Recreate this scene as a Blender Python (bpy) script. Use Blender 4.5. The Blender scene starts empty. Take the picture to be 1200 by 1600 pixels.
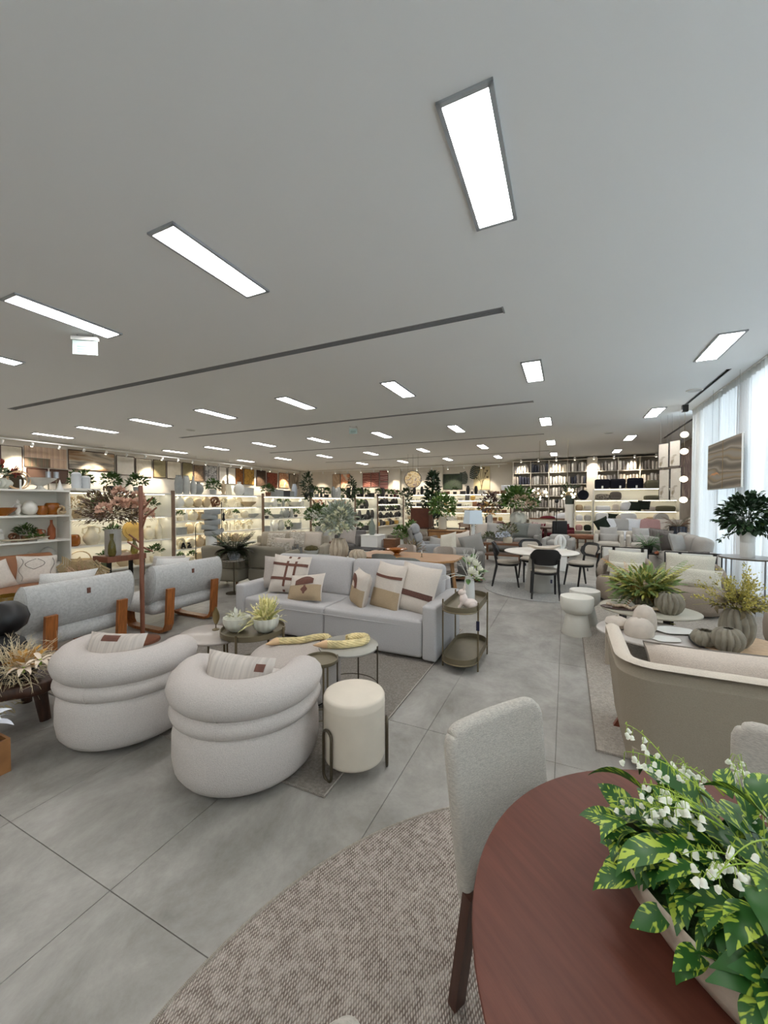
import bpy, math, random
from math import sin, cos, pi, sqrt, atan2, radians as R
from mathutils import Vector as V, Matrix

S = bpy.context.scene
COL = S.collection
# ---------------------------------------------------------------- camera
cam = bpy.data.cameras.new('camera'); cam.sensor_fit = 'HORIZONTAL'; cam.sensor_width = 36.0
cam.lens = 36.0 * 610 / 1200; cam.clip_start = 0.05; cam.clip_end = 200
co = bpy.data.objects.new('camera', cam); COL.objects.link(co)
co.location = (0, 0, 1.6); co.rotation_euler = (R(90 - 1.315), 0, R(25)); S.camera = co
# ---------------------------------------------------------------- daylight outside the windows, exposure
W = bpy.data.worlds.new('daylight'); S.world = W; W.use_nodes = True
W.node_tree.nodes['Background'].inputs[0].default_value = (0.74, 0.90, 1.0, 1)
W.node_tree.nodes['Background'].inputs[1].default_value = 5.6
S.view_settings.view_transform = 'Standard'; S.view_settings.look = 'None'
S.view_settings.exposure = 0.3; S.view_settings.gamma = 1; S.view_settings.use_curve_mapping = False
cy = S.cycles
cy.use_denoising = True; cy.max_bounces = 9; cy.diffuse_bounces = 7; cy.glossy_bounces = 3
cy.transmission_bounces = 4; cy.transparent_max_bounces = 8
cy.sample_clamp_indirect = 4.0; cy.caustics_reflective = False; cy.caustics_refractive = False
PANEL = 25.0      # ceiling panel emission
LED = 11.0        # shelf strip emission
# ================================================================ library
def lin(c):
    c /= 255.0
    return c / 12.92 if c <= 0.04045 else ((c + 0.055) / 1.055) ** 2.4
def C(r, g, b, k=1.0): return tuple(min(0.9, lin(x) * k) for x in (r, g, b)) + (1,)
MATS = {}
def mat(key, col, rough=0.6, metal=0.0, var=0.0, scale=20.0, bump=0.0, bscale=None, stretch=None, spec=0.5,
        emit=None, trans=0.0, sub=0.0, col2=None, alpha=1.0, world=False):
    """principled material; var = tonal noise, bump = fine relief"""
    if key in MATS: return MATS[key]
    m = bpy.data.materials.new(key); m.use_nodes = True; nt = m.node_tree; N = nt.nodes; Lk = nt.links
    b = N['Principled BSDF']
    b.inputs['Base Color'].default_value = col; b.inputs['Roughness'].default_value = rough
    b.inputs['Metallic'].default_value = metal; b.inputs['Specular IOR Level'].default_value = spec
    if trans: b.inputs['Transmission Weight'].default_value = trans
    if alpha < 1: b.inputs['Alpha'].default_value = alpha
    if emit:
        b.inputs['Emission Color'].default_value = emit[0]; b.inputs['Emission Strength'].default_value = emit[1]
    if var or bump or col2:
        if world: src = N.new('ShaderNodeNewGeometry').outputs['Position']
        else: src = N.new('ShaderNodeTexCoord').outputs['Object']
        if stretch:
            mp = N.new('ShaderNodeMapping'); mp.inputs['Scale'].default_value = stretch
            Lk.new(src, mp.inputs['Vector']); src = mp.outputs['Vector']
        if var or col2:
            n = N.new('ShaderNodeTexNoise'); n.inputs['Scale'].default_value = scale; n.inputs['Detail'].default_value = 4
            Lk.new(src, n.inputs['Vector'])
            mx = N.new('ShaderNodeValToRGB')
            c2 = col2 or tuple(min(1, x * (1 + var)) for x in col[:3]) + (1,)
            c1 = col if col2 else tuple(x * (1 - var) for x in col[:3]) + (1,)
            mx.color_ramp.elements[0].color = c1; mx.color_ramp.elements[1].color = c2
            mx.color_ramp.elements[0].position = 0.35; mx.color_ramp.elements[1].position = 0.65
            Lk.new(n.outputs['Fac'], mx.inputs['Fac']); Lk.new(mx.outputs['Color'], b.inputs['Base Color'])
        if bump:
            n2 = N.new('ShaderNodeTexNoise'); n2.inputs['Scale'].default_value = bscale or scale; n2.inputs['Detail'].default_value = 3
            Lk.new(src, n2.inputs['Vector'])
            bp = N.new('ShaderNodeBump'); bp.inputs['Strength'].default_value = bump; bp.inputs['Distance'].default_value = 0.01
            Lk.new(n2.outputs['Fac'], bp.inputs['Height']); Lk.new(bp.outputs['Normal'], b.inputs['Normal'])
    MATS[key] = m
    return m
def fabric(key, col, k=0.1, s=140): return mat(key, col, 0.92, var=k, scale=s, bump=0.35, bscale=s * 1.6, spec=0.2)
def wood(key, col, rough=0.4, s=6): return mat(key, col, rough, var=0.28, scale=s, stretch=(1, 1, 9) if False else (9, 1.2, 1.2), bump=0.05, spec=0.4)
def woodz(key, col, rough=0.4, s=6): return mat(key, col, rough, var=0.28, scale=s, stretch=(9, 9, 1.0), bump=0.05, spec=0.4)

class MB:
    """collects shapes, builds them as one mesh object"""
    def __init__(s): s.v = []; s.f = []; s.mi = []; s.sm = []
    def add(s, vf, m=None, mi=0, sm=True):
        v, f = vf; o = len(s.v)
        if m is None: s.v += [tuple(p) for p in v]
        else: s.v += [tuple(m @ V(p)) for p in v]
        s.f += [tuple(i + o for i in q) for q in f]; s.mi += [mi] * len(f); s.sm += [sm] * len(f)
        return s
    def mesh(s, name, mats):
        me = bpy.data.meshes.new(name); me.from_pydata(s.v, [], s.f)
        for m in (mats if isinstance(mats, (list, tuple)) else [mats]): me.materials.append(m)
        me.polygons.foreach_set('material_index', s.mi); me.polygons.foreach_set('use_smooth', s.sm)
        me.update()
        if any(s.sm) and len(s.v) < 6000: me.set_sharp_from_angle(angle=R(50))
        return me
    def obj(s, name, mats, parent=None, loc=(0, 0, 0), rz=0, rot=None):
        return link(name, s.mesh(name, mats), parent, loc, rz, rot)
def link(name, me, parent=None, loc=(0, 0, 0), rz=0, rot=None, scale=None):
    o = bpy.data.objects.new(name, me); COL.objects.link(o); o.parent = parent
    o.location = loc; o.rotation_euler = rot or (0, 0, rz)
    if scale: o.scale = scale if isinstance(scale, (tuple, list)) else (scale,) * 3
    return o
def one(name, vf, mats, parent=None, loc=(0, 0, 0), rz=0, rot=None, sm=True): return MB().add(vf, sm=sm).obj(name, mats, parent, loc, rz, rot)
def tag(o, label, cat, group=None, kind=None):
    o['label'] = label; o['category'] = cat
    if group: o['group'] = group
    if kind: o['kind'] = kind
    return o
def struct(o, label=None, cat=None):
    o['kind'] = 'structure'
    if label: o['label'] = label; o['category'] = cat
    return o
def thing(name, label, cat, loc=(0, 0, 0), rz=0, group=None):
    o = bpy.data.objects.new(name, None); COL.objects.link(o); o.empty_display_size = 0.1
    o.location = loc; o.rotation_euler = (0, 0, rz); return tag(o, label, cat, group)
KIDS = {}
def dup(root, loc, rz=0, label=None, group=None, parent=None, scale=None):
    r = root.copy(); COL.objects.link(r); r.location = loc; r.rotation_euler = (0, 0, rz)
    if scale: r.scale = (scale,) * 3 if not isinstance(scale, (tuple, list)) else scale
    if label: r['label'] = label
    if group: r['group'] = group
    for ch in list(root.children):
        c = ch.copy(); COL.objects.link(c); c.parent = r
        for g in list(ch.children):
            d = g.copy(); COL.objects.link(d); d.parent = c
    return r
def T(x=0, y=0, z=0): return Matrix.Translation((x, y, z))
def RZ(a): return Matrix.Rotation(a, 4, 'Z')
def RX(a): return Matrix.Rotation(a, 4, 'X')
def RY(a): return Matrix.Rotation(a, 4, 'Y')
def SC(x, y, z): return Matrix.Diagonal((x, y, z, 1))

# ---------------------------------------------------------------- shapes (verts, faces)
def box(sx, sy, sz, c=(0, 0, 0)):
    x, y, z = sx / 2, sy / 2, sz / 2; a, b, d = c
    v = [(a + i * x, b + j * y, d + k * z) for k in (-1, 1) for j in (-1, 1) for i in (-1, 1)]
    return v, [(0, 2, 3, 1), (4, 5, 7, 6), (0, 1, 5, 4), (2, 6, 7, 3), (0, 4, 6, 2), (1, 3, 7, 5)]
def boxb(x0, y0, z0, x1, y1, z1): return box(x1 - x0, y1 - y0, z1 - z0, ((x0 + x1) / 2, (y0 + y1) / 2, (z0 + z1) / 2))
def rbox(sx, sy, sz, r, n=2, puff=(0, 0, 0), mid=0, c=(0, 0, 0)):
    """rounded box; puff bulges the faces outward (metres) along x, y, z"""
    h = (sx / 2, sy / 2, sz / 2); r = min(r, min(h) * 0.999)
    if any(puff) and not mid: mid = 4
    def ax(k):
        a = [-h[k] + r * i / n for i in range(n + 1)]
        mm = [(-h[k] + r) + (2 * h[k] - 2 * r) * i / (mid + 1) for i in range(1, mid + 1)] if mid else []
        return a + mm + [-q for q in reversed(a)]
    A = [ax(0), ax(1), ax(2)]; n1 = len(A[0]) - 1
    idx = {}; v = []; f = []
    def vert(i, j, k):
        key = (i, j, k)
        if key in idx: return idx[key]
        p = [A[0][i], A[1][j], A[2][k]]
        q = [max(-h[t] + r, min(h[t] - r, p[t])) for t in range(3)]
        d = [p[t] - q[t] for t in range(3)]; L = sqrt(sum(t * t for t in d)) or 1
        p = [q[t] + d[t] / L * r if sum(abs(w) for w in d) > 1e-9 else p[t] for t in range(3)]
        if any(puff):
            u = [p[t] / h[t] for t in range(3)]
            g = [max(0, 1 - w * w) for w in u]
            p = [p[0] + puff[0] * u[0] * g[1] * g[2], p[1] + puff[1] * u[1] * g[0] * g[2], p[2] + puff[2] * u[2] * g[0] * g[1]]
        idx[key] = len(v); v.append((p[0] + c[0], p[1] + c[1], p[2] + c[2])); return idx[key]
    for a in range(n1):
        for b in range(n1):
            for e in (0, n1):
                q = [vert(a, b, e), vert(a + 1, b, e), vert(a + 1, b + 1, e), vert(a, b + 1, e)]; f.append(q if e else q[::-1])
                q = [vert(a, e, b), vert(a + 1, e, b), vert(a + 1, e, b + 1), vert(a, e, b + 1)]; f.append(q[::-1] if e else q)
                q = [vert(e, a, b), vert(e, a + 1, b), vert(e, a + 1, b + 1), vert(e, a, b + 1)]; f.append(q if e else q[::-1])
    return v, f
def lathe(prof, seg=24, mod=None, a0=0.0):
    v = []; f = []
    for (r, z) in prof:
        for i in range(seg):
            t = 2 * pi * i / seg + a0; k = mod(t, z, r) if mod else 1.0
            v.append((r * k * cos(t), r * k * sin(t), z))
    for j in range(len(prof) - 1):
        for i in range(seg):
            a = j * seg + i; b = j * seg + (i + 1) % seg
            f.append((a, b, b + seg, a + seg))
    if prof[0][0] > 1e-4: f.append(tuple(range(seg))[::-1])
    if prof[-1][0] > 1e-4: f.append(tuple(range((len(prof) - 1) * seg, len(prof) * seg)))
    return v, f
def cyl(r, z0, z1, seg=16, r2=None, bev=0.0):
    r2 = r if r2 is None else r2
    if bev: return lathe([(r - bev, z0), (r, z0 + bev), (r2, z1 - bev), (r2 - bev, z1)], seg)
    return lathe([(r, z0), (r2, z1)], seg)
def tube(pts, r, seg=8, closed=False):
    pts = [V(p) for p in pts]; n = len(pts); rr = r if isinstance(r, (list, tuple)) else [r] * n
    tan = []
    for i in range(n):
        a = pts[(i - 1) % n] if (closed or i) else pts[0]; b = pts[(i + 1) % n] if (closed or i < n - 1) else pts[-1]
        d = (b - a); tan.append(d.normalized() if d.length > 1e-9 else V((0, 0, 1)))
    up = V((0, 0, 1)) if abs(tan[0].z) < 0.9 else V((1, 0, 0))
    nx = tan[0].cross(up).normalized(); v = []; f = []
    for i in range(n):
        nx = (nx - tan[i] * nx.dot(tan[i])); nx = nx.normalized() if nx.length > 1e-6 else V((1, 0, 0))
        ny = tan[i].cross(nx)
        for k in range(seg):
            t = 2 * pi * k / seg; v.append(tuple(pts[i] + (nx * cos(t) + ny * sin(t)) * rr[i]))
    for i in range(n if closed else n - 1):
        j = (i + 1) % n
        for k in range(seg):
            k2 = (k + 1) % seg; f.append((i * seg + k, i * seg + k2, j * seg + k2, j * seg + k))
    if not closed: f.append(tuple(range(seg))[::-1]); f.append(tuple(range((n - 1) * seg, n * seg)))
    return v, f
def bar(a, b, w, d=None):
    """square bar between two points"""
    a = V(a); b = V(b); d = d or w; t = (b - a); L = t.length; q = t.to_track_quat('Z', 'X').to_matrix().to_4x4()
    v, f = box(w, d, L, (0, 0, L / 2)); m = Matrix.Translation(a) @ q
    return [tuple(m @ V(p)) for p in v], f
def prism(poly, z0, z1, bev=0.0):
    n = len(poly)
    if bev:
        cx = sum(p[0] for p in poly) / n; cyy = sum(p[1] for p in poly) / n
        def ins(p):
            d = V((p[0] - cx, p[1] - cyy)); L = d.length or 1
            return (p[0] - d.x / L * bev, p[1] - d.y / L * bev)
        rings = [([ins(p) for p in poly], z0), (poly, z0 + bev), (poly, z1 - bev), ([ins(p) for p in poly], z1)]
    else: rings = [(poly, z0), (poly, z1)]
    v = [(x, y, z) for pl, z in rings for x, y in pl]; f = []
    for j in range(len(rings) - 1):
        for i in range(n):
            a = j * n + i; b = j * n + (i + 1) % n; f.append((a, b, b + n, a + n))
    f.append(tuple(range(n))[::-1]); f.append(tuple(range((len(rings) - 1) * n, len(rings) * n)))
    return v, f
def pillow(w, h, t, n=9, pinch=0.06, seed=0):
    """soft cushion in the xz plane, thickness along y"""
    rnd = random.Random(seed); ph = rnd.random() * 6
    v = []; f = []
    for s in (1, -1):
        for j in range(n + 1):
            for i in range(n + 1):
                a = 2 * i / n - 1; b = 2 * j / n - 1
                k = (max(0, 1 - a ** 4)) ** 0.5 * (max(0, 1 - b ** 4)) ** 0.5
                x = a * w / 2 * (1 - pinch * (1 - b * b)); z = b * h / 2 * (1 - pinch * (1 - a * a))
                y = s * t / 2 * k * (1 + 0.08 * sin(3 * a + ph) * cos(2.5 * b + ph))
                v.append((x, y, z))
    m = (n + 1) * (n + 1)
    for s in (0, 1):
        for j in range(n):
            for i in range(n):
                a = s * m + j * (n + 1) + i; q = (a, a + 1, a + n + 2, a + n + 1)
                f.append(q[::-1] if s == 0 else q)
    return v, f
def grid(fn, nu, nv, thick=0.0):
    """surface fn(u,v) with u,v in 0..1; thick offsets a second skin along the normal"""
    P = [[V(fn(i / nu, j / nv)) for i in range(nu + 1)] for j in range(nv + 1)]
    v = []; f = []
    def q(j, i): return j * (nu + 1) + i
    for row in P: v += [tuple(p) for p in row]
    for j in range(nv):
        for i in range(nu): f.append((q(j, i), q(j, i + 1), q(j + 1, i + 1), q(j + 1, i)))
    if thick:
        o = len(v)
        for j in range(nv + 1):
            for i in range(nu + 1):
                du = P[j][min(i + 1, nu)] - P[j][max(i - 1, 0)]; dv = P[min(j + 1, nv)][i] - P[max(j - 1, 0)][i]
                nn = du.cross(dv); nn = nn.normalized() if nn.length > 1e-9 else V((0, 0, 1))
                v.append(tuple(P[j][i] - nn * thick))
        f += [tuple(o + k for k in reversed(t)) for t in f[:nu * nv]]
        for i in range(nu):
            f.append((q(0, i + 1), q(0, i), o + q(0, i), o + q(0, i + 1))); f.append((q(nv, i), q(nv, i + 1), o + q(nv, i + 1), o + q(nv, i)))
        for j in range(nv):
            f.append((q(j, 0), q(j + 1, 0), o + q(j + 1, 0), o + q(j, 0))); f.append((q(j + 1, nu), q(j, nu), o + q(j, nu), o + q(j + 1, nu)))
    return v, f
def leaf(L, w, bend=0.3, fold=0.15, n=5, tip=1.0):
    """leaf along +x from the origin, drooping by bend, folded along its midrib"""
    v = []; f = []
    for i in range(n + 1):
        t = i / n; ww = w / 2 * sin(pi * min(1, t ** 0.88)) ** (0.95 * tip) if 0 < i < n else 0.0008
        a = bend * t * t; x = L * t * cos(a * 0.7); z = -L * a * t * 0.6
        v += [(x, ww, z + fold * ww), (x, 0, z), (x, -ww, z + fold * ww)]
    for i in range(n):
        a = 3 * i; f += [(a, a + 1, a + 4, a + 3), (a + 1, a + 2, a + 5, a + 4)]
    return v, f
def dirm(p, d, roll=0.0, s=1.0):
    """matrix putting local +x along d at p"""
    d = V(d).normalized(); q = d.to_track_quat('X', 'Z').to_matrix().to_4x4()
    return Matrix.Translation(p) @ q @ RX(roll) @ Matrix.Scale(s, 4)
def rdir(rnd, zmin=-1.0, zmax=1.0):
    z = rnd.uniform(zmin, zmax); t = rnd.uniform(0, 2 * pi); r = sqrt(max(0, 1 - z * z)); return V((r * cos(t), r * sin(t), z))
def foliage(n, rx, ry, rz, ll, lw, seed, c=(0, 0, 0), zmin=-0.5, inner=0.35, nm=1, bend=0.4, out=0.7, stems=0, smi=None):
    """many leaves growing outward from inside an ellipsoid"""
    rnd = random.Random(seed); mb = MB(); c = V(c)
    for i in range(n):
        d = rdir(rnd, zmin, 1.0); k = rnd.uniform(inner, 1.0) ** 0.7
        p = c + V((d.x * rx * k, d.y * ry * k, d.z * rz * k))
        dd = (d * out + rdir(rnd) * (1 - out) + V((0, 0, 0.15))).normalized()
        s = rnd.uniform(0.7, 1.25)
        mb.add(leaf(ll * s, lw * s, bend * rnd.uniform(0.3, 1.4), 0.2, 3), dirm(p, dd, rnd.uniform(-0.9, 0.9)), mi=rnd.randrange(nm))
    for i in range(stems):
        d = rdir(rnd, 0.0, 1.0); e = c + V((d.x * rx, d.y * ry, d.z * rz)) * 0.85
        mb.add(tube([c + V((0, 0, -rz * 0.9)), (c + e) / 2 + V((0, 0, -rz * 0.2)), e], 0.003, 4), mi=smi or 0)
    return mb
def frond(L, w, n=9, bend=0.9, lw=0.014, rise=1.0):
    """feathery frond in local xz plane along +x"""
    v = []; f = []
    def pt(t): return V((L * t * cos(bend * t * 0.6), 0, L * (rise * t - bend * t * t * 0.75)))
    for i in range(1, n + 1):
        t = i / (n + 0.5); p = pt(t); ww = w * sin(pi * (0.12 + 0.86 * t)) ; 
        for s in (1, -1):
            e = p + V((L * 0.10, s * ww, -0.15 * ww)); o = len(v); d = V((lw, 0, 0))
            v += [tuple(p), tuple((p + e) / 2 + d + V((0, 0, 0.006))), tuple(e), tuple((p + e) / 2 - d)]; f.append((o, o + 1, o + 2, o + 3))
    v2, f2 = tube([pt(i / 5) for i in range(6)], [0.004 * (1 - i / 7) for i in range(6)], 4)
    o = len(v); return v + v2, f + [tuple(k + o for k in q) for q in f2]
# ================================================================ room shell
M_CEIL = mat('ceiling paint', C(238, 240, 241), 0.9, spec=0.1)
M_WALL = mat('wall paint', C(214, 208, 196), 0.85, var=0.03, scale=2, spec=0.2)
M_WHITE = mat('white lacquer', C(228, 228, 224), 0.45)
M_GREYMETAL = mat('satin grey metal', C(150, 152, 155), 0.45, metal=0.6)
M_BLACK = mat('matt black', C(22, 22, 24), 0.5)
M_BLACKM = mat('black metal', C(26, 25, 25), 0.4, metal=0.5)
def floor_mat():
    m = mat('porcelain concrete tile', C(140, 138, 128), 0.42, spec=0.35); nt = m.node_tree; N = nt.nodes; Lk = nt.links
    b = N['Principled BSDF']; g = N.new('ShaderNodeNewGeometry'); mp = N.new('ShaderNodeMapping'); mp.inputs['Scale'].default_value = (1.0, 0.75, 1)
    mp.inputs['Rotation'].default_value = (0, 0, R(35)); Lk.new(g.outputs['Position'], mp.inputs['Vector'])
    n1 = N.new('ShaderNodeTexNoise'); n1.inputs['Scale'].default_value = 2.0; n1.inputs['Detail'].default_value = 12; n1.inputs['Roughness'].default_value = 0.72
    n1.inputs['Distortion'].default_value = 0.3
    Lk.new(mp.outputs['Vector'], n1.inputs['Vector'])
    r1 = N.new('ShaderNodeValToRGB'); E_ = r1.color_ramp.elements
    E_[0].position = 0.33; E_[0].color = C(120, 117, 111); E_[1].position = 0.68; E_[1].color = C(170, 167, 161)
    e = E_.new(0.5); e.color = C(147, 144, 138); Lk.new(n1.outputs['Fac'], r1.inputs['Fac'])
    Lk.new(r1.outputs['Color'], b.inputs['Base Color'])
    n3 = N.new('ShaderNodeTexNoise'); n3.inputs['Scale'].default_value = 9; n3.inputs['Detail'].default_value = 8; Lk.new(mp.outputs['Vector'], n3.inputs['Vector'])
    bp = N.new('ShaderNodeBump'); bp.inputs['Strength'].default_value = 0.12; bp.inputs['Distance'].default_value = 0.01; Lk.new(n3.outputs['Fac'], bp.inputs['Height']); Lk.new(bp.outputs['Normal'], b.inputs['Normal'])
    return m
M_FLOOR = floor_mat()
M_GROUT = mat('dark tile joint', C(128, 125, 118), 0.9)
X0, X1, XW, Y0, Y1, YJ, H = -18.2, 4.2, 3.4, -5.5, 24.0, 12.75, 4.0
TX, TY = 0.823, 1.645
# floor: a bed with joint colour, single tiles near, a plain slab beyond
fl = struct(one('floor', boxb(X0, Y0, -0.12, X1, Y1, -0.005), M_GROUT), 'grey concrete-look tiled shop floor', 'floor')
tile_me = MB().add(rbox(TX - 0.003, TY - 0.003, 0.02, 0.001, 1, c=(0, 0, -0.01)), sm=False).mesh('tile', M_FLOOR)
gx0 = -0.045 - TX * 9; gy0 = 0.95 - TY * 2; gx1 = gx0 + TX * 13; gy1 = gy0 + TY * 10
i0 = 0
for i in range(13):
    for j in range(10):
        if gx0 + (i + 1) * TX > X1: continue
        link('tile', tile_me, fl, (gx0 + (i + 0.5) * TX, gy0 + (j + 0.5) * TY, 0))
mb = MB()
for b_ in ((X0, Y0, X1, gy0), (X0, gy1, X1, Y1), (X0, gy0, gx0, gy1), (gx1, gy0, X1, gy1)):
    if b_[2] > b_[0] and b_[3] > b_[1]: mb.add(boxb(b_[0], b_[1], -0.02, b_[2], b_[3], 0), sm=False)
mb.obj('paving', M_FLOOR, fl)
HOLES = [(-12.85, y - 0.075, -0.73, y + 0.075) for y in (5.07, 9.9, 14.7, 19.5)] + [(2.595, 9.0, 2.645, 11.8), (3.225, 13.85, 3.275, 17.55)]
_cx = sorted({X0, X1} | {v for h in HOLES for v in (h[0], h[2])}); _cy = sorted({Y0, Y1} | {v for h in HOLES for v in (h[1], h[3])}); mb = MB()
for a, b in zip(_cx, _cx[1:]):
    for c, d in zip(_cy, _cy[1:]):
        if not any(h[0] < (a + b) / 2 < h[2] and h[1] < (c + d) / 2 < h[3] for h in HOLES): mb.add(boxb(a, c, H, b, d, H + 0.15), sm=False)
struct(mb.obj('ceiling', M_CEIL), 'plain white plasterboard ceiling with slim air slots', 'ceiling')
def duct(w, d):
    v, f = box(w, d, 0.15, (0, 0, 0.077)); return v, [f[1]] + f[2:]      # open at the bottom
struct(one('wall_left', boxb(X0 - 0.15, Y0, 0, X0, Y1, H), M_WALL, sm=False))
struct(one('wall_back', boxb(X0, Y1, 0, X1, Y1 + 0.15, H), M_WALL, sm=False))
struct(one('wall_right', boxb(X1, YJ, 0, X1 + 0.15, Y1, H), mat('grey stone wall', C(150, 142, 132), 0.8, var=0.08, scale=3), sm=False))
struct(one('wall_return', boxb(XW, YJ, 0, X1, YJ + 0.15, H), M_WALL, sm=False))
# shallow piers on the back wall
for i, x in enumerate((-10.2, -7.3, -2.05)):
    struct(one('trim_%d' % (i + 1), boxb(x - 0.25, Y1 - 0.18, 0, x + 0.25, Y1, H), M_WALL, sm=False))
# window wall: mullions and panes on the curtain side
M_GLASS = bpy.data.materials.new('window glass'); M_GLASS.use_nodes = True
_n = M_GLASS.node_tree.nodes; _l = M_GLASS.node_tree.links; _n.clear()
_o = _n.new('ShaderNodeOutputMaterial'); _t = _n.new('ShaderNodeBsdfTransparent'); _g = _n.new('ShaderNodeBsdfGlossy'); _m = _n.new('ShaderNodeMixShader')
_t.inputs[0].default_value = (0.97, 0.97, 0.97, 1); _g.inputs['Roughness'].default_value = 0.02; _m.inputs[0].default_value = 0.06
_l.new(_t.outputs[0], _m.inputs[1]); _l.new(_g.outputs[0], _m.inputs[2]); _l.new(_m.outputs[0], _o.inputs[0])
M_ALU = mat('window aluminium', C(190, 192, 195), 0.4, metal=0.5)
def window(name, horizontal, a0, a1, pos):
    w = struct(bpy.data.objects.new(name, None)); COL.objects.link(w)
    n = max(1, round((a1 - a0) / 1.6)); st = (a1 - a0) / n; z0, z1 = 0.08, H - 0.02
    mb = MB()
    for i in range(n + 1):
        a = a0 + i * st
        mb.add(box(0.06, 0.09, z1 - z0 + 0.1, (pos, a, (z0 + z1) / 2)) if not horizontal else box(0.09, 0.06, z1 - z0 + 0.1, (a, pos, (z0 + z1) / 2)), sm=False)
    for z in (0.04, 2.6, z1):
        mb.add(boxb(pos - 0.03, a0, z - 0.04, pos + 0.03, a1, z + 0.02) if not horizontal else boxb(a0, pos - 0.03, z - 0.04, a1, pos + 0.03, z + 0.02), sm=False)
    mb.obj('window_frame', M_ALU, w)
    for i in range(n):
        a = a0 + i * st + 0.04; b = a + st - 0.08
        one('pane', boxb(pos - 0.004, a, 0.1, pos + 0.004, b, z1 - 0.05) if not horizontal else boxb(a, pos - 0.004, 0.1, b, pos + 0.004, z1 - 0.05), M_GLASS, w, sm=False)
window('window_1', False, 7.95, YJ, XW)
window('window_right_offscreen', False, Y0, 7.95, XW)
struct(one('wall_front', boxb(X0, Y0 - 0.15, 0, XW, Y0, H), M_WALL, sm=False))
# ---------------------------------------------------------------- sheer curtains
M_CURT = bpy.data.materials.new('sheer curtain'); M_CURT.use_nodes = True
_n = M_CURT.node_tree.nodes; _l = M_CURT.node_tree.links; _n.clear()
_o = _n.new('ShaderNodeOutputMaterial'); _t = _n.new('ShaderNodeBsdfTranslucent'); _d = _n.new('ShaderNodeBsdfDiffuse'); _m = _n.new('ShaderNodeMixShader')
_t.inputs[0].default_value = (0.82, 0.82, 0.83, 1); _d.inputs[0].default_value = (0.86, 0.87, 0.87, 1); _m.inputs[0].default_value = 0.79
_l.new(_t.outputs[0], _m.inputs[1]); _l.new(_d.outputs[0], _m.inputs[2]); _l.new(_m.outputs[0], _o.inputs[0])
M_BAND = mat('curtain header tape', C(215, 218, 218), 0.9)
XC = 2.97
def curtain(y0, y1, seed, label, group):
    rnd = random.Random(seed); n = int((y1 - y0) / 0.0085); xs = []; yy = []
    ph = [rnd.uniform(0, 6.28) for _ in range(5)]; w = y1 - y0
    for i in range(n + 1):
        t = w * i / n; q = t * 41 + 1.5 * sin(t * 4.3 + ph[0]) + 0.7 * sin(t * 9.1 + ph[1]); e = min(1, 12 * t, 12 * (w - t))
        a = (0.012 + 0.034 * max(0, sin(t * 3.1 + ph[2]) + 0.35 * sin(t * 11 + ph[3]))) * e      # soft folds, some doubled over
        xs.append(0.045 * cos(q) + 0.012 * sin(t * 90 + ph[4])); yy.append(min(w, max(0, t + a * sin(q))))
    t_ = thing('curtain', label, 'curtain', (XC, y0, 0), 0, group)
    def fn(u, v):
        i = min(n, int(round(u * n))); z = 0.01 + v * (H - 0.16); k = 1.15 - 0.35 * v
        return (xs[i] * k, yy[i], z)
    one('drape', grid(fn, n, 5), M_CURT, t_)
    def fb(u, v):
        i = min(n, int(round(u * n))); return (xs[i] * 0.8 + (0.012 if int(u * n) % 8 < 4 else -0.006), yy[i], H - 0.15 + v * 0.13)
    one('pleat_band', grid(fb, n, 1, 0.003), M_BAND, t_)
ys = [YJ - 0.2 - 2.05 * k for k in range(9)]
for k in range(8):
    if k == 0: lb = 'white sheer curtain at the inner end of the window, by the globe pendants'
    elif k == 1: lb = 'white sheer curtain behind the layered landscape picture'
    else: lb = 'white sheer curtain along the side window'
    curtain(ys[k + 1] + 0.01, ys[k] - 0.01, k, lb, 'sheer curtains along the window')
tr = tag(one('curtain_track', boxb(XC - 0.05, ys[8], H - 0.02, XC + 0.05, ys[0], H - 0.001), M_WHITE, sm=False), 'white curtain track fixed to the ceiling', 'curtain track')
# ---------------------------------------------------------------- ceiling panel lights
M_PANEL = mat('light diffuser', C(240, 240, 245), 0.6, emit=((1.0, 0.965, 0.94, 1), PANEL))
fr = MB()
for s in (-1, 1):
    fr.add(box(0.03, 1.20, 0.02, (s * 0.153, 0, -0.01)), sm=False); fr.add(box(0.336, 0.03, 0.02, (0, s * 0.585, -0.01)), sm=False)
FR_ME = fr.mesh('frame', mat('panel frame grey', C(168, 172, 176), 0.5)); DF_ME = MB().add(box(0.28, 1.14, 0.012, (0, 0, -0.006)), sm=False).mesh('diffuser', M_PANEL)
ROWS = [(-1.85, 'behind the brown round table'), (2.9, 'nearest the window-side corner before the first air slot'), (7.66, 'between the first and second air slots'), (12.45, 'between the second and third air slots'), (16.85, 'past the third air slot'), (20.9, 'closest to the back wall')]
for y, w in ROWS:
    w = {2.9: 'before the first air slot'}.get(y, w)
    for k in range(-1, 7):
        x = -0.565 - 2.66 * k; off = y < 0 or (y < 3 and (k < 0 or k > 3)); o_ = '_offscreen' if off else ''
        if y > 20 and k > 4: continue
        t = thing('ceiling_light' + o_, 'recessed ceiling panel light %s, %s from the curtain side' % (w, ('first', 'second', 'third', 'fourth', 'fifth', 'sixth', 'seventh', 'eighth')[k + 1]), 'ceiling light', (x, y, H), 0, 'ceiling panel lights ' + w)
        link('frame', FR_ME, t); link('diffuser' + o_, DF_ME, t)
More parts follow.
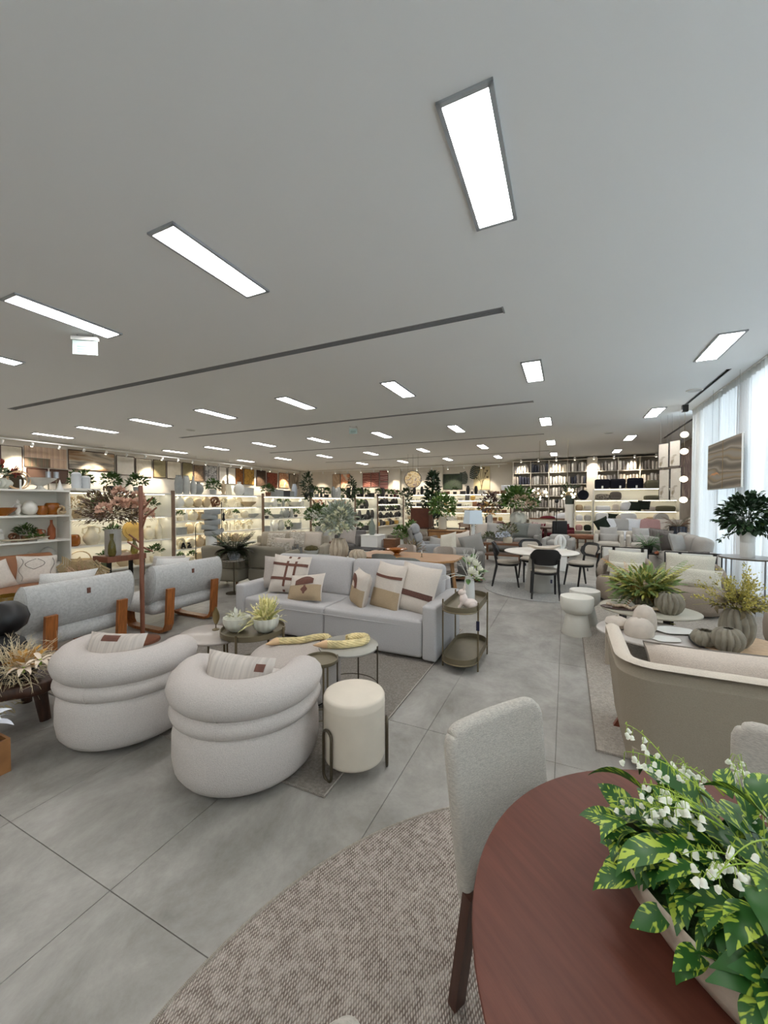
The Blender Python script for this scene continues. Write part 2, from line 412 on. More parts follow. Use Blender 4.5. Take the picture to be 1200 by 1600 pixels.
# ---------------------------------------------------------------- linear air slots
M_SLOT = mat('vent duct paint', C(150, 152, 155), 0.6)
SLOTW = {5.07: 'first', 9.9: 'second', 14.7: 'third', 19.5: 'fourth'}
def air_slot(x0, x1, y, label, along_y=False, L=None):
    t = thing('air_slot', label, 'air vent', ((x0 + x1) / 2, y, H), R(90) if along_y else 0); w = (x1 - x0) if not along_y else L
    one('duct', duct(w, 0.15), M_SLOT, t, sm=False)
    for yy in (-0.075, -0.025, 0.025, 0.075): one('slat', box(w, 0.012, 0.034, (0, yy * 0.92, 0.014)), M_SLOT, t, sm=False)
    for s in (-1, 1): one('end_cap', box(0.02, 0.17, 0.008, (s * w / 2, 0, -0.004)), M_SLOT, t, sm=False)
for y, w in SLOTW.items(): air_slot(-12.85, -0.73, y, 'long linear air slot in the ceiling, %s one counted from the round brown table' % w)
t = thing('air_slot', 'short dark air slot in the ceiling beside the curtain', 'air vent', (2.62, 10.4, H)); one('duct', duct(0.05, 2.8), M_SLOT, t, sm=False); [one('rail', box(0.012, 2.8, 0.008, (s * 0.03, 0, -0.004)), M_SLOT, t, sm=False) for s in (-1, 1)]
t = thing('air_slot', 'short dark air slot in the ceiling past the curtain end', 'air vent', (3.25, 15.7, H)); one('duct', duct(0.05, 3.7), M_SLOT, t, sm=False); [one('rail', box(0.012, 3.7, 0.008, (s * 0.03, 0, -0.004)), M_SLOT, t, sm=False) for s in (-1, 1)]
# ceiling speakers, sprinkler discs
M_DISC = mat('speaker grille', C(190, 192, 192), 0.6)
for (x, y, w) in ((2.45, 10.36, 'beside the curtain'), (1.3, 15.4, 'above the white bed'), (-11.2, 9.0, 'over the shelving run')):
    t = thing('ceiling_speaker', 'round flush ceiling speaker grille ' + w, 'speaker', (x, y, H)); one('grille', cyl(0.13, -0.012, 0, 20), M_DISC, t); one('rim', lathe([(0.13, 0), (0.13, -0.016), (0.15, -0.012), (0.15, 0)], 20), M_WHITE, t)
# hanging exit signs
M_SIGN = mat('acrylic sign', C(205, 225, 222), 0.3); M_SIGNTX = mat('sign print', C(150, 180, 172), 0.5)
def sign(x, y, rz, label, s=1.0):
    t = thing('exit_sign', label, 'sign', (x, y, H), rz)
    one('housing', box(0.34 * s, 0.06, 0.05, (0, 0, -0.055)), M_WHITE, t, sm=False); one('panel', box(0.32 * s, 0.012, 0.2 * s, (0, 0, -0.08 - 0.1 * s)), M_SIGN, t, sm=False)
    mb = MB()
    for sx in (-0.1, 0.1): mb.add(cyl(0.008, -0.03, 0, 8), T(sx, 0, 0))
    mb.obj('mount', M_GREYMETAL, t)
    mb = MB()
    for k in range(3): mb.add(box(0.2 * s, 0.004, 0.018 * s, (0, -0.007, -0.12 * s - 0.05 - 0.035 * k * s)), sm=False)
    mb.obj('print', M_SIGNTX, t)
sign(-6.25, 3.3, R(35), 'pale acrylic sign hanging from the ceiling before the first air slot')
sign(-6.05, 10.7, R(20), 'small pale acrylic sign hanging from the ceiling past the second air slot', 0.8)
# ================================================================ round brown table, its chairs, rug and planter
def rug_mat(key, c1, c2, sc, ang=0.0, c3=None):
    m = bpy.data.materials.new(key); m.use_nodes = True; nt = m.node_tree; N = nt.nodes; Lk = nt.links; b = N['Principled BSDF']
    b.inputs['Roughness'].default_value = 0.95; b.inputs['Specular IOR Level'].default_value = 0.1
    g = N.new('ShaderNodeTexCoord'); mp = N.new('ShaderNodeMapping'); mp.inputs['Rotation'].default_value = (0, 0, ang); Lk.new(g.outputs['Object'], mp.inputs['Vector'])
    w1 = N.new('ShaderNodeTexWave'); w1.bands_direction = 'X'; w1.inputs['Scale'].default_value = sc; w1.inputs['Distortion'].default_value = 1.4; w1.inputs['Detail'].default_value = 2; w1.inputs['Detail Scale'].default_value = 3
    w2 = N.new('ShaderNodeTexWave'); w2.bands_direction = 'DIAGONAL'; w2.inputs['Scale'].default_value = sc * 2.1; w2.inputs['Distortion'].default_value = 2.0
    Lk.new(mp.outputs['Vector'], w1.inputs['Vector']); Lk.new(mp.outputs['Vector'], w2.inputs['Vector'])
    n = N.new('ShaderNodeTexNoise'); n.inputs['Scale'].default_value = sc * 1.5; n.inputs['Detail'].default_value = 5; Lk.new(mp.outputs['Vector'], n.inputs['Vector'])
    a = N.new('ShaderNodeMath'); a.operation = 'MULTIPLY'; Lk.new(w1.outputs['Fac'], a.inputs[0]); Lk.new(w2.outputs['Fac'], a.inputs[1])
    a2 = N.new('ShaderNodeMath'); a2.operation = 'ADD'; Lk.new(a.outputs[0], a2.inputs[0]); Lk.new(n.outputs['Fac'], a2.inputs[1])
    r = N.new('ShaderNodeValToRGB'); r.color_ramp.elements[0].position = 0.45; r.color_ramp.elements[1].position = 1.15 if False else 1.0
    r.color_ramp.elements[0].color = c1; r.color_ramp.elements[1].color = c2
    Lk.new(a2.outputs[0], r.inputs['Fac']); Lk.new(r.outputs['Color'], b.inputs['Base Color'])
    bp = N.new('ShaderNodeBump'); bp.inputs['Strength'].default_value = 0.8; bp.inputs['Distance'].default_value = 0.006; Lk.new(a2.outputs[0], bp.inputs['Height']); Lk.new(bp.outputs['Normal'], b.inputs['Normal'])
    return m
t = thing('round_rug', 'round braided taupe rug under the brown round table', 'rug', (0.572, 0.661, 0))
one('weave', lathe([(1.70, 0.0), (1.705, 0.004), (1.70, 0.010), (0.0, 0.010)], 96), rug_mat('braided taupe', C(114, 102, 94), C(204, 195, 185), 26, R(20)), t)
one('binding', tube([(1.708 * cos(2 * pi * i / 120), 1.708 * sin(2 * pi * i / 120), 0.007) for i in range(120)], 0.0075, 6, True), rug_mat('rug binding', C(150, 140, 128), C(200, 192, 180), 60), t)
# table
M_WALNUT = mat('dark walnut veneer', C(98, 56, 44), 0.46, var=0.12, scale=5, stretch=(1.2, 12, 1), bump=0.03, bscale=30, spec=0.3)
M_WALNUT2 = mat('dark walnut solid', C(70, 42, 32), 0.4, var=0.2, scale=8, stretch=(10, 10, 1), bump=0.03)
TBX, TBY = 0.40, 0.905
t = thing('round_table', 'round dark walnut dining table carrying the long planter', 'table', (TBX, TBY, 0.01))
one('tabletop', lathe([(0.0, 0.712), (0.545, 0.712), (0.575, 0.728), (0.58, 0.735), (0.578, 0.739), (0.572, 0.74), (0.0, 0.74)], 96), M_WALNUT, t, rz=R(-40))
one('apron', lathe([(0.3, 0.66), (0.3, 0.713), (0.28, 0.713), (0.28, 0.66)], 48), M_WALNUT2, t)
one('column', lathe([(0.10, 0.03), (0.075, 0.2), (0.07, 0.4), (0.09, 0.66), (0.13, 0.69)], 24), M_WALNUT2, t)
one('foot', lathe([(0.0, 0.0), (0.27, 0.0), (0.28, 0.012), (0.27, 0.03), (0.1, 0.045), (0, 0.045)], 36), M_WALNUT2, t)
# dining chairs of this table: upholstered slab back, walnut legs
M_OAT = mat('oat woven linen', C(186, 181, 172), 0.95, var=0.12, scale=90, stretch=(1, 1, 3), bump=0.4, bscale=160, spec=0.15)
def slab_chair(label, loc, rz):
    t = thing('dining_chair', label, 'chair', loc, rz, None)   # local -y is the back side, faces +y
    bk = MB(); rake = Matrix.Translation((0, -0.2, 0.40)) @ RX(R(7))
    v, f = rbox(0.45, 0.055, 0.56, 0.027, 3, c=(0, 0, 0.205), puff=(0, 0.006, 0), mid=16)
    def cur(p):
        x, y, z = p; k = (z + 0.0) / 0.5; rr = 0.06
        x2 = x * (0.93 + 0.07 * k) if z > 0.1 else x * (0.93 + 0.07 * k)
        return (x2, y + 0.02 * (1 - (x / 0.215) ** 2) * -1.0, z)
    # round the corners of the slab outline
    vv = []
    for p in v:
        x, y, z = p; zt = z - 0.205; cr = 0.07
        ex = abs(x) - (0.225 - cr); ez = abs(zt) - (0.28 - cr)
        if ex > 0 and ez > 0:
            d = sqrt(ex * ex + ez * ez); m_ = max(ex, ez)
            if d > 1e-6: ex, ez = ex * m_ / d, ez * m_ / d
            x = math.copysign(0.225 - cr + ex, x); z = 0.205 + math.copysign(0.28 - cr + ez, zt)
        vv.append(cur((x, y, z)))
    bk.add((vv, f), rake); bk.obj('backrest', M_OAT, t)
    one('seat', rbox(0.38, 0.42, 0.075, 0.03, 3, puff=(0, 0, 0.012), c=(0, 0.04, 0.445)), M_OAT, t)
    one('seat_frame', box(0.36, 0.38, 0.035, (0, 0.04, 0.395)), M_WALNUT2, t, sm=False)
    for sx in (-1, 1):
        one('leg', bar((sx * 0.185, -0.175, 0.41), (sx * 0.19, -0.235, 0.0), 0.032, 0.045), M_WALNUT2, t, sm=False)
        one('leg', bar((sx * 0.185, 0.205, 0.41), (sx * 0.19, 0.215, 0.0), 0.034, 0.034), M_WALNUT2, t, sm=False)
    return t
slab_chair('oat linen dining chair with walnut legs beside the round table, its backrest in full view', (0.0, 1.215, 0.01), R(-124))
slab_chair('oat linen dining chair behind the leafy planter, next to the beige sofa back', (0.60, 1.33, 0.01), R(155))
slab_chair('oat linen dining chair with only the tip of its back showing', (0.03, 0.352, 0.01), R(-72))
# planter: long boat-shaped bowl of variegated leaves and lily-of-the-valley
M_STONEW = mat('cream stoneware', C(205, 194, 178), 0.6, var=0.07, scale=30, bump=0.15, bscale=60)
M_SOIL = mat('dark moss', C(44, 70, 30), 0.95, var=0.4, scale=60, bump=0.6)
def varieg_mat():
    m = bpy.data.materials.new('variegated leaf'); m.use_nodes = True; nt = m.node_tree; N = nt.nodes; Lk = nt.links; b = N['Principled BSDF']
    b.inputs['Roughness'].default_value = 0.42; b.inputs['Subsurface Weight'].default_value = 0.0
    g = N.new('ShaderNodeTexCoord'); sp = N.new('ShaderNodeSeparateXYZ'); Lk.new(g.outputs['Object'], sp.inputs[0])
    ab = N.new('ShaderNodeMath'); ab.operation = 'ABSOLUTE'; Lk.new(sp.outputs['Y'], ab.inputs[0])
    # blotches stretched along the side veins: coordinates (x - |y|, |y|)
    df = N.new('ShaderNodeMath'); df.operation = 'SUBTRACT'; Lk.new(sp.outputs['X'], df.inputs[0]); Lk.new(ab.outputs[0], df.inputs[1])
    s1 = N.new('ShaderNodeMath'); s1.operation = 'MULTIPLY'; s1.inputs[1].default_value = 130; Lk.new(df.outputs[0], s1.inputs[0])
    s2 = N.new('ShaderNodeMath'); s2.operation = 'MULTIPLY'; s2.inputs[1].default_value = 70; Lk.new(ab.outputs[0], s2.inputs[0])
    oi = N.new('ShaderNodeObjectInfo'); s3 = N.new('ShaderNodeMath'); s3.operation = 'MULTIPLY'; s3.inputs[1].default_value = 50; Lk.new(oi.outputs['Random'], s3.inputs[0])
    cb = N.new('ShaderNodeCombineXYZ'); Lk.new(s1.outputs[0], cb.inputs[0]); Lk.new(s2.outputs[0], cb.inputs[1]); Lk.new(s3.outputs[0], cb.inputs[2])
    n = N.new('ShaderNodeTexNoise'); n.inputs['Scale'].default_value = 1.0; n.inputs['Detail'].default_value = 1.5; Lk.new(cb.outputs[0], n.inputs['Vector'])
    # keep the midrib green
    mr = N.new('ShaderNodeMapRange'); mr.inputs['From Min'].default_value = 0.0015; mr.inputs['From Max'].default_value = 0.006; mr.inputs['To Min'].default_value = -0.25; mr.inputs['To Max'].default_value = 0; Lk.new(ab.outputs[0], mr.inputs['Value'])
    ad = N.new('ShaderNodeMath'); ad.operation = 'ADD'; Lk.new(n.outputs['Fac'], ad.inputs[0]); Lk.new(mr.outputs[0], ad.inputs[1])
    r = N.new('ShaderNodeValToRGB'); r.color_ramp.elements[0].position = 0.505; r.color_ramp.elements[1].position = 0.56
    r.color_ramp.elements[0].color = C(48, 98, 40); r.color_ramp.elements[1].color = C(182, 206, 78)
    Lk.new(ad.outputs[0], r.inputs['Fac']); Lk.new(r.outputs['Color'], b.inputs['Base Color'])
    return m
M_VAR = varieg_mat()
M_STEM = mat('yellow-green stem', C(150, 178, 60), 0.5); M_STEMD = mat('green stem', C(70, 105, 40), 0.55)
M_BELL = mat('white bell flower', C(238, 240, 226), 0.5); M_GRASS = mat('fine grass blade', C(72, 110, 48), 0.5, var=0.35, scale=30)
PX, PY, PZ = 0.345, 0.875, 0.75
pl = thing('planter', 'long cream boat-shaped planter of variegated leaves and white bell flowers on the round table', 'plant', (PX, PY, PZ), R(-43))
def boat(u, v):
    th = 2 * pi * u; prof = [(0.52, 0.0), (0.78, 0.012), (0.93, 0.05), (1.0, 0.105), (0.985, 0.112), (0.955, 0.105), (0.86, 0.06)]
    k, z = prof[min(6, int(round(v * 6)))]
    return (0.31 * k * cos(th), 0.155 * k * sin(th), z)
bowl = grid(boat, 48, 6); mb = MB().add(bowl); mb.f.append(tuple(range(48))[::-1]); mb.mi.append(0); mb.sm.append(False); mb.obj('bowl', M_STONEW, pl)
one('moss', grid(lambda u, v: (0.27 * v * cos(2 * pi * u), 0.135 * v * sin(2 * pi * u), 0.165 - 0.085 * v ** 2), 24, 5), M_SOIL, pl)
rnd = random.Random(11)
LEAVES = [MB().add(leaf(0.088 * s, 0.042 * s, b, 0.25, 10, 1.1)).mesh('leaf', M_VAR) for s, b in ((1, 0.5), (1.12, 0.9), (0.85, 0.3), (1.0, 1.2), (1.2, 0.7))]
def place_leaf(p, d, roll, s=1.0, k=None):
    m = dirm(V(p), V(d), roll, s); o = link('leaf', LEAVES[k if k is not None else rnd.randrange(5)], pl); o.matrix_local = m; return o
# leaf rosettes: outer ring drooping over the rim, inner domes
for i in range(38):
    a = 2 * pi * i / 38 + rnd.uniform(-0.1, 0.1); p = (0.27 * cos(a), 0.135 * sin(a), 0.10 + rnd.uniform(0, 0.03))
    place_leaf(p, (cos(a), sin(a) * 1.2, rnd.uniform(-0.35, 0.25)), rnd.uniform(-0.5, 0.5), rnd.uniform(0.8, 1.15))
for i in range(66):
    a = rnd.uniform(0, 2 * pi); k = rnd.uniform(0.45, 1.0); h_ = 0.12 + rnd.uniform(0, 0.10)
    place_leaf((0.26 * k * cos(a), 0.14 * k * sin(a), h_), (cos(a), sin(a), rnd.uniform(-0.1, 0.7)), rnd.uniform(-0.8, 0.8), rnd.uniform(0.85, 1.25))
for i in range(60):
    a = rnd.uniform(0, 2 * pi); k = rnd.uniform(0.0, 0.85); h_ = 0.19 + rnd.uniform(0, 0.11) * (1 - k * 0.5)
    place_leaf((0.24 * k * cos(a), 0.13 * k * sin(a), h_), (cos(a), sin(a), rnd.uniform(0.2, 1.0)), rnd.uniform(-0.9, 0.9), rnd.uniform(0.8, 1.2))
for i in range(20):
    a = rnd.uniform(0, 2 * pi); k = rnd.uniform(0.2, 0.95); place_leaf((0.25 * k * cos(a), 0.13 * k * sin(a), 0.11 + rnd.uniform(0, 0.05)), (cos(a) * 0.6, sin(a) * 0.6, rnd.uniform(0.3, 1.0)), rnd.uniform(-0.9, 0.9), rnd.uniform(0.9, 1.3))
for i in range(60):
    a = rnd.uniform(0, 2 * pi); k = sqrt(rnd.uniform(0, 1)); p = V((0.27 * k * cos(a), 0.135 * k * sin(a), 0.175 - 0.085 * k * k + rnd.uniform(0, 0.025))); b_ = a + rnd.uniform(-1.3, 1.3)
    place_leaf(p, (cos(b_), sin(b_), rnd.uniform(0.0, 0.7)), rnd.uniform(-0.6, 0.6), rnd.uniform(0.75, 1.15))
for i in range(50):
    x = rnd.uniform(-0.24, 0.27); place_leaf((x, -0.095 + 0.03 * rnd.random(), 0.12 + rnd.uniform(0, 0.05)), (rnd.uniform(-0.7, 0.7), -1, rnd.uniform(0.0, 0.7)), rnd.uniform(-0.5, 0.5), rnd.uniform(0.75, 1.1))
# stalks holding the leaves together
mb = MB()
for i in range(60):
    a = rnd.uniform(0, 2 * pi); k = rnd.uniform(0.3, 1.0)
    mb.add(tube([(0.15 * k * cos(a), 0.07 * k * sin(a), 0.07), (0.2 * k * cos(a), 0.1 * k * sin(a), 0.15), (0.27 * k * cos(a), 0.14 * k * sin(a), 0.17 + 0.05 * (1 - k))], 0.0016, 4))
st = mb.obj('stalks', M_STEMD, pl); st['kind'] = 'stuff'
# tuft of fine grass
mb = MB()
for i in range(420):
    a = rnd.uniform(0, 2 * pi); e = rnd.uniform(0.15, 1.1); L_ = rnd.uniform(0.12, 0.21); c = V((0.13 + rnd.gauss(0, 0.012), 0.0 + rnd.gauss(0, 0.012), 0.09))
    d = V((cos(a) * sin(e), sin(a) * sin(e), cos(e)))
    p1 = c + d * L_ * 0.55; p2 = c + d * L_ + V((0, 0, -0.06 * e)); n_ = d.cross(V((0, 0, 1))).normalized() * 0.0013
    mb.add(([tuple(c - n_), tuple(c + n_), tuple(p1 + n_), tuple(p1 - n_), tuple(p2)], [(0, 1, 2, 3), (3, 2, 4)]))
g = mb.obj('grass_tuft', M_GRASS, pl); g['kind'] = 'stuff'
# lily-of-the-valley sprays
bell = MB()
bell.add(lathe([(0.0015, 0.0), (0.0045, -0.002), (0.0062, -0.007), (0.0058, -0.011), (0.0082, -0.0145)], 8, lambda t, z, r: 1 + (0.22 * cos(6 * t) if z < -0.012 else 0)))
BELL = bell.mesh('bell_flower', M_BELL)
def spray(p, d, L_=0.16, n=9, side=1):
    d = V(d).normalized(); up = V((0, 0, 1)); sd = d.cross(up).normalized() if abs(d.z) < 0.95 else V((1, 0, 0))
    def pt(t): return d * L_ * t + up * (0.05 * t - 0.075 * t ** 2.2) * (L_ / 0.16)
    mb = MB().add(tube([pt(i / 8) for i in range(9)], [0.0015 * (1 - i / 14) for i in range(9)], 5))
    hang = []
    for k in range(n):
        tt = 0.38 + 0.62 * k / (n - 1); q = pt(tt); o = sd * side * (0.012 + 0.004 * (k % 2)) * (1 if k % 3 else -0.6)
        e = q + o + V((0, 0, -0.012)); mid = q + o * 0.7 + V((0, 0, 0.004))
        mb.add(tube([q, mid, e], 0.0007, 4)); hang.append(e)
    s_ = mb.obj('flower_stem', M_STEM, pl, p)
    for e in hang:
        q = link('bell_flower', BELL, s_, e, 0, (rnd.uniform(-0.5, 0.5), rnd.uniform(-0.5, 0.5), rnd.uniform(0, 6)), rnd.uniform(0.6, 0.85))
for i in range(38):
    a = 2 * pi * i / 38 * 1.0 + rnd.uniform(-0.15, 0.15); k = rnd.uniform(0.35, 0.9)
    spray((0.20 * k * cos(a), 0.11 * k * sin(a), 0.22 + rnd.uniform(-0.02, 0.09)), (cos(a), sin(a), rnd.uniform(0.1, 0.7)), rnd.uniform(0.10, 0.16), rnd.randrange(6, 9), rnd.choice((-1, 1)))
# ================================================================ seating group on the grey rug
M_BOUCLE = mat('light grey boucle', C(196, 189, 184), 0.95, var=0.07, scale=160, bump=0.5, bscale=220, spec=0.15)
M_GREYF = fabric('grey sofa chenille', C(182, 180, 180), 0.06, 120)
M_GREIGE = fabric('greige chenille', C(178, 170, 163), 0.08, 130)
M_BRASS = mat('olive brass', C(128, 116, 92), 0.38, metal=0.75)
M_TRAY = mat('olive bronze tray', C(112, 103, 82), 0.45, metal=0.35, var=0.06, scale=8)
M_BRONZE = mat('dark bronze', C(92, 84, 70), 0.4, metal=0.8)
M_CREAMV = mat('cream velvet', C(212, 203, 188), 0.9, var=0.03, scale=8, spec=0.15)
M_LINEN = fabric('natural linen cushion', C(205, 196, 186), 0.07, 150)
M_BEIGE = fabric('beige linen cushion', C(172, 152, 125), 0.08, 150)
M_BROWNL = mat('brown leather strap', C(98, 58, 44), 0.55, var=0.12, scale=30)
M_PLINTH = mat('black plinth', C(20, 20, 20), 0.6)
t = tag(one('area_rug', rbox(2.95, 3.1, 0.012, 0.003, 1, c=(0, 0, 0.006)), rug_mat('flatwoven grey rug', C(120, 113, 106), C(176, 169, 160), 40, R(90)), None, (-2.645, 3.295, 0), sm=False), 'flat greige rug under the grey sofa and coffee tables', 'rug')
one('binding', tube([(sx * 1.47, sy * 1.545, 0.007) for sx, sy in ((-1, -1), (1, -1), (1, 1), (-1, 1))], 0.007, 6, True), mat('pale rug binding', C(176, 170, 160), 0.9), t)
def arc_roll(rad, r, z, a0, a1, n=26, zs=1.0, y0=0.0, rx=1.0, ext=0.1):
    """rounded roll bent around the back, plus short straight arms"""
    pts = []; rr = []
    A = [a0 + (a1 - a0) * i / n for i in range(n + 1)]
    path = [V((rad * rx * cos(a), rad * sin(a) + y0, 0)) for a in A]
    d0 = (path[0] - path[1]).normalized(); d1 = (path[-1] - path[-2]).normalized()
    path = [path[0] + d0 * ext] + path + [path[-1] + d1 * ext]
    cap = [(0.98, 0.2), (0.85, 0.53), (0.6, 0.8), (0.3, 0.95)]
    for k, s in cap: pts.append(path[0] + d0 * r * k); rr.append(r * s)
    for p in path: pts.append(p); rr.append(r)
    for k, s in reversed(cap): pts.append(path[-1] + d1 * r * k); rr.append(r * s)
    v, f = tube(pts, rr, 14)
    return [(x, y, z + q * zs) for x, y, q in v], f
def tub_chair(label, loc, rz, seed):
    t = thing('swivel_tub_chair', label, 'armchair', loc, rz, None)   # faces +y
    dm = lambda th, z, r: 1.0 + 0.05 * max(0, -sin(th)) ** 2 - 0.0
    one('plinth', cyl(0.27, 0.0, 0.05, 32), M_PLINTH, t)
    one('base', lathe([(0.0, 0.035), (0.35, 0.035), (0.395, 0.05), (0.42, 0.09), (0.43, 0.16), (0.428, 0.27), (0.415, 0.345), (0.39, 0.375), (0, 0.38)], 48, dm), M_BOUCLE, t)
    one('seat_cushion', lathe([(0, 0.36), (0.30, 0.36), (0.325, 0.39), (0.32, 0.43), (0.28, 0.45), (0, 0.455)], 40), M_BOUCLE, t)
    one('lower_roll', arc_roll(0.345, 0.10, 0.405, R(170), R(370), zs=0.70, y0=-0.01, ext=0.03), M_BOUCLE, t)
    one('back_roll', arc_roll(0.335, 0.124, 0.532, R(174), R(366), zs=0.82, y0=-0.01, ext=0.0), M_BOUCLE, t)
    mb = MB()
    for z, r, rad in ((0.532, 0.1255, 0.335), (0.405, 0.1015, 0.345)):
        mb.add(tube([(0, -0.01 - rad - r * cos(a) * 1.0, z + r * sin(a) * (0.82 if z > 0.5 else 0.70)) for a in [R(-55 + 12 * i) for i in range(13)]], 0.0016, 4))
    mb.obj('seam', M_BOUCLE, t)
    return t
tub_chair('pale boucle swivel tub chair beside the cream drum pouf', (-1.795, 1.845, 0), R(22), 1)
tub_chair('pale boucle swivel tub chair beside the dried flower table', (-2.85, 1.775, 0), R(24), 2)
M_STRIPE = mat('striped linen', C(192, 184, 176), 0.92, var=0.12, scale=3, stretch=(22, 1, 0.6), spec=0.15)
def cushion(label, w, h, th, loc, rz=0, tilt=-0.25, roll=0.0, m=None, seed=0, group=None, name='cushion', cat='cushion'):
    """upright cushion leaning back; local -y is its face"""
    o = one(name, pillow(w, h, th, 10, 0.07, seed), m or M_LINEN, None, loc)
    o.rotation_euler = (Matrix.Rotation(rz, 3, 'Z') @ Matrix.Rotation(tilt, 3, 'X') @ Matrix.Rotation(roll, 3, 'Y')).to_euler()
    return tag(o, label, cat, group)
def patch(o, w, h, th, a0, a1, b0, b1, m, name='applique', shape=None, off=0.003, seed=0):
    """raised strip following the cushion face"""
    ph = random.Random(seed).random() * 6
    def fn(u, v):
        a = a0 + (a1 - a0) * u; b = b0 + (b1 - b0) * v
        if shape: a, b = shape(u, v)
        k = (max(0, 1 - a ** 4)) ** 0.5 * (max(0, 1 - b ** 4)) ** 0.5
        return (a * w / 2 * (1 - 0.07 * (1 - b * b)), -(th / 2 * k * (1 + 0.08 * sin(3 * a + ph) * cos(2.5 * b + ph))) - off, b * h / 2 * (1 - 0.07 * (1 - a * a)))
    return one(name, grid(fn, 14, 6), m, o)
cu = cushion('striped linen cushion inside the tub chair next to the pouf', 0.42, 0.30, 0.14, (-1.76, 1.71, 0.55), R(24), -0.35, 0.12, M_STRIPE, 3)
patch(cu, 0.42, 0.30, 0.14, 0.55, 0.82, 0.45, 0.75, M_BROWNL, 'leather_patch', seed=3)
cu = cushion('striped linen cushion inside the tub chair next to the dried flowers', 0.42, 0.30, 0.14, (-2.80, 1.62, 0.56), R(20), -0.4, 0.0, M_STRIPE, 4)
patch(cu, 0.42, 0.30, 0.14, -0.35, 0.25, 0.6, 0.9, M_BROWNL, 'leather_patch', seed=4)
# drum pouf on hairpin loops
t = thing('drum_pouf', 'cream velvet drum pouf on three bronze loop legs', 'pouf', (-1.15, 2.04, 0.0))
one('drum', lathe([(0, 0.075), (0.16, 0.075), (0.178, 0.085), (0.185, 0.105), (0.185, 0.40), (0.186, 0.405), (0.186, 0.412), (0.185, 0.417), (0.184, 0.446), (0.178, 0.457), (0.165, 0.461), (0, 0.463)], 48), M_CREAMV, t)
for a in (R(248), R(28), R(138)):
    c = V((0.197 * cos(a), 0.197 * sin(a), 0)); s = V((-sin(a), cos(a), 0)) * 0.038; pts = []
    for i in range(9): q = pi * i / 8; pts.append(c + s * cos(q) + V((0, 0, 0.262 + 0.038 * sin(q))))
    for i in range(9): q = pi + pi * i / 8; pts.append(c + s * cos(q) + V((0, 0, 0.046 + 0.038 * sin(q))))
    one('leg', tube(pts, 0.0085, 8, True), M_BRONZE, t)
# grey sofa
t = thing('sofa', 'light grey two-seat sofa with wide arms on the greige rug', 'sofa', (-2.46, 3.65, 0.0))
for sx, w in ((-1, 'l'), (1, 'r')):
    one('arm', rbox(0.15, 0.95, 0.55, 0.03, 3, c=(sx * 1.245, 0.475, 0.305)), M_GREYF, t)
    one('seat', rbox(1.165, 0.84, 0.385, 0.035, 3, puff=(0, 0, 0.016), c=(sx * 0.584, 0.42, 0.237)), M_GREYF, t)
    m = T(sx * 0.60, 0.72, 0.645) @ RX(R(-9))
    MB().add(rbox(1.19, 0.19, 0.49, 0.06, 3, puff=(0, 0.03, 0.015)), m).obj('back_cushion', M_GREYF, t)
    one('foot', box(0.06, 0.06, 0.06, (sx * 1.2, 0.1, 0.03)), M_PLINTH, t, sm=False); one('foot', box(0.06, 0.06, 0.06, (sx * 1.2, 0.85, 0.03)), M_PLINTH, t, sm=False)
one('back_frame', rbox(2.42, 0.12, 0.66, 0.04, 2, c=(0, 0.90, 0.40)), M_GREYF, t)
one('piping', tube([(-1.15, 0.005, 0.355), (-0.6, -0.002, 0.355), (0.0, -0.002, 0.355), (0.6, -0.002, 0.355), (1.15, 0.005, 0.355)], 0.004, 5), M_GREYF, t)
YF = 4.05
c1 = cushion('plain greige cushion against the far arm of the grey sofa', 0.42, 0.44, 0.15, (-3.50, 4.14, 0.67), R(20), -0.3, 0.0, M_GREIGE, 5)
c2 = cushion('off-white cushion with brown leather lattice on the grey sofa', 0.56, 0.50, 0.16, (-3.22, 4.03, 0.68), R(6), -0.32, 0.03, M_LINEN, 6)
for a in (-0.12, 0.34): patch(c2, 0.56, 0.50, 0.16, a, a + 0.13, -0.98, 0.98, M_BROWNL, 'strap', seed=6)
for b in (-0.35, 0.42): patch(c2, 0.56, 0.50, 0.16, -0.98, 0.98, b, b + 0.15, M_BROWNL, 'strap', off=0.004, seed=6)
def twotone(label, w, h, th, loc, rz, tilt, roll, seed, frac):
    c = cushion(label, w, h, th, loc, rz, tilt, roll, M_LINEN, seed)
    patch(c, w, h, th, -0.985, 0.985, -0.985, frac, M_BEIGE, 'beige_panel', off=0.0025, seed=seed); return c
c3 = twotone('lumbar cushion in beige and white with a brown flower leather applique', 0.54, 0.34, 0.15, (-2.84, 3.86, 0.575), R(-8), -0.42, -0.16, 7, 0.12)
patch(c3, 0.54, 0.34, 0.15, -0.5, 0.62, 0.12, 0.75, M_BROWNL, 'leather_band', off=0.005, seed=7, shape=lambda u, v: (-0.45 + 1.1 * u, 0.1 + 0.62 * v * (0.55 + 0.45 * sin(pi * u)) + 0.1 * u))
patch(c3, 0.54, 0.34, 0.15, 0, 0, 0, 0, M_BROWNL, 'leather_motif', off=0.006, seed=7, shape=lambda u, v: (0.16 + 0.17 * v * cos(2 * pi * u) * (1 + 0.25 * cos(8 * pi * u)), -0.22 + 0.3 * v * sin(2 * pi * u) * (1 + 0.25 * cos(8 * pi * u))))
c4 = twotone('beige and white cushion with a brown leather arch, leaning beside the seat joint', 0.36, 0.42, 0.15, (-2.13, 3.93, 0.62), R(-38), -0.2, 0.1, 8, 0.05)
patch(c4, 0.36, 0.42, 0.15, 0, 0, 0, 0, M_BROWNL, 'leather_arch', off=0.005, seed=8, shape=lambda u, v: (-0.5 + (0.45 + 0.35 * v) * cos(pi * (0.05 + 0.8 * u)), -0.1 + (0.45 + 0.4 * v) * sin(pi * (0.05 + 0.8 * u))))
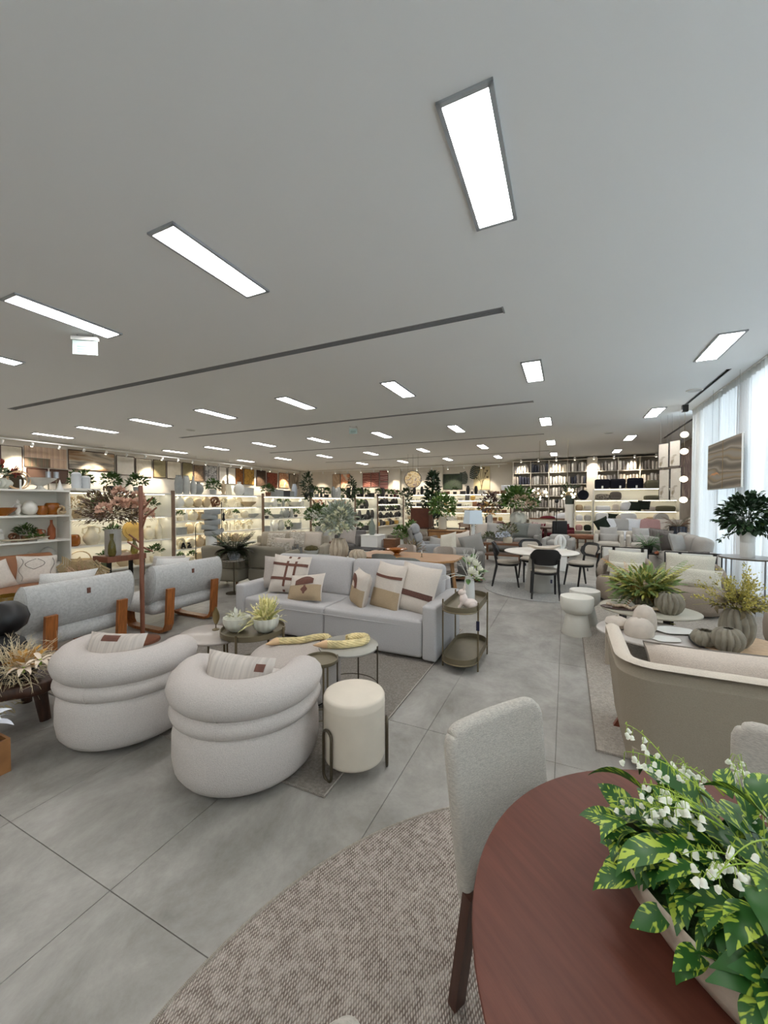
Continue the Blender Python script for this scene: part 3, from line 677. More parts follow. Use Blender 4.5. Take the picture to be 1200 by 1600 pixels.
c5 = twotone('tall beige and white cushion with a knotted brown leather belt', 0.42, 0.54, 0.16, (-1.80, 3.98, 0.66), R(-16), -0.28, 0.06, 9, -0.15)
patch(c5, 0.42, 0.54, 0.16, -0.97, 0.97, 0.28, 0.42, M_BROWNL, 'belt', off=0.006, seed=9, shape=lambda u, v: (-0.97 + 1.94 * u, 0.34 + 0.12 * v + 0.10 * (0.5 - u) ** 2))
c6 = cushion('white linen cushion with a braided brown belt by the sofa arm', 0.50, 0.54, 0.16, (-1.46, 3.98, 0.665), R(-12), -0.3, 0.1, M_LINEN, 10)
patch(c6, 0.50, 0.54, 0.16, -0.97, 0.97, -0.36, -0.12, mat('braided leather', C(84, 50, 40), 0.6, var=0.35, scale=90, bump=0.7), 'braided_belt', off=0.006, seed=10)
# coffee tables
def legs(t, r, n, z, rad, m, a0=0.0, top=0.0):
    for i in range(n):
        a = a0 + 2 * pi * i / n; one('leg', cyl(rad, 0.0, z + top, 8), m, t, (r * cos(a), r * sin(a), 0))
t = thing('tray_table', 'round olive bronze tray table with two ribbed bowls', 'coffee table', (-2.65, 2.78, 0.012))
one('tray', lathe([(0, 0.375), (0.285, 0.375), (0.292, 0.38), (0.292, 0.425), (0.284, 0.425), (0.282, 0.395), (0, 0.395)], 56), M_TRAY, t)
legs(t, 0.30, 4, 0.43, 0.011, M_BRASS, R(15), 0.012)
one('ring', tube([(0.30 * cos(2 * pi * i / 40), 0.30 * sin(2 * pi * i / 40), 0.06) for i in range(40)], 0.005, 6, True), M_BRASS, t)
M_MARBLE = mat('warm grey marble', C(176, 168, 160), 0.3, var=0.1, scale=5)
blob = [((0.27 + 0.05 * cos(2 * a + 0.6) + 0.03 * cos(3 * a)) * cos(a), (0.27 + 0.05 * cos(2 * a + 0.6)) * sin(a)) for a in [2 * pi * i / 48 for i in range(48)]]
t = thing('side_table', 'low pebble-shaped marble table touching the tray table', 'coffee table', (-3.06, 2.62, 0.012)); one('tabletop', prism(blob, 0.33, 0.35, 0.004), M_MARBLE, t); legs(t, 0.2, 3, 0.33, 0.009, M_BRASS, R(80), 0.0)
t = thing('leaf_ornament', 'small upright brass leaf on a round stand on the marble table', 'ornament', (-3.09, 2.74, 0.362))
one('stand', lathe([(0, 0), (0.035, 0), (0.035, 0.008), (0.006, 0.02), (0.005, 0.06), (0, 0.06)], 16), M_BRASS, t)
one('blade', grid(lambda u, v: ((u - 0.5) * 0.07 * sin(pi * (0.05 + 0.93 * v)), 0.012 * sin(pi * u), 0.05 + 0.17 * v), 6, 10, 0.004), mat('antique brass leaf', C(140, 122, 84), 0.4, metal=0.7), t, rz=R(20))
t = thing('round_ottoman', 'low round greige ottoman under the twisted raffia tassel', 'ottoman', (-2.03, 2.60, 0.012))
one('body', lathe([(0, 0.03), (0.33, 0.03), (0.37, 0.06), (0.38, 0.12), (0.38, 0.26), (0.372, 0.325), (0.34, 0.36), (0.27, 0.372), (0, 0.375)], 56), M_GREIGE, t)
one('piping', tube([(0.376 * cos(2 * pi * i / 56), 0.376 * sin(2 * pi * i / 56), 0.30) for i in range(56)], 0.004, 5, True), M_GREIGE, t)
one('plinth', cyl(0.3, 0, 0.035, 32), M_PLINTH, t)
t = thing('round_side_table', 'round grey stone-topped side table with slim bronze legs', 'side table', (-1.585, 2.72, 0.012))
one('tabletop', lathe([(0, 0.425), (0.235, 0.425), (0.24, 0.43), (0.24, 0.44), (0.236, 0.443), (0, 0.443)], 48), mat('grey glass top', C(160, 158, 150), 0.25, var=0.05, scale=6), t); legs(t, 0.243, 4, 0.44, 0.0065, M_BRONZE, R(10), 0.012)
one('ring', tube([(0.243 * cos(2 * pi * i / 40), 0.243 * sin(2 * pi * i / 40), 0.10) for i in range(40)], 0.004, 6, True), M_BRONZE, t)
one('hang_tag', box(0.012, 0.03, 0.05, (-0.16, -0.1, 0.12)), mat('tag navy', C(30, 32, 60), 0.5), t, sm=False)
t = thing('drink_table', 'tiny round bronze drink table between ottoman and pouf', 'side table', (-1.555, 2.28, 0.012))
one('tray', lathe([(0, 0.472), (0.118, 0.472), (0.122, 0.478), (0.122, 0.498), (0.116, 0.498), (0.114, 0.482), (0, 0.482)], 40), M_TRAY, t)
legs(t, 0.07, 3, 0.475, 0.0075, M_BRASS, R(200)); one('ring', tube([(0.075 * cos(2 * pi * i / 24), 0.075 * sin(2 * pi * i / 24), 0.09) for i in range(24)], 0.004, 5, True), M_BRASS, t)
# ribbed bowls with cream spikes
M_CERAM = mat('glazed white ceramic', C(214, 214, 202), 0.35, var=0.05, scale=8)
def ribbed_bowl(nrib, amp): return lambda th, z, r: 1 + amp * abs(cos(nrib * th / 2))
def fluted_bowl(name, label, loc, R_=0.10, H_=0.12, m=None, nr=14):
    t = thing(name, label, 'bowl', loc)
    one('bowl', lathe([(0.05, 0), (0.06, 0.006), (0.095, 0.04), (0.112, 0.085), (0.116, H_), (0.109, H_), (0.10, 0.085), (0.06, 0.03), (0, 0.02)], 56, ribbed_bowl(nr, 0.09)), m or M_CERAM, t); return t
M_SPIKE = mat('cream plume', C(226, 218, 160), 0.8, var=0.2, scale=12); M_SPIKEG = mat('pale green plume', C(170, 172, 105), 0.8)
def plume_mesh(n, L_, seed, spread=0.9):
    rnd = random.Random(seed); mb = MB()
    for i in range(n):
        a = rnd.uniform(0, 2 * pi); e = abs(rnd.gauss(0, spread * 0.6)); d = V((cos(a) * sin(e), sin(a) * sin(e), cos(e) + 0.1)).normalized(); l = L_ * rnd.uniform(0.7, 1.1)
        c = V((rnd.gauss(0, 0.02), rnd.gauss(0, 0.02), 0)); mb.add(tube([c, c + d * l * 0.35, c + d * l * 0.7 + V((0, 0, -0.02 * e)), c + d * l + V((0, 0, -0.05 * e))], [0.004, 0.009, 0.008, 0.0008], 5), mi=0 if rnd.random() < 0.8 else 1)
        for k in range(5):
            q = c + d * l * rnd.uniform(0.35, 0.95); mb.add(leaf(0.035, 0.009, 0.2, 0.1, 2), dirm(q, d + rdir(rnd) * 0.6))
    return mb
b = fluted_bowl('fluted_bowl', 'white fluted bowl holding spiky cream plumes on the tray table', (-2.52, 2.80, 0.408), 0.1, 0.135)
plume_mesh(110, 0.235, 3, 1.1).obj('plume', [M_SPIKE, M_SPIKEG], b, (0, 0, 0.10))
b = fluted_bowl('fluted_bowl', 'white fluted bowl with a few trailing stems on the tray table', (-2.775, 2.70, 0.408), 0.1, 0.13, nr=12)
mb = foliage(40, 0.07, 0.07, 0.04, 0.06, 0.02, 5, (0, 0, 0.12), -0.2, nm=2); mb.obj('sprig', [mat('pale sage leaf', C(196, 194, 160), 0.7), M_CERAM], b)
# raffia tassels with wooden cones
M_RAFFIA = mat('raffia twist', C(206, 190, 142), 0.85, var=0.25, scale=14, stretch=(1, 1, 1), bump=0.5, bscale=60)
M_CONE = mat('pale wood cone', C(206, 172, 132), 0.5, var=0.08, scale=10)
def twist(pts, rad, label, loc, cone_dir, strands=7):
    t = thing('raffia_tassel', label, 'tassel', loc); P_ = [V(p) for p in pts]
    def cat(i, s):
        p0 = P_[max(i - 1, 0)]; p1 = P_[i]; p2 = P_[min(i + 1, len(P_) - 1)]; p3 = P_[min(i + 2, len(P_) - 1)]
        return 0.5 * (2 * p1 + (p2 - p0) * s + (2 * p0 - 5 * p1 + 4 * p2 - p3) * s * s + (3 * p1 - p0 - 3 * p2 + p3) * s ** 3)
    path = [cat(i, k / 7) for i in range(len(P_) - 1) for k in range(7)] + [P_[-1]]
    for j in range(strands):
        q = []
        for i, p in enumerate(path):
            tn = (path[min(i + 1, len(path) - 1)] - path[max(i - 1, 0)]).normalized(); nx = tn.cross(V((0, 0, 1))).normalized(); ny = tn.cross(nx)
            a = 2 * pi * j / strands + i * 0.3; q.append(p + (nx * cos(a) + ny * sin(a)) * rad * 0.72 + V((0, 0, rad)))
        one('strand', tube(q, rad * 0.42, 6), M_RAFFIA, t)
    d = V(cone_dir).normalized(); mb = MB(); mb.add(lathe([(0.034, 0.0), (0.03, 0.03), (0.004, 0.11), (0, 0.112)], 20), Matrix.Translation(P_[0] + V((0, 0, rad))) @ d.to_track_quat('Z', 'X').to_matrix().to_4x4()); mb.obj('wooden_cone', M_CONE, t)
o_ = V((-2.03, 2.60, 0.388))
twist([V(p) - o_ for p in ((-2.235, 2.63, 0.388), (-2.15, 2.68, 0.388), (-2.06, 2.74, 0.388), (-2.0, 2.84, 0.388), (-1.92, 2.90, 0.388), (-1.85, 2.86, 0.385))], 0.026, 'twisted raffia tassel with pale wooden cone lying on the ottoman', o_, (-0.35, -1, 0.0))
o_ = V((-1.585, 2.72, 0.456))
twist([V(p) - o_ for p in ((-1.70, 2.585, 0.456), (-1.64, 2.60, 0.456), (-1.55, 2.66, 0.456), (-1.47, 2.77, 0.456), (-1.50, 2.86, 0.456), (-1.58, 2.84, 0.456), (-1.63, 2.77, 0.456))], 0.028, 'coiled raffia tassel on the round stone-topped side table', o_, (-0.7, -0.5, 0.0), 8)
# bar cart beside the sofa
def stadium(hl, hw, n=12): return [(hw * cos(a), (hl - hw) * (1 if s > 0 else -1) + hw * sin(a)) for s in (1, -1) for a in [(0 if s > 0 else pi) + pi * i / n for i in range(n + 1)]]
t = thing('bar_cart', 'two-tier oval bronze tray cart beside the grey sofa arm', 'cart', (-0.915, 3.94, 0.0))
for z in (0.09, 0.575):
    b_ = one('tray', prism(stadium(0.41, 0.165), z, z + 0.008), M_TRAY, t, sm=False)
    one('rim', tube([(x, y, z + 0.002) for x, y in stadium(0.413, 0.168)], 0.006, 6, True), M_BRASS, b_)
    v = []; f = []; ou = stadium(0.41, 0.165); inn = stadium(0.405, 0.16); n = len(ou)
    for pl_, zz in ((ou, z), (ou, z + 0.055), (inn, z + 0.055), (inn, z)): v += [(x, y, zz) for x, y in pl_]
    for k in range(3):
        for i in range(n): f.append((k * n + i, k * n + (i + 1) % n, (k + 1) * n + (i + 1) % n, (k + 1) * n + i))
    one('gallery', (v, f), M_TRAY, b_)
for sx in (-1, 1):
    for sy in (-1, 1): one('leg', cyl(0.008, 0, 0.66, 8), M_BRASS, t, (sx * 0.172, sy * 0.24, 0))
one('hang_tag', box(0.03, 0.004, 0.09, (0.172, -0.255, 0.44)), mat('tag navy', C(30, 32, 60), 0.5), t, sm=False)
# white vase with magnolias
M_PORC = mat('white porcelain', C(226, 226, 222), 0.35)
t = thing('magnolia_vase', 'white tapered vase of magnolias and white twigs on the bar cart', 'vase', (-0.90, 4.02, 0.583))
one('vase', lathe([(0.052, 0), (0.056, 0.004), (0.058, 0.06), (0.052, 0.18), (0.042, 0.255), (0.036, 0.255), (0.045, 0.18), (0.0, 0.02)], 32), M_PORC, t)
M_MAG = mat('magnolia petal', C(232, 232, 218), 0.6); M_MAGL = mat('glossy magnolia leaf', C(70, 104, 48), 0.35); M_TWIG = mat('white twig', C(222, 222, 214), 0.7)
rnd = random.Random(5)
PET = MB().add(leaf(0.075, 0.055, -0.7, 0.5, 5, 0.6)).mesh('petal', M_MAG); MLF = MB().add(leaf(0.11, 0.055, 0.4, 0.15, 6, 0.7)).mesh('leaf', M_MAGL)
for (c, d, n) in (((0.035, -0.06, 0.30), (0.3, -0.7, 0.5), 9), ((0.075, -0.03, 0.26), (0.8, -0.5, 0.25), 8), ((0.0, 0.0, 0.40), (0.2, -0.3, 0.9), 9), ((0.06, 0.0, 0.37), (0.5, -0.3, 0.7), 9), ((0.09, 0.04, 0.31), (0.9, 0.2, 0.3), 7)):
    d = V(d).normalized(); fl_ = one('flower_head', lathe([(0.004, -0.03), (0.012, 0.0), (0.0, 0.015)], 8), M_STEM, t, c)
    for k in range(n):
        a = 2 * pi * k / n; sd = d.orthogonal().normalized(); sd = Matrix.Rotation(a, 3, d) @ sd; p = link('petal', PET, fl_); p.matrix_local = dirm(V((0, 0, 0)), d * (0.9 if k % 2 else 0.45) + sd * 0.7, 0)
for (c, d) in (((0.03, -0.03, 0.25), (0.8, -0.5, 0.1)), ((-0.02, -0.03, 0.26), (-0.8, -0.4, 0.0)), ((0.08, 0.02, 0.30), (0.9, 0.3, 0.3)), ((-0.02, 0.03, 0.38), (-0.6, 0.2, 0.8)), ((0.02, 0.03, 0.40), (0.1, 0.4, 0.9)), ((0.07, 0.03, 0.25), (1, 0.2, -0.1)), ((0, -0.05, 0.24), (0.2, -0.9, -0.2))):
    o = link('leaf', MLF, t); o.matrix_local = dirm(V(c), V(d), rnd.uniform(-0.5, 0.5), rnd.uniform(0.85, 1.15))
for i in range(9):
    a = rnd.uniform(0, 6.28); e = rnd.uniform(0.2, 0.9); L_ = rnd.uniform(0.2, 0.3); d = V((cos(a) * sin(e), sin(a) * sin(e), cos(e)))
    mb = MB().add(tube([(0, 0, 0.22), V((0, 0, 0.25)) + d * L_ * 0.5, V((0, 0, 0.25)) + d * L_ + V((0, 0, 0.03))], [0.003, 0.003, 0.001], 5))
    for k in range(4):
        q = V((0, 0, 0.25)) + d * L_ * (0.4 + 0.14 * k); mb.add(tube([q, q + (d + rdir(rnd) * 0.8).normalized() * 0.07], [0.002, 0.0008], 4))
    mb.obj('twig', M_TWIG, t)
for (c, d) in (((-0.03, -0.02, 0.26), (-0.9, -0.5, 0.1)), ((-0.03, -0.02, 0.26), (-0.8, -0.7, -0.05))):
    one('twig', tube([c, V(c) + V(d) * 0.12 + V((0, 0, 0.02)), V(c) + V(d) * 0.25 + V((0, 0, -0.02))], [0.003, 0.003, 0.001], 5), M_TWIG, t)
# bunny figurine
t = thing('rabbit_figurine', 'blush white ceramic rabbit with upright ears on the bar cart', 'figurine', (-0.875, 3.73, 0.583), R(10))
M_RAB = mat('blush ceramic', C(222, 208, 200), 0.45)
mb = MB(); mb.add(lathe([(0, -1), (0.5, -0.87), (0.87, -0.5), (1, 0), (0.87, 0.5), (0.5, 0.87), (0, 1)], 16), T(0.05, 0, 0.05) @ SC(0.07, 0.045, 0.05))
mb.add(lathe([(0, -1), (0.5, -0.87), (0.87, -0.5), (1, 0), (0.87, 0.5), (0.5, 0.87), (0, 1)], 16), T(-0.015, 0, 0.085) @ SC(0.04, 0.038, 0.065)); mb.obj('body', M_RAB, t)
mb = MB(); mb.add(lathe([(0, -1), (0.5, -0.87), (0.87, -0.5), (1, 0), (0.87, 0.5), (0.5, 0.87), (0, 1)], 16), T(-0.03, 0, 0.155) @ RY(R(-20)) @ SC(0.04, 0.03, 0.032)); mb.obj('head', M_RAB, t)
for s in (-1, 1):
    one('ear', tube([(-0.015, s * 0.012, 0.175), (-0.008, s * 0.018, 0.20), (-0.004, s * 0.022, 0.235)], [0.008, 0.011, 0.002], 8), M_RAB, t)
    one('paw', tube([(-0.03, s * 0.022, 0.06), (-0.045, s * 0.024, 0.02), (-0.065, s * 0.024, 0.008)], [0.014, 0.012, 0.008], 8), M_RAB, t)
    one('haunch', lathe([(0, -1), (0.7, -0.7), (1, 0), (0.7, 0.7), (0, 1)], 12), M_RAB, t).matrix_local = T(0.07, s * 0.032, 0.035) @ SC(0.04, 0.02, 0.035)
# ================================================================ lounge chairs, coat rack, leather sofa, dried flowers
M_LOUNGE = mat('pale grey felt', C(186, 186, 184), 0.95, var=0.1, scale=45, bump=0.35, bscale=180, spec=0.15)
M_PLY = mat('orange-brown bent ply', C(148, 88, 42), 0.35, var=0.25, scale=5, stretch=(14, 14, 1.2), bump=0.03)
def lounge(label, loc, rz):
    t = thing('lounge_chair', label, 'armchair', loc, rz)           # faces +y, width along x
    W_ = 1.0
    def ell(cy_, cz, ry, rz_, tilt, n=28): return [(cy_ + ry * cos(a) * cos(tilt) - rz_ * sin(a) * sin(tilt), cz + ry * cos(a) * sin(tilt) + rz_ * sin(a) * cos(tilt)) for a in [2 * pi * i / n for i in range(n)]]
    def xprism(poly, w, bev):
        v, f = prism(poly, -w / 2, w / 2, bev); return [(z, x, y) for x, y, z in v], f
    b = one('backrest', xprism(ell(0.04, 0.605, 0.115, 0.245, R(14)), W_, 0.02), M_LOUNGE, t)
    for s in (-1, 1): one('piping', tube([(s * (W_ / 2 - 0.012), y, z) for y, z in ell(0.04, 0.605, 0.116, 0.246, R(14))], 0.004, 5, True), M_LOUNGE, b)
    one('seat', rbox(W_ * 0.98, 0.74, 0.19, 0.085, 4, puff=(0, 0, 0.015), c=(0, 0.36, 0.33)), M_LOUNGE, t)
    one('leather_tab', rbox(0.035, 0.012, 0.055, 0.004, 1, c=(0.02, -0.085, 0.72)), M_BROWNL, t)
    for s in (-1, 1):
        pth = [(-0.125, 0.56), (-0.11, 0.40), (-0.10, 0.25), (-0.09, 0.12), (-0.05, 0.045), (0.03, 0.0175), (0.2, 0.0175), (0.5, 0.0175), (0.62, 0.03), (0.66, 0.09), (0.67, 0.24)]
        v = []; f = []; n = len(pth)
        for i, (y, z) in enumerate(pth):
            a = V(pth[max(i - 1, 0)]); c = V(pth[min(i + 1, n - 1)]); d = (c - a).normalized(); nn = V((-d.y, d.x)) * 0.0175
            for q in (nn, -nn):
                for sx in (-1, 1): v.append((s * 0.33 + sx * 0.05, y + q.x, z + q.y))
        for i in range(n - 1):
            a = 4 * i; b2 = 4 * i + 4; f += [(a, a + 1, b2 + 1, b2), (a + 3, a + 2, b2 + 2, b2 + 3), (a + 2, a, b2, b2 + 2), (a + 1, a + 3, b2 + 3, b2 + 1)]
        f += [(0, 2, 3, 1), (4 * n - 4, 4 * n - 3, 4 * n - 1, 4 * n - 2)]
        one('leg', (v, f), M_PLY, t, sm=False)
    return t
lounge('pale felt lounge chair with bent-ply legs next to the black sculptural vase', (-4.44, 2.27, 0), R(93))
lounge('pale felt lounge chair with bent-ply legs, coat stand at its side', (-4.48, 3.52, 0), R(90))
cushion('white cushion on the lounge chair facing the leather sofa', 0.55, 0.38, 0.16, (-4.74, 2.28, 0.72), R(93), 0.4, 0.05, fabric('white cotton', C(212, 210, 206)), 21)
cushion('white cushion on the lounge chair beside the coat stand', 0.50, 0.36, 0.16, (-4.72, 3.45, 0.72), R(90), 0.4, 0.1, MATS['white cotton'], 22)
cushion('ribbed grey cushion standing behind the white cushion on the lounge chair', 0.46, 0.40, 0.16, (-4.92, 3.55, 0.70), R(85), 0.3, 0.1, mat('ribbed grey knit', C(186, 180, 174), 0.95, var=0.2, scale=4, stretch=(1, 1, 20)), 23)
# coat stand
M_COPPER = mat('reddish brown beech', C(122, 76, 56), 0.4, var=0.12, scale=8, stretch=(6, 6, 1))
t = thing('coat_stand', 'reddish wooden tree coat stand between the two lounge chairs', 'coat stand', (-4.42, 2.88, 0))
one('base', lathe([(0, 0), (0.175, 0), (0.18, 0.01), (0.175, 0.03), (0.12, 0.04), (0, 0.042)], 40), M_COPPER, t)
one('pole', lathe([(0.024, 0.03), (0.024, 1.78), (0.02, 1.80), (0, 1.803)], 16), M_COPPER, t)
for a, z0, z1, h0 in ((0.0, 1.50, 1.67, 0.14), (0.35, 1.40, 1.55, 0.16), (-0.3, 1.28, 1.46, 0.08), (pi, 1.13, 1.24, 0.14), (pi + 0.3, 1.05, 1.16, 0.14), (0.2, 1.10, 1.04, 0.12)):
    a += R(25); one('peg', tube([(0, 0, z0), (h0 * cos(a), h0 * sin(a), z1)], [0.011, 0.009], 8), M_COPPER, t)
# leather sofa
M_TAN = mat('tan leather', C(140, 92, 58), 0.5, var=0.1, scale=7, bump=0.15, bscale=40)
t = thing('leather_sofa', 'tan leather sofa in front of the white display shelf', 'sofa', (-6.86, 2.35, 0), R(-90))  # faces +y local -> +x
for s in (-1, 1):
    one('seat', rbox(0.92, 0.78, 0.20, 0.06, 3, puff=(0, 0, 0.02), c=(s * 0.465, 0.10, 0.34)), M_TAN, t)
    MB().add(rbox(0.92, 0.18, 0.46, 0.06, 3, puff=(0, 0.03, 0)), T(s * 0.465, -0.30, 0.62) @ RX(R(10))).obj('back_cushion', M_TAN, t)
    for yy in (-0.28, 0.4): one('leg', cyl(0.02, 0, 0.14, 10, 0.028), M_PLY, t, (s * 0.8, yy, 0))
one('frame', rbox(1.9, 0.84, 0.12, 0.03, 2, c=(0, 0.07, 0.19)), M_TAN, t)
M_EMBR = mat('white cushion with stitching', C(206, 198, 188), 0.9, var=0.05, scale=40)
c = cushion('white cushion with looping black stitch line on the leather sofa', 0.46, 0.42, 0.15, (-6.98, 3.0, 0.63), R(72), -0.25, 0.06, M_EMBR, 24)
def stitch(c, fn, n=40):
    pts = []
    for i in range(n + 1):
        a, b_ = fn(i / n); k = (max(0, 1 - a ** 4)) ** 0.5 * (max(0, 1 - b_ ** 4)) ** 0.5; pts.append((a * 0.23 * 0.96, -0.075 * k - 0.004, b_ * 0.21 * 0.96))
    one('stitch_line', tube(pts, 0.0025, 4), M_BLACK, c)
stitch(c, lambda s: (-0.1 + 0.42 * sin(2 * pi * s) * (1 if s < 2 else 1) + 0.1 * cos(5 * s), 0.75 - 1.5 * s if s < 0.5 else -0.75 + 1.5 * s))
stitch(c, lambda s: (-0.8 + 0.1 * sin(9 * s), 0.8 - 1.6 * s)); stitch(c, lambda s: (0.75 + 0.1 * sin(7 * s), 0.8 - 1.6 * s))
cushion('plain off-white cushion lying on the leather sofa seat', 0.44, 0.40, 0.15, (-6.95, 2.52, 0.60), R(100), -0.3, -0.2, M_EMBR, 25)
# dried monstera arrangement behind the lounge chair
M_DRY = mat('dried palm gold', C(186, 168, 132), 0.75, var=0.12, scale=12); M_PAMPAS = mat('pampas beige', C(196, 168, 140), 0.9, var=0.2, scale=60); M_HYD = mat('dried cream hydrangea', C(216, 196, 166), 0.85, var=0.15, scale=50)
def monstera(L_, w, n=9):
    """leaf blade with slits"""
    mb = MB()
    for i in range(n):
        t0 = 0.08 + 0.88 * i / n; t1 = t0 + 0.88 / n * 0.72; ww = w * sin(pi * (0.1 + 0.8 * t0)) ** 0.7
        for s in (1, -1):
            mb.add(([(L_ * t0, 0, 0), (L_ * t1, 0, 0), (L_ * t1 + 0.25 * ww, s * ww * 0.98, -0.15 * ww), (L_ * t0 + 0.22 * ww, s * ww, -0.15 * ww)], [(0, 1, 2, 3)] if s > 0 else [(3, 2, 1, 0)]))
    mb.add(tube([(-0.1, 0, 0), (L_, 0, -0.01)], [0.004, 0.001], 5)); return mb
t = thing('dried_arrangement', 'dried monstera leaves, pampas and cream hydrangeas in a dark jar', 'dried flowers', (-5.65, 2.90, 0.40))
one('jar', lathe([(0.07, 0), (0.10, 0.04), (0.10, 0.12), (0.06, 0.19), (0.05, 0.19), (0.08, 0.1), (0, 0.02)], 24), mat('dark brown jar', C(60, 42, 34), 0.4), t)
for d, s in (((-0.75, -0.35, 0.75), 1.1), ((0.6, 0.35, 0.55), 1.0), ((-0.2, -0.1, 1), 0.9), ((0.85, 0.5, 0.3), 0.9), ((-0.95, -0.4, 0.3), 0.9)):
    o = monstera(0.34 * s, 0.15 * s).obj('monstera_leaf', M_DRY, t); o.matrix_local = dirm(V((0, 0, 0.2)), V(d), R(70) if d[0] < 0 else R(-60))
rnd = random.Random(8); mb = MB()
for i in range(60):
    d = (V((0.1, 0.0, 0.8)) + rdir(rnd) * 0.6).normalized(); mb.add(tube([(0, 0, 0.18), V((0, 0, 0.2)) + d * 0.12, V((0, 0, 0.2)) + d * 0.26], [0.003, 0.014, 0.001], 5))
mb.obj('pampas', M_PAMPAS, t)
def flower_ball(R_, n, seed, pw=0.02):
    rnd = random.Random(seed); mb = MB()
    for i in range(n):
        d = rdir(rnd, -0.3, 1); mb.add(leaf(pw * 1.3, pw, -0.3, 0.2, 2), dirm(d * R_ * 0.75, d + rdir(rnd) * 0.5, rnd.uniform(0, 3)))
    return mb
for c in ((0.02, -0.10, 0.24), (0.13, 0.02, 0.25), (-0.1, -0.1, 0.2), (0.2, 0.1, 0.24)): flower_ball(0.075, 90, int(c[0] * 100), 0.03).obj('hydrangea', M_HYD, t, c)
t = thing('plinth_table', 'low dark round table carrying the dried monstera jar', 'table', (-5.65, 2.9, 0)); one('tabletop', cyl(0.3, 0.37, 0.40, 32, bev=0.005), M_WALNUT2, t); one('column', cyl(0.1, 0.02, 0.37, 20), M_WALNUT2, t); one('foot', cyl(0.22, 0, 0.025, 28), M_WALNUT2, t)
# amber glass jar by the leather sofa
M_AMBER = mat('amber glass', C(196, 116, 30), 0.12, trans=0.55, spec=0.5); M_AMBERG = mat('smoky gold glass', C(150, 118, 50), 0.15, trans=0.5)
def jar_r(r, h, n=0, amp=0.0): return lathe([(r * 0.7, 0), (r * 0.95, h * 0.1), (r, h * 0.45), (r * 0.93, h * 0.8), (r * 0.8, h), (r * 0.74, h), (r * 0.85, h * 0.7), (0, h * 0.06)], 32, (lambda t, z, q: 1 + amp * cos(n * t)) if n else None)
t = thing('amber_vase', 'large smoky gold ribbed glass vase behind the lounge chair', 'vase', (-5.35, 2.05, 0.0)); one('glass', jar_r(0.17, 0.62, 12, 0.05), M_AMBERG, t)
# black sculptural vase, dried flowers, white poinsettia at the room's edge
t = thing('black_sculpture', 'matt black pebble sculpture on a dark log table', 'sculpture', (-3.98, 1.50, 0.36))
for z, r, x, y in ((0.105, 0.15, -0.03, 0.0), (0.33, 0.17, -0.04, 0.03)):
    one('pebble', lathe([(0, -1), (0.45, -0.92), (0.85, -0.55), (1, 0), (0.85, 0.55), (0.45, 0.92), (0, 1)], 7, None), M_BLACK, t).matrix_local = T(x, y, z) @ RZ(z * 9) @ SC(r, r * 0.8, 0.13 if z > 0.2 else 0.105)
M_LOG = mat('dark log wood', C(60, 36, 24), 0.5, var=0.4, scale=4, stretch=(2, 9, 2), bump=0.25)
t = thing('log_table', 'dark wooden log table under the dried flowers', 'table', (-3.72, 1.42, 0)); 
one('tabletop', prism([((0.42 + 0.03 * cos(3 * a) + 0.02 * cos(7 * a)) * cos(a), (0.38 + 0.03 * sin(4 * a)) * sin(a)) for a in [2 * pi * i / 36 for i in range(36)]], 0.28, 0.36, 0.012), M_LOG, t)
for a in (0.4, 2.4, 4.6): one('leg', tube([(0.22 * cos(a), 0.22 * sin(a), 0.29), (0.27 * cos(a), 0.27 * sin(a), 0)], [0.05, 0.035], 8), M_LOG, t)
t = thing('dried_flower_bowl', 'black bowl of bleached twigs, amber leaves and cream lilies on the log table', 'dried flowers', (-3.46, 1.36, 0.36))
one('bowl', lathe([(0.06, 0), (0.11, 0.04), (0.13, 0.10), (0.12, 0.10), (0.09, 0.05), (0, 0.02)], 24), M_BLACK, t)
rnd = random.Random(4)
M_BLEACH = mat('bleached twig', C(212, 198, 166), 0.85); M_GOLDL = mat('amber leaf', C(190, 142, 62), 0.6); M_LILY = mat('cream lily petal', C(222, 206, 186), 0.6)
mb = MB()
for i in range(170):
    d = (V((0.55, 0.1, 0.45)) + rdir(rnd) * 0.75).normalized(); L_ = rnd.uniform(0.14, 0.26); c = V((rnd.gauss(0, 0.03), rnd.gauss(0, 0.03), 0.09)); mb.add(tube([c, c + d * L_ * 0.6, c + d * L_ + V((0, 0, -0.03))], [0.0022, 0.0018, 0.0008], 4))
    for k in range(3): q = c + d * L_ * rnd.uniform(0.5, 0.95); mb.add(tube([q, q + (d + rdir(rnd)).normalized() * 0.05], [0.0014, 0.0006], 3))
mb.obj('twigs', M_BLEACH, t)['kind'] = 'stuff'
foliage(30, 0.12, 0.08, 0.06, 0.09, 0.035, 7, (0.08, 0.02, 0.12), 0.0).obj('amber_leaves', M_GOLDL, t)['kind'] = 'stuff'
PETL = MB().add(leaf(0.10, 0.035, 0.8, 0.3, 5)).mesh('petal', M_LILY)
for c in ((0.17, -0.03, 0.13), (0.2, 0.05, 0.16)):
    fl_ = one('lily', cyl(0.008, -0.03, 0.01, 6), M_STEM, t, c)
    for k in range(6):
        o = link('petal', PETL, fl_); o.matrix_local = dirm(V((0, 0, 0)), V((0.5 + 0.8 * cos(k * 1.05), 0.8 * sin(k * 1.05), 0.35)))
foliage(70, 0.13, 0.13, 0.12, 0.05, 0.01, 9, (0.02, -0.12, -0.08), -1).obj('tillandsia', mat('dusty olive tillandsia', C(150, 138, 104), 0.9), t)['kind'] = 'stuff'
t = thing('poinsettia', 'white fabric poinsettia in a small wooden crate on the floor', 'artificial flower', (-3.10, 1.03, 0.0))
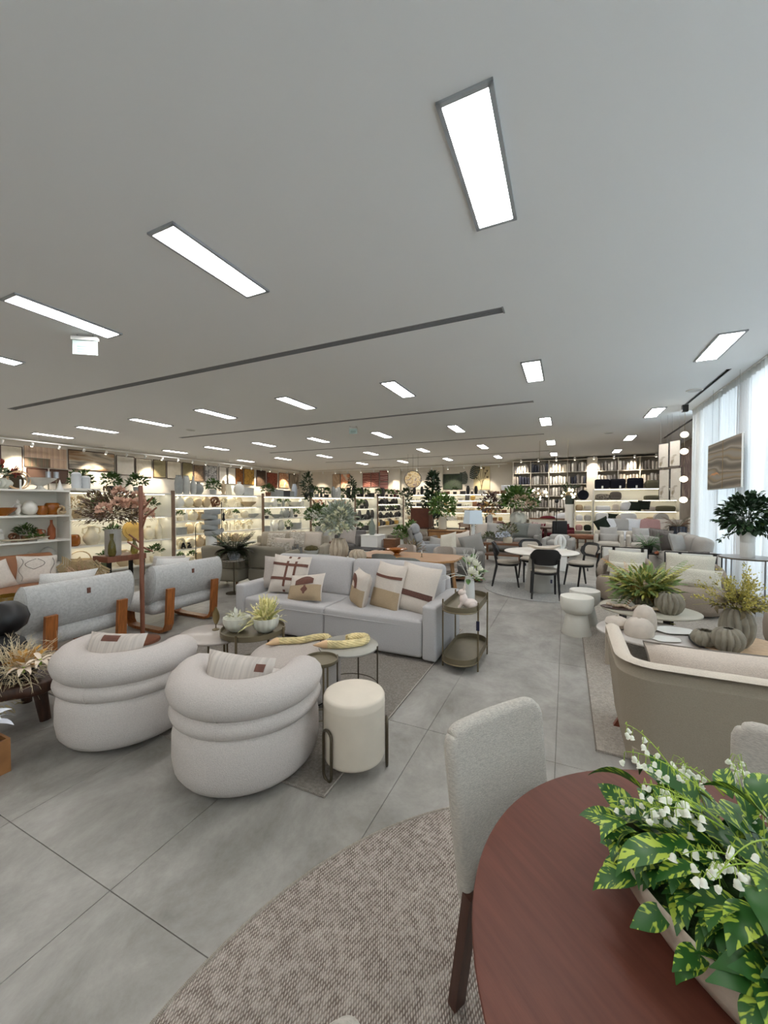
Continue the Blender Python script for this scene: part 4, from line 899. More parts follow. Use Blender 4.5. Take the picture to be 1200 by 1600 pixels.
for s in (-1, 1):
    one('crate_side', box(0.22, 0.014, 0.20, (0, s * 0.103, 0.10)), mat('honey wood crate', C(150, 104, 62), 0.5, var=0.15, scale=10), t, sm=False); one('crate_side', box(0.014, 0.192, 0.20, (s * 0.103, 0, 0.10)), MATS['honey wood crate'], t, sm=False)
one('crate_base', box(0.2, 0.2, 0.014, (0, 0, 0.008)), MATS['honey wood crate'], t, sm=False)
M_POIN = mat('white fabric petal', C(222, 226, 234), 0.7)
PO = MB().add(leaf(0.15, 0.075, 0.5, 0.2, 6, 0.9)).mesh('petal', M_POIN); rnd = random.Random(9)
for ring, (n, e, s) in enumerate(((8, 0.15, 1.0), (7, 0.5, 0.85), (6, 0.9, 0.6))):
    for k in range(n):
        a = 2 * pi * k / n + ring * 0.4; o = link('petal', PO, t); o.matrix_local = dirm(V((0.03 * cos(a), 0.03 * sin(a), 0.30 + ring * 0.02)), V((cos(a), sin(a), e)), rnd.uniform(-0.4, 0.4), s)
one('stem', tube([(0, 0, 0.02), (0, 0, 0.31)], 0.006, 6), M_STEMD, t); one('centre', flower_ball(0.02, 30, 3, 0.012)[:] if False else lathe([(0.0, 0.3), (0.018, 0.32), (0.0, 0.345)], 8), M_BLEACH, t)
# ================================================================ round white dining set
M_GREYRUG = rug_mat('mottled grey rug', C(150, 150, 148), C(198, 197, 192), 18)
t = tag(one('round_rug', lathe([(1.03, 0), (1.035, 0.004), (1.03, 0.01), (0, 0.01)], 72), M_GREYRUG, None, (-0.40, 7.80, 0)), 'round mottled pale grey rug under the white cone table', 'rug')
one('binding', tube([(1.033 * cos(2 * pi * i / 72), 1.033 * sin(2 * pi * i / 72), 0.006) for i in range(72)], 0.006, 5, True), mat('grey rug binding', C(165, 165, 162), 0.9), t)
M_STONEG = mat('pale concrete', C(186, 184, 178), 0.55, var=0.05, scale=6)
t = thing('cone_table', 'round white-topped dining table on a broad pale cone', 'table', (-0.41, 7.66, 0.01))
one('tabletop', lathe([(0, 0.685), (0.60, 0.685), (0.635, 0.70), (0.638, 0.707), (0.632, 0.712), (0, 0.712)], 64), mat('ivory table top', C(212, 208, 200), 0.4), t)
one('cone', lathe([(0, 0), (0.27, 0), (0.275, 0.006), (0.185, 0.69), (0, 0.69)], 40), M_STONEG, t)
M_PAD = fabric('stone grey pad', C(178, 170, 158), 0.06, 120)
def cafe_chair(label, loc, rz, padback=True):
    t = thing('cafe_chair', label, 'chair', loc, rz)     # faces +y
    one('seat', lathe([(0, 0.425), (0.2, 0.425), (0.225, 0.44), (0.225, 0.46), (0.205, 0.475), (0, 0.48)], 32, lambda a, z, r: 1 + 0.04 * cos(4 * a)), M_PAD, t)
    one('seat_ring', lathe([(0.15, 0.395), (0.215, 0.395), (0.22, 0.43), (0.15, 0.43)], 28), M_BLACK, t)
    def fn(u, v, off=0.0):
        a = (u - 0.5) * 1.7; r = 0.34 + off; z = 0.695 + 0.27 * (v - 0.5) * (1 - 0.7 * (2 * u - 1) ** 6)
        k = 1 - 0.05 * (2 * v - 1) ** 4
        return (r * sin(a) * k * 0.92, -0.235 - 0.06 * v + r * (1 - cos(a)) * 0.8, z)
    one('backrest', grid(lambda u, v: fn(u, v, 0.0), 16, 6, 0.02), M_BLACK, t)
    one('back_pad', grid(lambda u, v: V(fn(0.03 + 0.94 * u, 0.05 + 0.9 * v, -0.005)) + V((0, 0.03 * (1 - (2 * u - 1) ** 4) * (1 - (2 * v - 1) ** 4), 0)), 16, 6), M_PAD, t)
    for s in (-1, 1):
        one('leg', tube([(s * 0.185, 0.15, 0.41), (s * 0.2, 0.215, 0)], [0.021, 0.015], 10), M_BLACK, t)
        one('leg', tube([(s * 0.2, -0.235, 0.66), (s * 0.19, -0.19, 0.44), (s * 0.195, -0.19, 0.38), (s * 0.215, -0.27, 0.0)], [0.018, 0.022, 0.022, 0.015], 10), M_BLACK, t)
    one('hang_tag', box(0.03, 0.004, 0.06, (0.09, -0.21, 0.30)), MATS['tag navy'], t, sm=False)
    return t
cafe_chair('black framed cafe chair with its bare black back towards the aisle', (-0.325, 7.15, 0.01), R(8))
cafe_chair('black framed cafe chair with stone pads beside the tall upholstered sofa side', (-1.03, 7.86, 0.01), R(-82))
cafe_chair('black framed cafe chair with stone pads next to the white stools', (0.27, 8.30, 0.01), R(125))
cafe_chair('black framed cafe chair half hidden behind the boat-shaped bowl', (-0.62, 8.50, 0.01), R(196))
t = thing('boat_bowl', 'pale boat-shaped bowl of dark pebbles on the white cone table', 'bowl', (-0.36, 7.72, 0.722), R(12))
def bfn(u, v):
    a = (u - 0.5) * 2; b = (v - 0.5) * 2; w = 0.11 * (1 - a * a) ** 0.6
    return (a * 0.29, b * w, 0.015 + 0.09 * a * a + 0.06 * b * b * (1 - a * a) ** 0.5)
one('shell', grid(bfn, 20, 8, 0.012), mat('pale mango wood', C(200, 190, 176), 0.6, var=0.08, scale=12), t)
rnd = random.Random(2)
for i in range(9): one('pebble', lathe([(0, -1), (0.8, -0.6), (1, 0), (0.8, 0.6), (0, 1)], 8), M_BLACK, t).matrix_local = T(rnd.uniform(-0.12, 0.12), rnd.uniform(-0.04, 0.04), 0.045) @ SC(0.025, 0.02, 0.016)
# white hourglass stools
M_IVORY = mat('ivory lacquer', C(214, 212, 202), 0.5, var=0.03, scale=4)
def stool(label, loc, s=1.0, m=None):
    t = thing('drum_stool', label, 'stool', loc)
    one('seat', lathe([(0, 0.26), (0.13, 0.26), (0.165, 0.285), (0.183, 0.33), (0.188, 0.38), (0.188, 0.45), (0.183, 0.46), (0, 0.46)], 40), m or M_IVORY, t)
    one('base', lathe([(0, 0), (0.165, 0), (0.17, 0.008), (0.115, 0.26), (0, 0.262)], 40), m or M_IVORY, t); t.scale = (s,) * 3; return t
stool('ivory hourglass stool at the corner of the right-hand rug, drum seat on a cone'.replace('right-hand ', 'long '), (0.13, 5.30, 0.0))
stool('ivory hourglass stool behind the first, next to the taupe tub chair', (0.235, 5.78, 0.0), 0.98, M_MARBLE if False else mat('mottled ivory', C(208, 206, 198), 0.5, var=0.08, scale=14))
# ================================================================ taupe lounge area on the long rug
t = tag(one('area_rug', rbox(2.6, 4.3, 0.012, 0.003, 1, c=(0, 0, 0.006)), rug_mat('ribbed oat rug', C(150, 142, 132), C(206, 199, 188), 34, R(0)), None, (1.49, 4.97, 0), sm=False), 'long ribbed oat rug under the taupe tub chairs and beige sofa', 'rug')
one('binding', tube([(sx * 1.297, sy * 2.147, 0.007) for sx, sy in ((-1, -1), (1, -1), (1, 1), (-1, 1))], 0.006, 6, True), mat('oat rug binding', C(120, 112, 102), 0.9), t)
M_TAUPE = fabric('taupe velvet', C(150, 138, 126), 0.05, 60)
M_KNIT = mat('cream waffle knit', C(208, 204, 190), 0.95, var=0.10, scale=110, bump=0.9, bscale=90, spec=0.1)
def shell_chair(label, loc, rz):
    t = thing('shell_armchair', label, 'armchair', loc, rz)       # faces +y
    one('plinth', cyl(0.3, 0, 0.04, 28), M_PLINTH, t)
    one('base', lathe([(0, 0.03), (0.33, 0.03), (0.385, 0.06), (0.41, 0.14), (0.415, 0.27), (0.40, 0.37), (0.35, 0.41), (0, 0.42)], 44), M_TAUPE, t)
    def fn(u, v):
        a = R(182) + R(176) * u; hgt = 0.40 * (0.30 + 0.70 * sin(pi * (0.06 + 0.88 * u)) ** 0.55); r = 0.40 + 0.02 * sin(pi * v)
        return (r * cos(a), r * sin(a), 0.36 + hgt * v)
    v, f = grid(fn, 28, 8, 0.0); mb = MB()
    # thick soft wall: outer and inner skins joined by a rounded lip
    def wall(u, w):
        a = R(182) + R(176) * u; hgt = 0.42 * (0.35 + 0.65 * sin(pi * (0.05 + 0.9 * u)) ** 0.6)
        q = w * 2 - 1; th = 0.055
        if w < 0.4: k = w / 0.4; return ((0.41 + 0.012 * sin(pi * k)) * cos(a), (0.41 + 0.012 * sin(pi * k)) * sin(a), 0.34 + (hgt - th) * k)
        if w > 0.6: k = (1 - w) / 0.4; return (0.30 * cos(a), 0.30 * sin(a), 0.34 + (hgt - th) * k)
        k = (w - 0.4) / 0.2 * pi; return ((0.355 + th * cos(k)) * cos(a), (0.355 + th * cos(k)) * sin(a), 0.34 + hgt - th + th * sin(k))
    one('backrest', grid(wall, 32, 20), M_TAUPE, t)
    for s in (0, 1):
        a = R(182) + R(176) * s; mb = MB(); hgt = 0.42 * (0.35 + 0.65 * sin(pi * 0.05) ** 0.6)
        mb.add(lathe([(0, -1), (0.6, -0.8), (1, -0.3), (1, 0.3), (0.6, 0.85), (0, 1)], 14), T(0.355 * cos(a), 0.355 * sin(a), 0.34 + hgt * 0.5) @ SC(0.056, 0.056, hgt * 0.52)); mb.obj('arm_end', M_TAUPE, t)
    return t
shell_chair('taupe velvet shell armchair beside the ivory stools', (0.88, 7.38, 0), R(172))
shell_chair('taupe velvet shell armchair with two stacked waffle cushions', (1.66, 7.02, 0), R(165))
cushion('square cream waffle cushion in the taupe chair beside the stools', 0.54, 0.38, 0.16, (0.90, 7.42, 0.635), R(-8), -0.3, 0.04, M_KNIT, 31)
cushion('small cream waffle lumbar cushion in the taupe chair beside the stools', 0.44, 0.26, 0.14, (0.86, 7.24, 0.53), R(-10), -0.35, 0.0, M_KNIT, 32)
cushion('square cream waffle cushion standing behind the lumbar one', 0.60, 0.40, 0.16, (1.66, 7.10, 0.65), R(-12), -0.3, 0.03, M_KNIT, 33)
cushion('long cream waffle lumbar cushion in front of the square one', 0.60, 0.28, 0.15, (1.68, 6.90, 0.53), R(-14), -0.35, 0.03, M_KNIT, 34)
shell_chair('taupe velvet shell armchair close to the window curtain', (2.40, 5.60, 0), R(110))
def blob_poly(rx, ry, ph=0.0, n=48, k=0.06): return [(rx * (1 + k * cos(2 * a + ph) + k * 0.6 * cos(3 * a + ph)) * cos(a), ry * (1 + k * cos(2 * a + ph)) * sin(a)) for a in [2 * pi * i / n for i in range(n)]]
M_SAGE = mat('beige lacquer', C(182, 176, 160), 0.35, var=0.03, scale=4)
t = thing('pebble_table', 'beige lacquer pebble coffee table holding the fern bowl', 'coffee table', (0.86, 5.36, 0.012)); one('tabletop', prism(blob_poly(0.47, 0.43, 0.5), 0.345, 0.37, 0.006), M_SAGE, t)
for a in (0.5, 2.6, 4.6): one('leg', box(0.03, 0.12, 0.35, (0, 0, 0.175)), M_BLACKM, t, (0.26 * cos(a), 0.24 * sin(a), 0), a, sm=False)
t = thing('pebble_table', 'low grey marble pebble coffee table with white domes', 'coffee table', (0.79, 4.62, 0.012)); one('tabletop', prism(blob_poly(0.50, 0.43, 2.4), 0.275, 0.30, 0.006), mat('grey marble top', C(186, 180, 174), 0.35, var=0.05, scale=3), t)
for a in (0.9, 3.0, 5.1): one('leg', box(0.03, 0.12, 0.28, (0, 0, 0.14)), M_BLACKM, t, (0.26 * cos(a), 0.24 * sin(a), 0), a, sm=False)
t = thing('pebble_table', 'tan leather topped pebble table by the ribbed stone vases', 'coffee table', (1.42, 4.40, 0.012)); one('tabletop', prism(blob_poly(0.36, 0.40, 1.2), 0.315, 0.34, 0.005), mat('tan suede', C(186, 158, 128), 0.8, var=0.08, scale=30), t); one('rim', tube([(x, y, 0.327) for x, y in blob_poly(0.362, 0.402, 1.2)], 0.012, 6, True), M_BLACKM, t)
for a in (0.2, 2.3, 4.4): one('leg', cyl(0.012, 0, 0.32, 8), M_BLACKM, t, (0.24 * cos(a), 0.26 * sin(a), 0))
# ribbed stone vases
M_STONEV = mat('grey-green stoneware', C(134, 128, 114), 0.7, var=0.12, scale=14, bump=0.2, bscale=40)
def rib_vase(r, h, n=13, amp=0.17, tw=0.8, mouth=0.35):
    prof = [(r * 0.5, 0), (r * 0.62, h * 0.04), (r * 0.8, h * 0.16), (r * 0.94, h * 0.32), (r, h * 0.5), (r * 0.97, h * 0.64), (r * 0.87, h * 0.8), (r * 0.7, h * 0.93), (r * mouth, h), (r * mouth * 0.86, h * 0.985), (r * 0.6, h * 0.88), (r * 0.78, h * 0.66), (r * 0.7, h * 0.3), (0, h * 0.1)]
    return lathe(prof, 8 * n, lambda a, z, q: 1 + amp * (1.6 * abs(sin((n * a + tw * sin(9 * z / h)) / 2)) - 0.9))
def stone_vase(label, loc, r, h, name='ribbed_vase', m=None, n=13, mouth=0.4):
    t = thing(name, label, 'vase', loc); one('body', rib_vase(r, h, n, mouth=mouth), m or M_STONEV, t); return t
M_FERN = [mat('olive fern', C(170, 168, 88), 0.6, var=0.2, scale=20), mat('green fern', C(124, 148, 86), 0.6, var=0.2, scale=20), mat('rust fern', C(190, 140, 76), 0.6, var=0.2, scale=20)]
def fern(t, n, L_, w, seed, z0, mats, rise=0.9, bend=1.0, nl=10, lw=0.014, name='frond'):
    rnd = random.Random(seed); ms = {}
    for i in range(n):
        a = 2 * pi * i / n + rnd.uniform(-0.3, 0.3); k = rnd.randrange(len(mats)); key = (k, i % 4)
        if key not in ms: ms[key] = MB().add(frond(L_, w, nl, bend * (0.7 + 0.25 * (i % 4)), lw, rise * (1.25 - 0.28 * (i % 4)))).mesh(name, mats[k])
        s = rnd.uniform(0.75, 1.15); link(name, ms[key], t, (0.02 * cos(a), 0.02 * sin(a), z0), a, None, s)
t = stone_vase('grey ribbed bowl bursting with olive and rust fern fronds', (0.845, 5.46, 0.382), 0.125, 0.15, 'fern_bowl', None, 15, 0.6)
fern(t, 60, 0.42, 0.085, 4, 0.12, [M_FERN[0], M_FERN[1], M_FERN[0], M_FERN[1], M_FERN[2]], 1.15, 0.95, 14, 0.024); foliage(330, 0.30, 0.30, 0.20, 0.13, 0.034, 44, (0, 0, 0.22), -0.3, nm=2, inner=0.2).obj('foliage', M_FERN, t)['kind'] = 'stuff'
stone_vase('squat grey ribbed vase with torn mouth on the beige pebble table', (1.04, 5.20, 0.382), 0.128, 0.235)
t = thing('bead_garland', 'dark tray and knotted beige bead garland on the beige pebble table', 'ornament', (0.72, 5.20, 0.382))
one('tray', lathe([(0, 0), (0.11, 0), (0.15, 0.012), (0.145, 0.018), (0.1, 0.008), (0, 0.008)], 28), M_WALNUT2, t, (-0.12, 0.02, 0)).scale = (1.5, 0.7, 1)
for i in range(26):
    a = i * 0.5; one('bead', lathe([(0, -1), (0.7, -0.7), (1, 0), (0.7, 0.7), (0, 1)], 8), mat('beige wooden bead', C(196, 178, 156), 0.6, var=0.15, scale=30), t).matrix_local = T(-0.27 + 0.021 * i, 0.03 * sin(a), 0.035 + 0.012 * cos(a * 1.7)) @ SC(0.019, 0.019, 0.019)
M_BISQ = mat('bisque ceramic', C(196, 186, 174), 0.75, var=0.05, scale=18)
t = thing('onion_vase', 'flattened bisque onion vase on the grey marble pebble table', 'vase', (0.49, 4.66, 0.312)); one('body', lathe([(0.05, 0), (0.09, 0.01), (0.115, 0.05), (0.10, 0.09), (0.05, 0.112), (0.015, 0.118), (0.012, 0.128), (0.009, 0.10), (0, 0.09)], 36), M_BISQ, t); one('lip', tube([(0.015 * cos(a), 0.015 * sin(a), 0.128) for a in [2 * pi * i / 14 for i in range(14)]], 0.003, 5, True), M_BISQ, t)
for lb, loc, r, h in (('squat bisque dome vase on the grey marble pebble table', (0.655, 4.47, 0.312), 0.125, 0.17), ('taller bisque dome vase behind the squat dome', (0.735, 4.70, 0.312), 0.105, 0.25)):
    t = thing('dome_vase', lb, 'vase', loc); one('body', lathe([(r * 0.95, 0), (r, h * 0.08), (r * 0.99, h * 0.4), (r * 0.9, h * 0.7), (r * 0.62, h * 0.92), (r * 0.2, h), (0.015, h), (0.013, h - 0.03), (0, h - 0.035)], 36, lambda a, z, q: 1 + 0.03 * sin(2 * a + z * 20)), M_BISQ, t); one('lip', tube([(0.017 * cos(a), 0.017 * sin(a), h) for a in [2 * pi * i / 14 for i in range(14)]], 0.003, 5, True), M_BISQ, t)
for lb, loc, s in (('larger wavy-edged white platter on the grey marble pebble table', (0.99, 4.74, 0.312), 1.0), ('smaller wavy-edged white platter on the grey marble pebble table', (0.86, 4.42, 0.312), 0.72)):
    t = thing('wavy_platter', lb, 'plate', loc, R(20)); one('dish', lathe([(0, 0.004), (0.12, 0.004), (0.155, 0.014), (0.158, 0.018), (0.12, 0.011), (0, 0.010)], 40, lambda a, z, q: (1 + 0.06 * sin(5 * a) * (q > 0.1)) * 1.0), M_PORC, t).scale = (s * 1.15, s * 0.8, s); one('foot_ring', cyl(0.06 * s, 0, 0.006, 16), M_PORC, t)
t = stone_vase('tall grey ribbed vase full of yellow mimosa branches', (1.36, 4.36, 0.352), 0.115, 0.33, 'mimosa_vase', None, 12, 0.45)
rnd = random.Random(12); M_MIM = [mat('mimosa yellow', C(184, 172, 84), 0.7, var=0.2, scale=40), mat('mimosa olive', C(150, 146, 78), 0.7, var=0.2, scale=40)]
for i in range(42):
    a = rnd.uniform(0, 6.28); e = rnd.uniform(0.15, 1.35); L_ = rnd.uniform(0.26, 0.44); d = V((cos(a) * sin(e), sin(a) * sin(e), cos(e))); c = V((0, 0, 0.31)); mb = MB()
    mb.add(tube([c, c + d * L_ * 0.5, c + d * L_ + V((0, 0, -0.07 * e))], [0.003, 0.002, 0.001], 4), mi=1)
    for k in range(44):
        q = c + d * L_ * rnd.uniform(0.2, 1.0) + rdir(rnd) * 0.022; mb.add(leaf(0.026, 0.012, 0.2, 0.3, 2), dirm(q, d + rdir(rnd) * 0.9, rnd.uniform(0, 3)), mi=0 if rnd.random() < 0.65 else 1)
    mb.obj('branch', M_MIM, t)
foliage(60, 0.12, 0.12, 0.1, 0.09, 0.04, 3, (0.0, 0.0, 0.35), -0.3, bend=0.8).obj('dried_leaves', mat('grey-brown dried leaf', C(104, 92, 66), 0.8, var=0.2, scale=20), t)['kind'] = 'stuff'
stone_vase('middle-sized grey ribbed vase in front of the mimosa vase', (1.245, 4.17, 0.352), 0.105, 0.20)
stone_vase('low wide grey ribbed pot beside the middle-sized vase', (1.115, 4.27, 0.352), 0.095, 0.135, n=9, mouth=0.6)
# beige sofa with its back to the camera
M_BSOFA = fabric('beige sofa twill', C(158, 148, 132), 0.05, 160)
M_BSOFAI = fabric('pale sofa lining', C(204, 194, 180), 0.05, 160)
t = thing('beige_sofa', 'beige sofa with low wrap-around back turned to the round table', 'sofa', (1.29, 3.40, 0.0))  # faces +y
def sb(u, v):
    # plan curve: arm - rounded corner - back - corner - arm ; v: outer skin up, lip, inner skin down
    L1, L2, r = 0.60, 1.62, 0.20; tot = 2 * L1 + L2 + 2 * (pi / 2 * r); s = u * tot
    def pos(s):
        if s < L1: return V((-1.01, 0.0 - s)), V((-1, 0))
        s -= L1
        if s < pi / 2 * r: a = s / r; return V((-1.01 + r - r * cos(a), 0.0 - L1 - r * sin(a))), V((-cos(a), -sin(a)))
        s -= pi / 2 * r
        if s < L2: return V((-1.01 + r + s, 0.0 - L1 - r)), V((0, -1))
        s -= L2
        if s < pi / 2 * r: a = s / r; return V((1.01 - r + r * sin(a), 0.0 - L1 - r * cos(a))), V((sin(a), -cos(a)))
        s -= pi / 2 * r; return V((1.01, 0.0 - L1 + s)), V((1, 0))
    p, n = pos(s); return p, n
def sofa_shell(u, v):
    p, n = sb(u, v)
    if v < 0.5: k = v / 0.5; q = p - n * (0.07 * (1 - k)); return (q.x, q.y, 0.06 + 0.61 * k)
    k = (v - 0.5) / 0.5; q = p - n * 0.09; return (q.x, q.y, 0.67 - 0.53 * k)
one('shell', grid(lambda u, v: sofa_shell(u, v * 0.5), 70, 8, 0.0), M_BSOFA, t); one('lining', grid(lambda u, v: sofa_shell(u, 0.5 + v * 0.5), 70, 6, 0.0), M_BSOFAI, t)
one('top_edge', grid(lambda u, v: (lambda p, n: ((p - n * 0.09 * v).x, (p - n * 0.09 * v).y, 0.67 + 0.018 * sin(pi * v)))(*sb(u, 0)), 70, 6), M_BSOFAI, t)
for e in (0, 1):
    x = -1.01 if e == 0 else 0.92; one('arm_face', box(0.088, 0.012, 0.30, (x + 0.045, 0.0, 0.52)), M_BSOFAI, t, sm=False)
one('underframe', boxb(-0.92, -0.72, 0.06, 0.92, 0.0, 0.15), M_BSOFA, t, sm=False)
for s in (-1, 1):
    one('seat', rbox(0.90, 0.68, 0.28, 0.05, 3, puff=(0, 0, 0.02), c=(s * 0.455, -0.34, 0.30)), M_BSOFAI, t)
    for yy in (-0.55, -0.2): one('leg', bar((s * 0.88 if yy > -0.4 else s * 0.6, yy, 0.15), (s * 0.955 if yy > -0.4 else s * 0.6, yy, 0.0), 0.035), mat('red-brown leg', C(122, 62, 42), 0.4), t, sm=False)
for i, x in enumerate((0.93, 1.80)):
    c = cushion('long pinkish beige back cushion %s' % ('by the sofa end nearest the aisle' if i == 0 else 'in the window-side half of the beige sofa'), 0.92, 0.38, 0.19, (x - 0.02, 2.84, 0.56), R(180), 0.30, 0.02, fabric('pinkish linen', C(198, 186, 174), 0.06, 120), 41 + i)
    one('piping', tube([(a * 0.46 * (1 - 0.07 * (1 - b_ * b_)), 0, b_ * 0.19 * (1 - 0.07 * (1 - a * a))) for a, b_ in [(-1 + 0.2 * k, 1) for k in range(11)] + [(1, 1 - 0.2 * k) for k in range(1, 11)] + [(1 - 0.2 * k, -1) for k in range(1, 11)] + [(-1, -1 + 0.2 * k) for k in range(1, 10)]], 0.006, 5, True), mat('grey piping', C(120, 112, 104), 0.9), c)
# ================================================================ window side: white-backed chairs, sectional, greenery
M_WLEATH = mat('white leather', C(214, 212, 206), 0.5)
def framed_chair(label, loc, rz):
    t = thing('framed_armchair', label, 'armchair', loc, rz)   # faces +y, back at -y
    for x0, x1 in ((-0.40, -0.22), (-0.17, 0.30), (0.36, 0.42)): one('back_panel', rbox(x1 - x0, 0.07, 0.42, 0.02, 2, c=((x0 + x1) / 2, -0.34, 0.41)), M_WLEATH, t)
    for x in (-0.195, 0.33): one('back_strap', box(0.045, 0.085, 0.44, (x, -0.34, 0.41)), M_BLACK, t, sm=False)
    one('frame', tube([(sx * 0.43, sy * 0.36, z) for sx, sy, z in ((-1, -1, 0.64), (1, -1, 0.64))], 0.012, 6), M_BLACKM, t)
    one('seat', rbox(0.80, 0.66, 0.16, 0.04, 2, puff=(0, 0, 0.01), c=(0, 0.02, 0.36)), M_WLEATH, t)
    for s in (-1, 1): one('leg', tube([(s * 0.43, -0.36, 0.64), (s * 0.43, -0.36, 0.012), (s * 0.43, 0.36, 0.012), (s * 0.43, 0.36, 0.55), (s * 0.43, -0.30, 0.55)], 0.012, 6), M_BLACKM, t)
framed_chair('white leather armchair with black straps and frame behind the stools-side taupe chair'.replace('stools-side ', 'first '), (1.20, 10.2, 0), R(-8))
framed_chair('white leather armchair with black straps and frame below the sectional sofa', (2.28, 9.66, 0), R(-10))
M_LEAFG = [mat('bright fern green', C(66, 116, 46), 0.55, var=0.2, scale=20), mat('mid fern green', C(50, 92, 40), 0.55, var=0.2, scale=20)]
t = thing('potted_fern', 'bright green fern in a black pot between the white leather chairs', 'plant', (1.74, 10.78, 0.45)); one('pot', lathe([(0.07, 0), (0.10, 0.16), (0.09, 0.16), (0, 0.12)], 20), M_BLACK, t)
fern(t, 40, 0.30, 0.05, 6, 0.14, M_LEAFG, 1.15, 1.0, 9, 0.018)
t = thing('small_table', 'low dark side table under the potted fern', 'side table', (1.74, 10.78, 0)); one('tabletop', cyl(0.24, 0.43, 0.45, 28, bev=0.004), M_BLACKM, t); legs(t, 0.18, 3, 0.43, 0.01, M_BLACKM)
one('stem_ornament', tube([(0.12, -0.15, 0.45), (0.16, -0.17, 0.50)], [0.05, 0.03], 8), mat('copper bowl', C(170, 104, 74), 0.4, metal=0.5), t)
# L-shaped grey sectional along the curtain
M_SECT = fabric('light grey sectional', C(170, 166, 160), 0.06, 90); M_DKG = fabric('charcoal grey cushion', C(98, 92, 88), 0.1, 90)
M_DKS = mat('charcoal pinstripe', C(104, 98, 94), 0.95, var=0.25, scale=3, stretch=(40, 1, 1)); M_SILV = fabric('silver grey cushion', C(166, 164, 160), 0.06, 90)
t = thing('sectional_sofa', 'long light grey sectional sofa against the sheer curtain', 'sofa', (2.35, 11.3, 0), R(90))  # faces +y local -> -x
one('base', rbox(2.3, 0.90, 0.30, 0.04, 2, c=(0, 0, 0.20)), M_SECT, t)
for i in range(3):
    x = -0.75 + 0.75 * i; one('seat', rbox(0.74, 0.72, 0.14, 0.05, 3, puff=(0, 0, 0.02), c=(x, 0.08, 0.40)), M_SECT, t); MB().add(rbox(0.74, 0.2, 0.44, 0.08, 3, puff=(0, 0.04, 0.02)), T(x, -0.33, 0.62) @ RX(R(10))).obj('back_cushion', M_SECT, t)
for s in (-1, 1): one('arm', rbox(0.14, 0.92, 0.56, 0.04, 2, c=(s * 1.2, 0, 0.30)), M_SECT, t)
for s in (-1, 1): one('foot', box(0.06, 0.06, 0.06, (s * 1.1, 0.3, 0.03)), M_PLINTH, t, sm=False)
one('throw', grid(lambda u, v: (-1.285 + 0.01 * sin(9 * u), -0.32 + 0.36 * u, 0.60 - 0.52 * v), 8, 8, 0.008), M_DKS, t)
for lb, w, h, loc, rz, m in (('charcoal cushion at the far end of the sectional', 0.5, 0.5, (2.2, 12.1, 0.70), 30, M_DKG), ('charcoal pinstripe cushion on the sectional', 0.55, 0.5, (2.15, 11.7, 0.70), 10, M_DKS), ('dark grey cushion leaning in the middle of the sectional', 0.5, 0.45, (2.2, 11.1, 0.68), 35, M_DKG), ('silver grey cushion in the middle of the sectional', 0.42, 0.36, (1.98, 11.25, 0.62), 10, M_SILV), ('pale silver cushion at the near end of the sectional', 0.5, 0.46, (2.25, 10.6, 0.70), 55, M_SILV)):
    cushion(lb, w, h, 0.17, loc, R(rz), -0.3, 0.1, m, int(loc[1] * 10))
# fluted vase of greenery on a metal and glass table
M_CHROME = mat('brushed steel', C(170, 172, 176), 0.3, metal=0.9)
t = thing('metal_side_table', 'round steel-framed side table near the curtain', 'side table', (2.46, 7.54, 0)); one('tabletop', cyl(0.33, 0.78, 0.795, 40), mat('smoked grey top', C(150, 148, 146), 0.3), t); one('rim', tube([(0.33 * cos(2 * pi * i / 40), 0.33 * sin(2 * pi * i / 40), 0.785) for i in range(40)], 0.012, 6, True), M_BRONZE, t); legs(t, 0.30, 4, 0.78, 0.012, M_CHROME, R(20))
t = thing('foliage_vase', 'tall white fluted vase with dark green branches on the steel table', 'vase', (2.44, 7.50, 0.795)); one('vase', lathe([(0.075, 0), (0.08, 0.01), (0.08, 0.21), (0.076, 0.22), (0.08, 0.23), (0.085, 0.47), (0.078, 0.47), (0.07, 0.2), (0, 0.03)], 60, lambda a, z, r: 1 + 0.07 * abs(sin(11 * a))), M_PORC, t)
M_DKLEAF = [mat('dark green leaf', C(40, 68, 34), 0.45, var=0.2, scale=20), mat('deep green leaf', C(30, 54, 30), 0.45, var=0.2, scale=20), mat('lime leaf', C(118, 140, 52), 0.5)]
foliage(1100, 0.34, 0.34, 0.28, 0.085, 0.045, 14, (0.0, 0, 0.64), -0.95, nm=2, stems=26).obj('foliage', M_DKLEAF, t)['kind'] = 'stuff'
rnd = random.Random(3)
for d in ((0.7, 0.2, -0.5), (0.8, -0.2, -0.35), (-0.9, -0.3, 0.1), (0.3, 0.1, 1.0), (-0.6, -0.2, -0.4), (0.9, 0.3, 0.5)):
    d = V(d).normalized(); mb = MB(); c = V((0, 0, 0.5)); mb.add(tube([c, c + d * 0.25 + V((0, 0, 0.06)), c + d * 0.48], [0.004, 0.003, 0.002], 5), mi=1)
    for k in range(14): mb.add(leaf(0.08, 0.04, 0.4, 0.2, 3), dirm(c + d * (0.2 + 0.28 * k / 13), d + rdir(rnd) * 0.9, rnd.uniform(-1, 1)))
    mb.obj('branch', M_DKLEAF, t)
o = MB().add(leaf(0.16, 0.12, 0.4, 0.2, 6, 0.6)).obj('lime_leaf', M_DKLEAF[2], t); o.matrix_local = dirm(V((0.04, -0.1, 0.55)), V((0.3, -0.8, -0.2)))
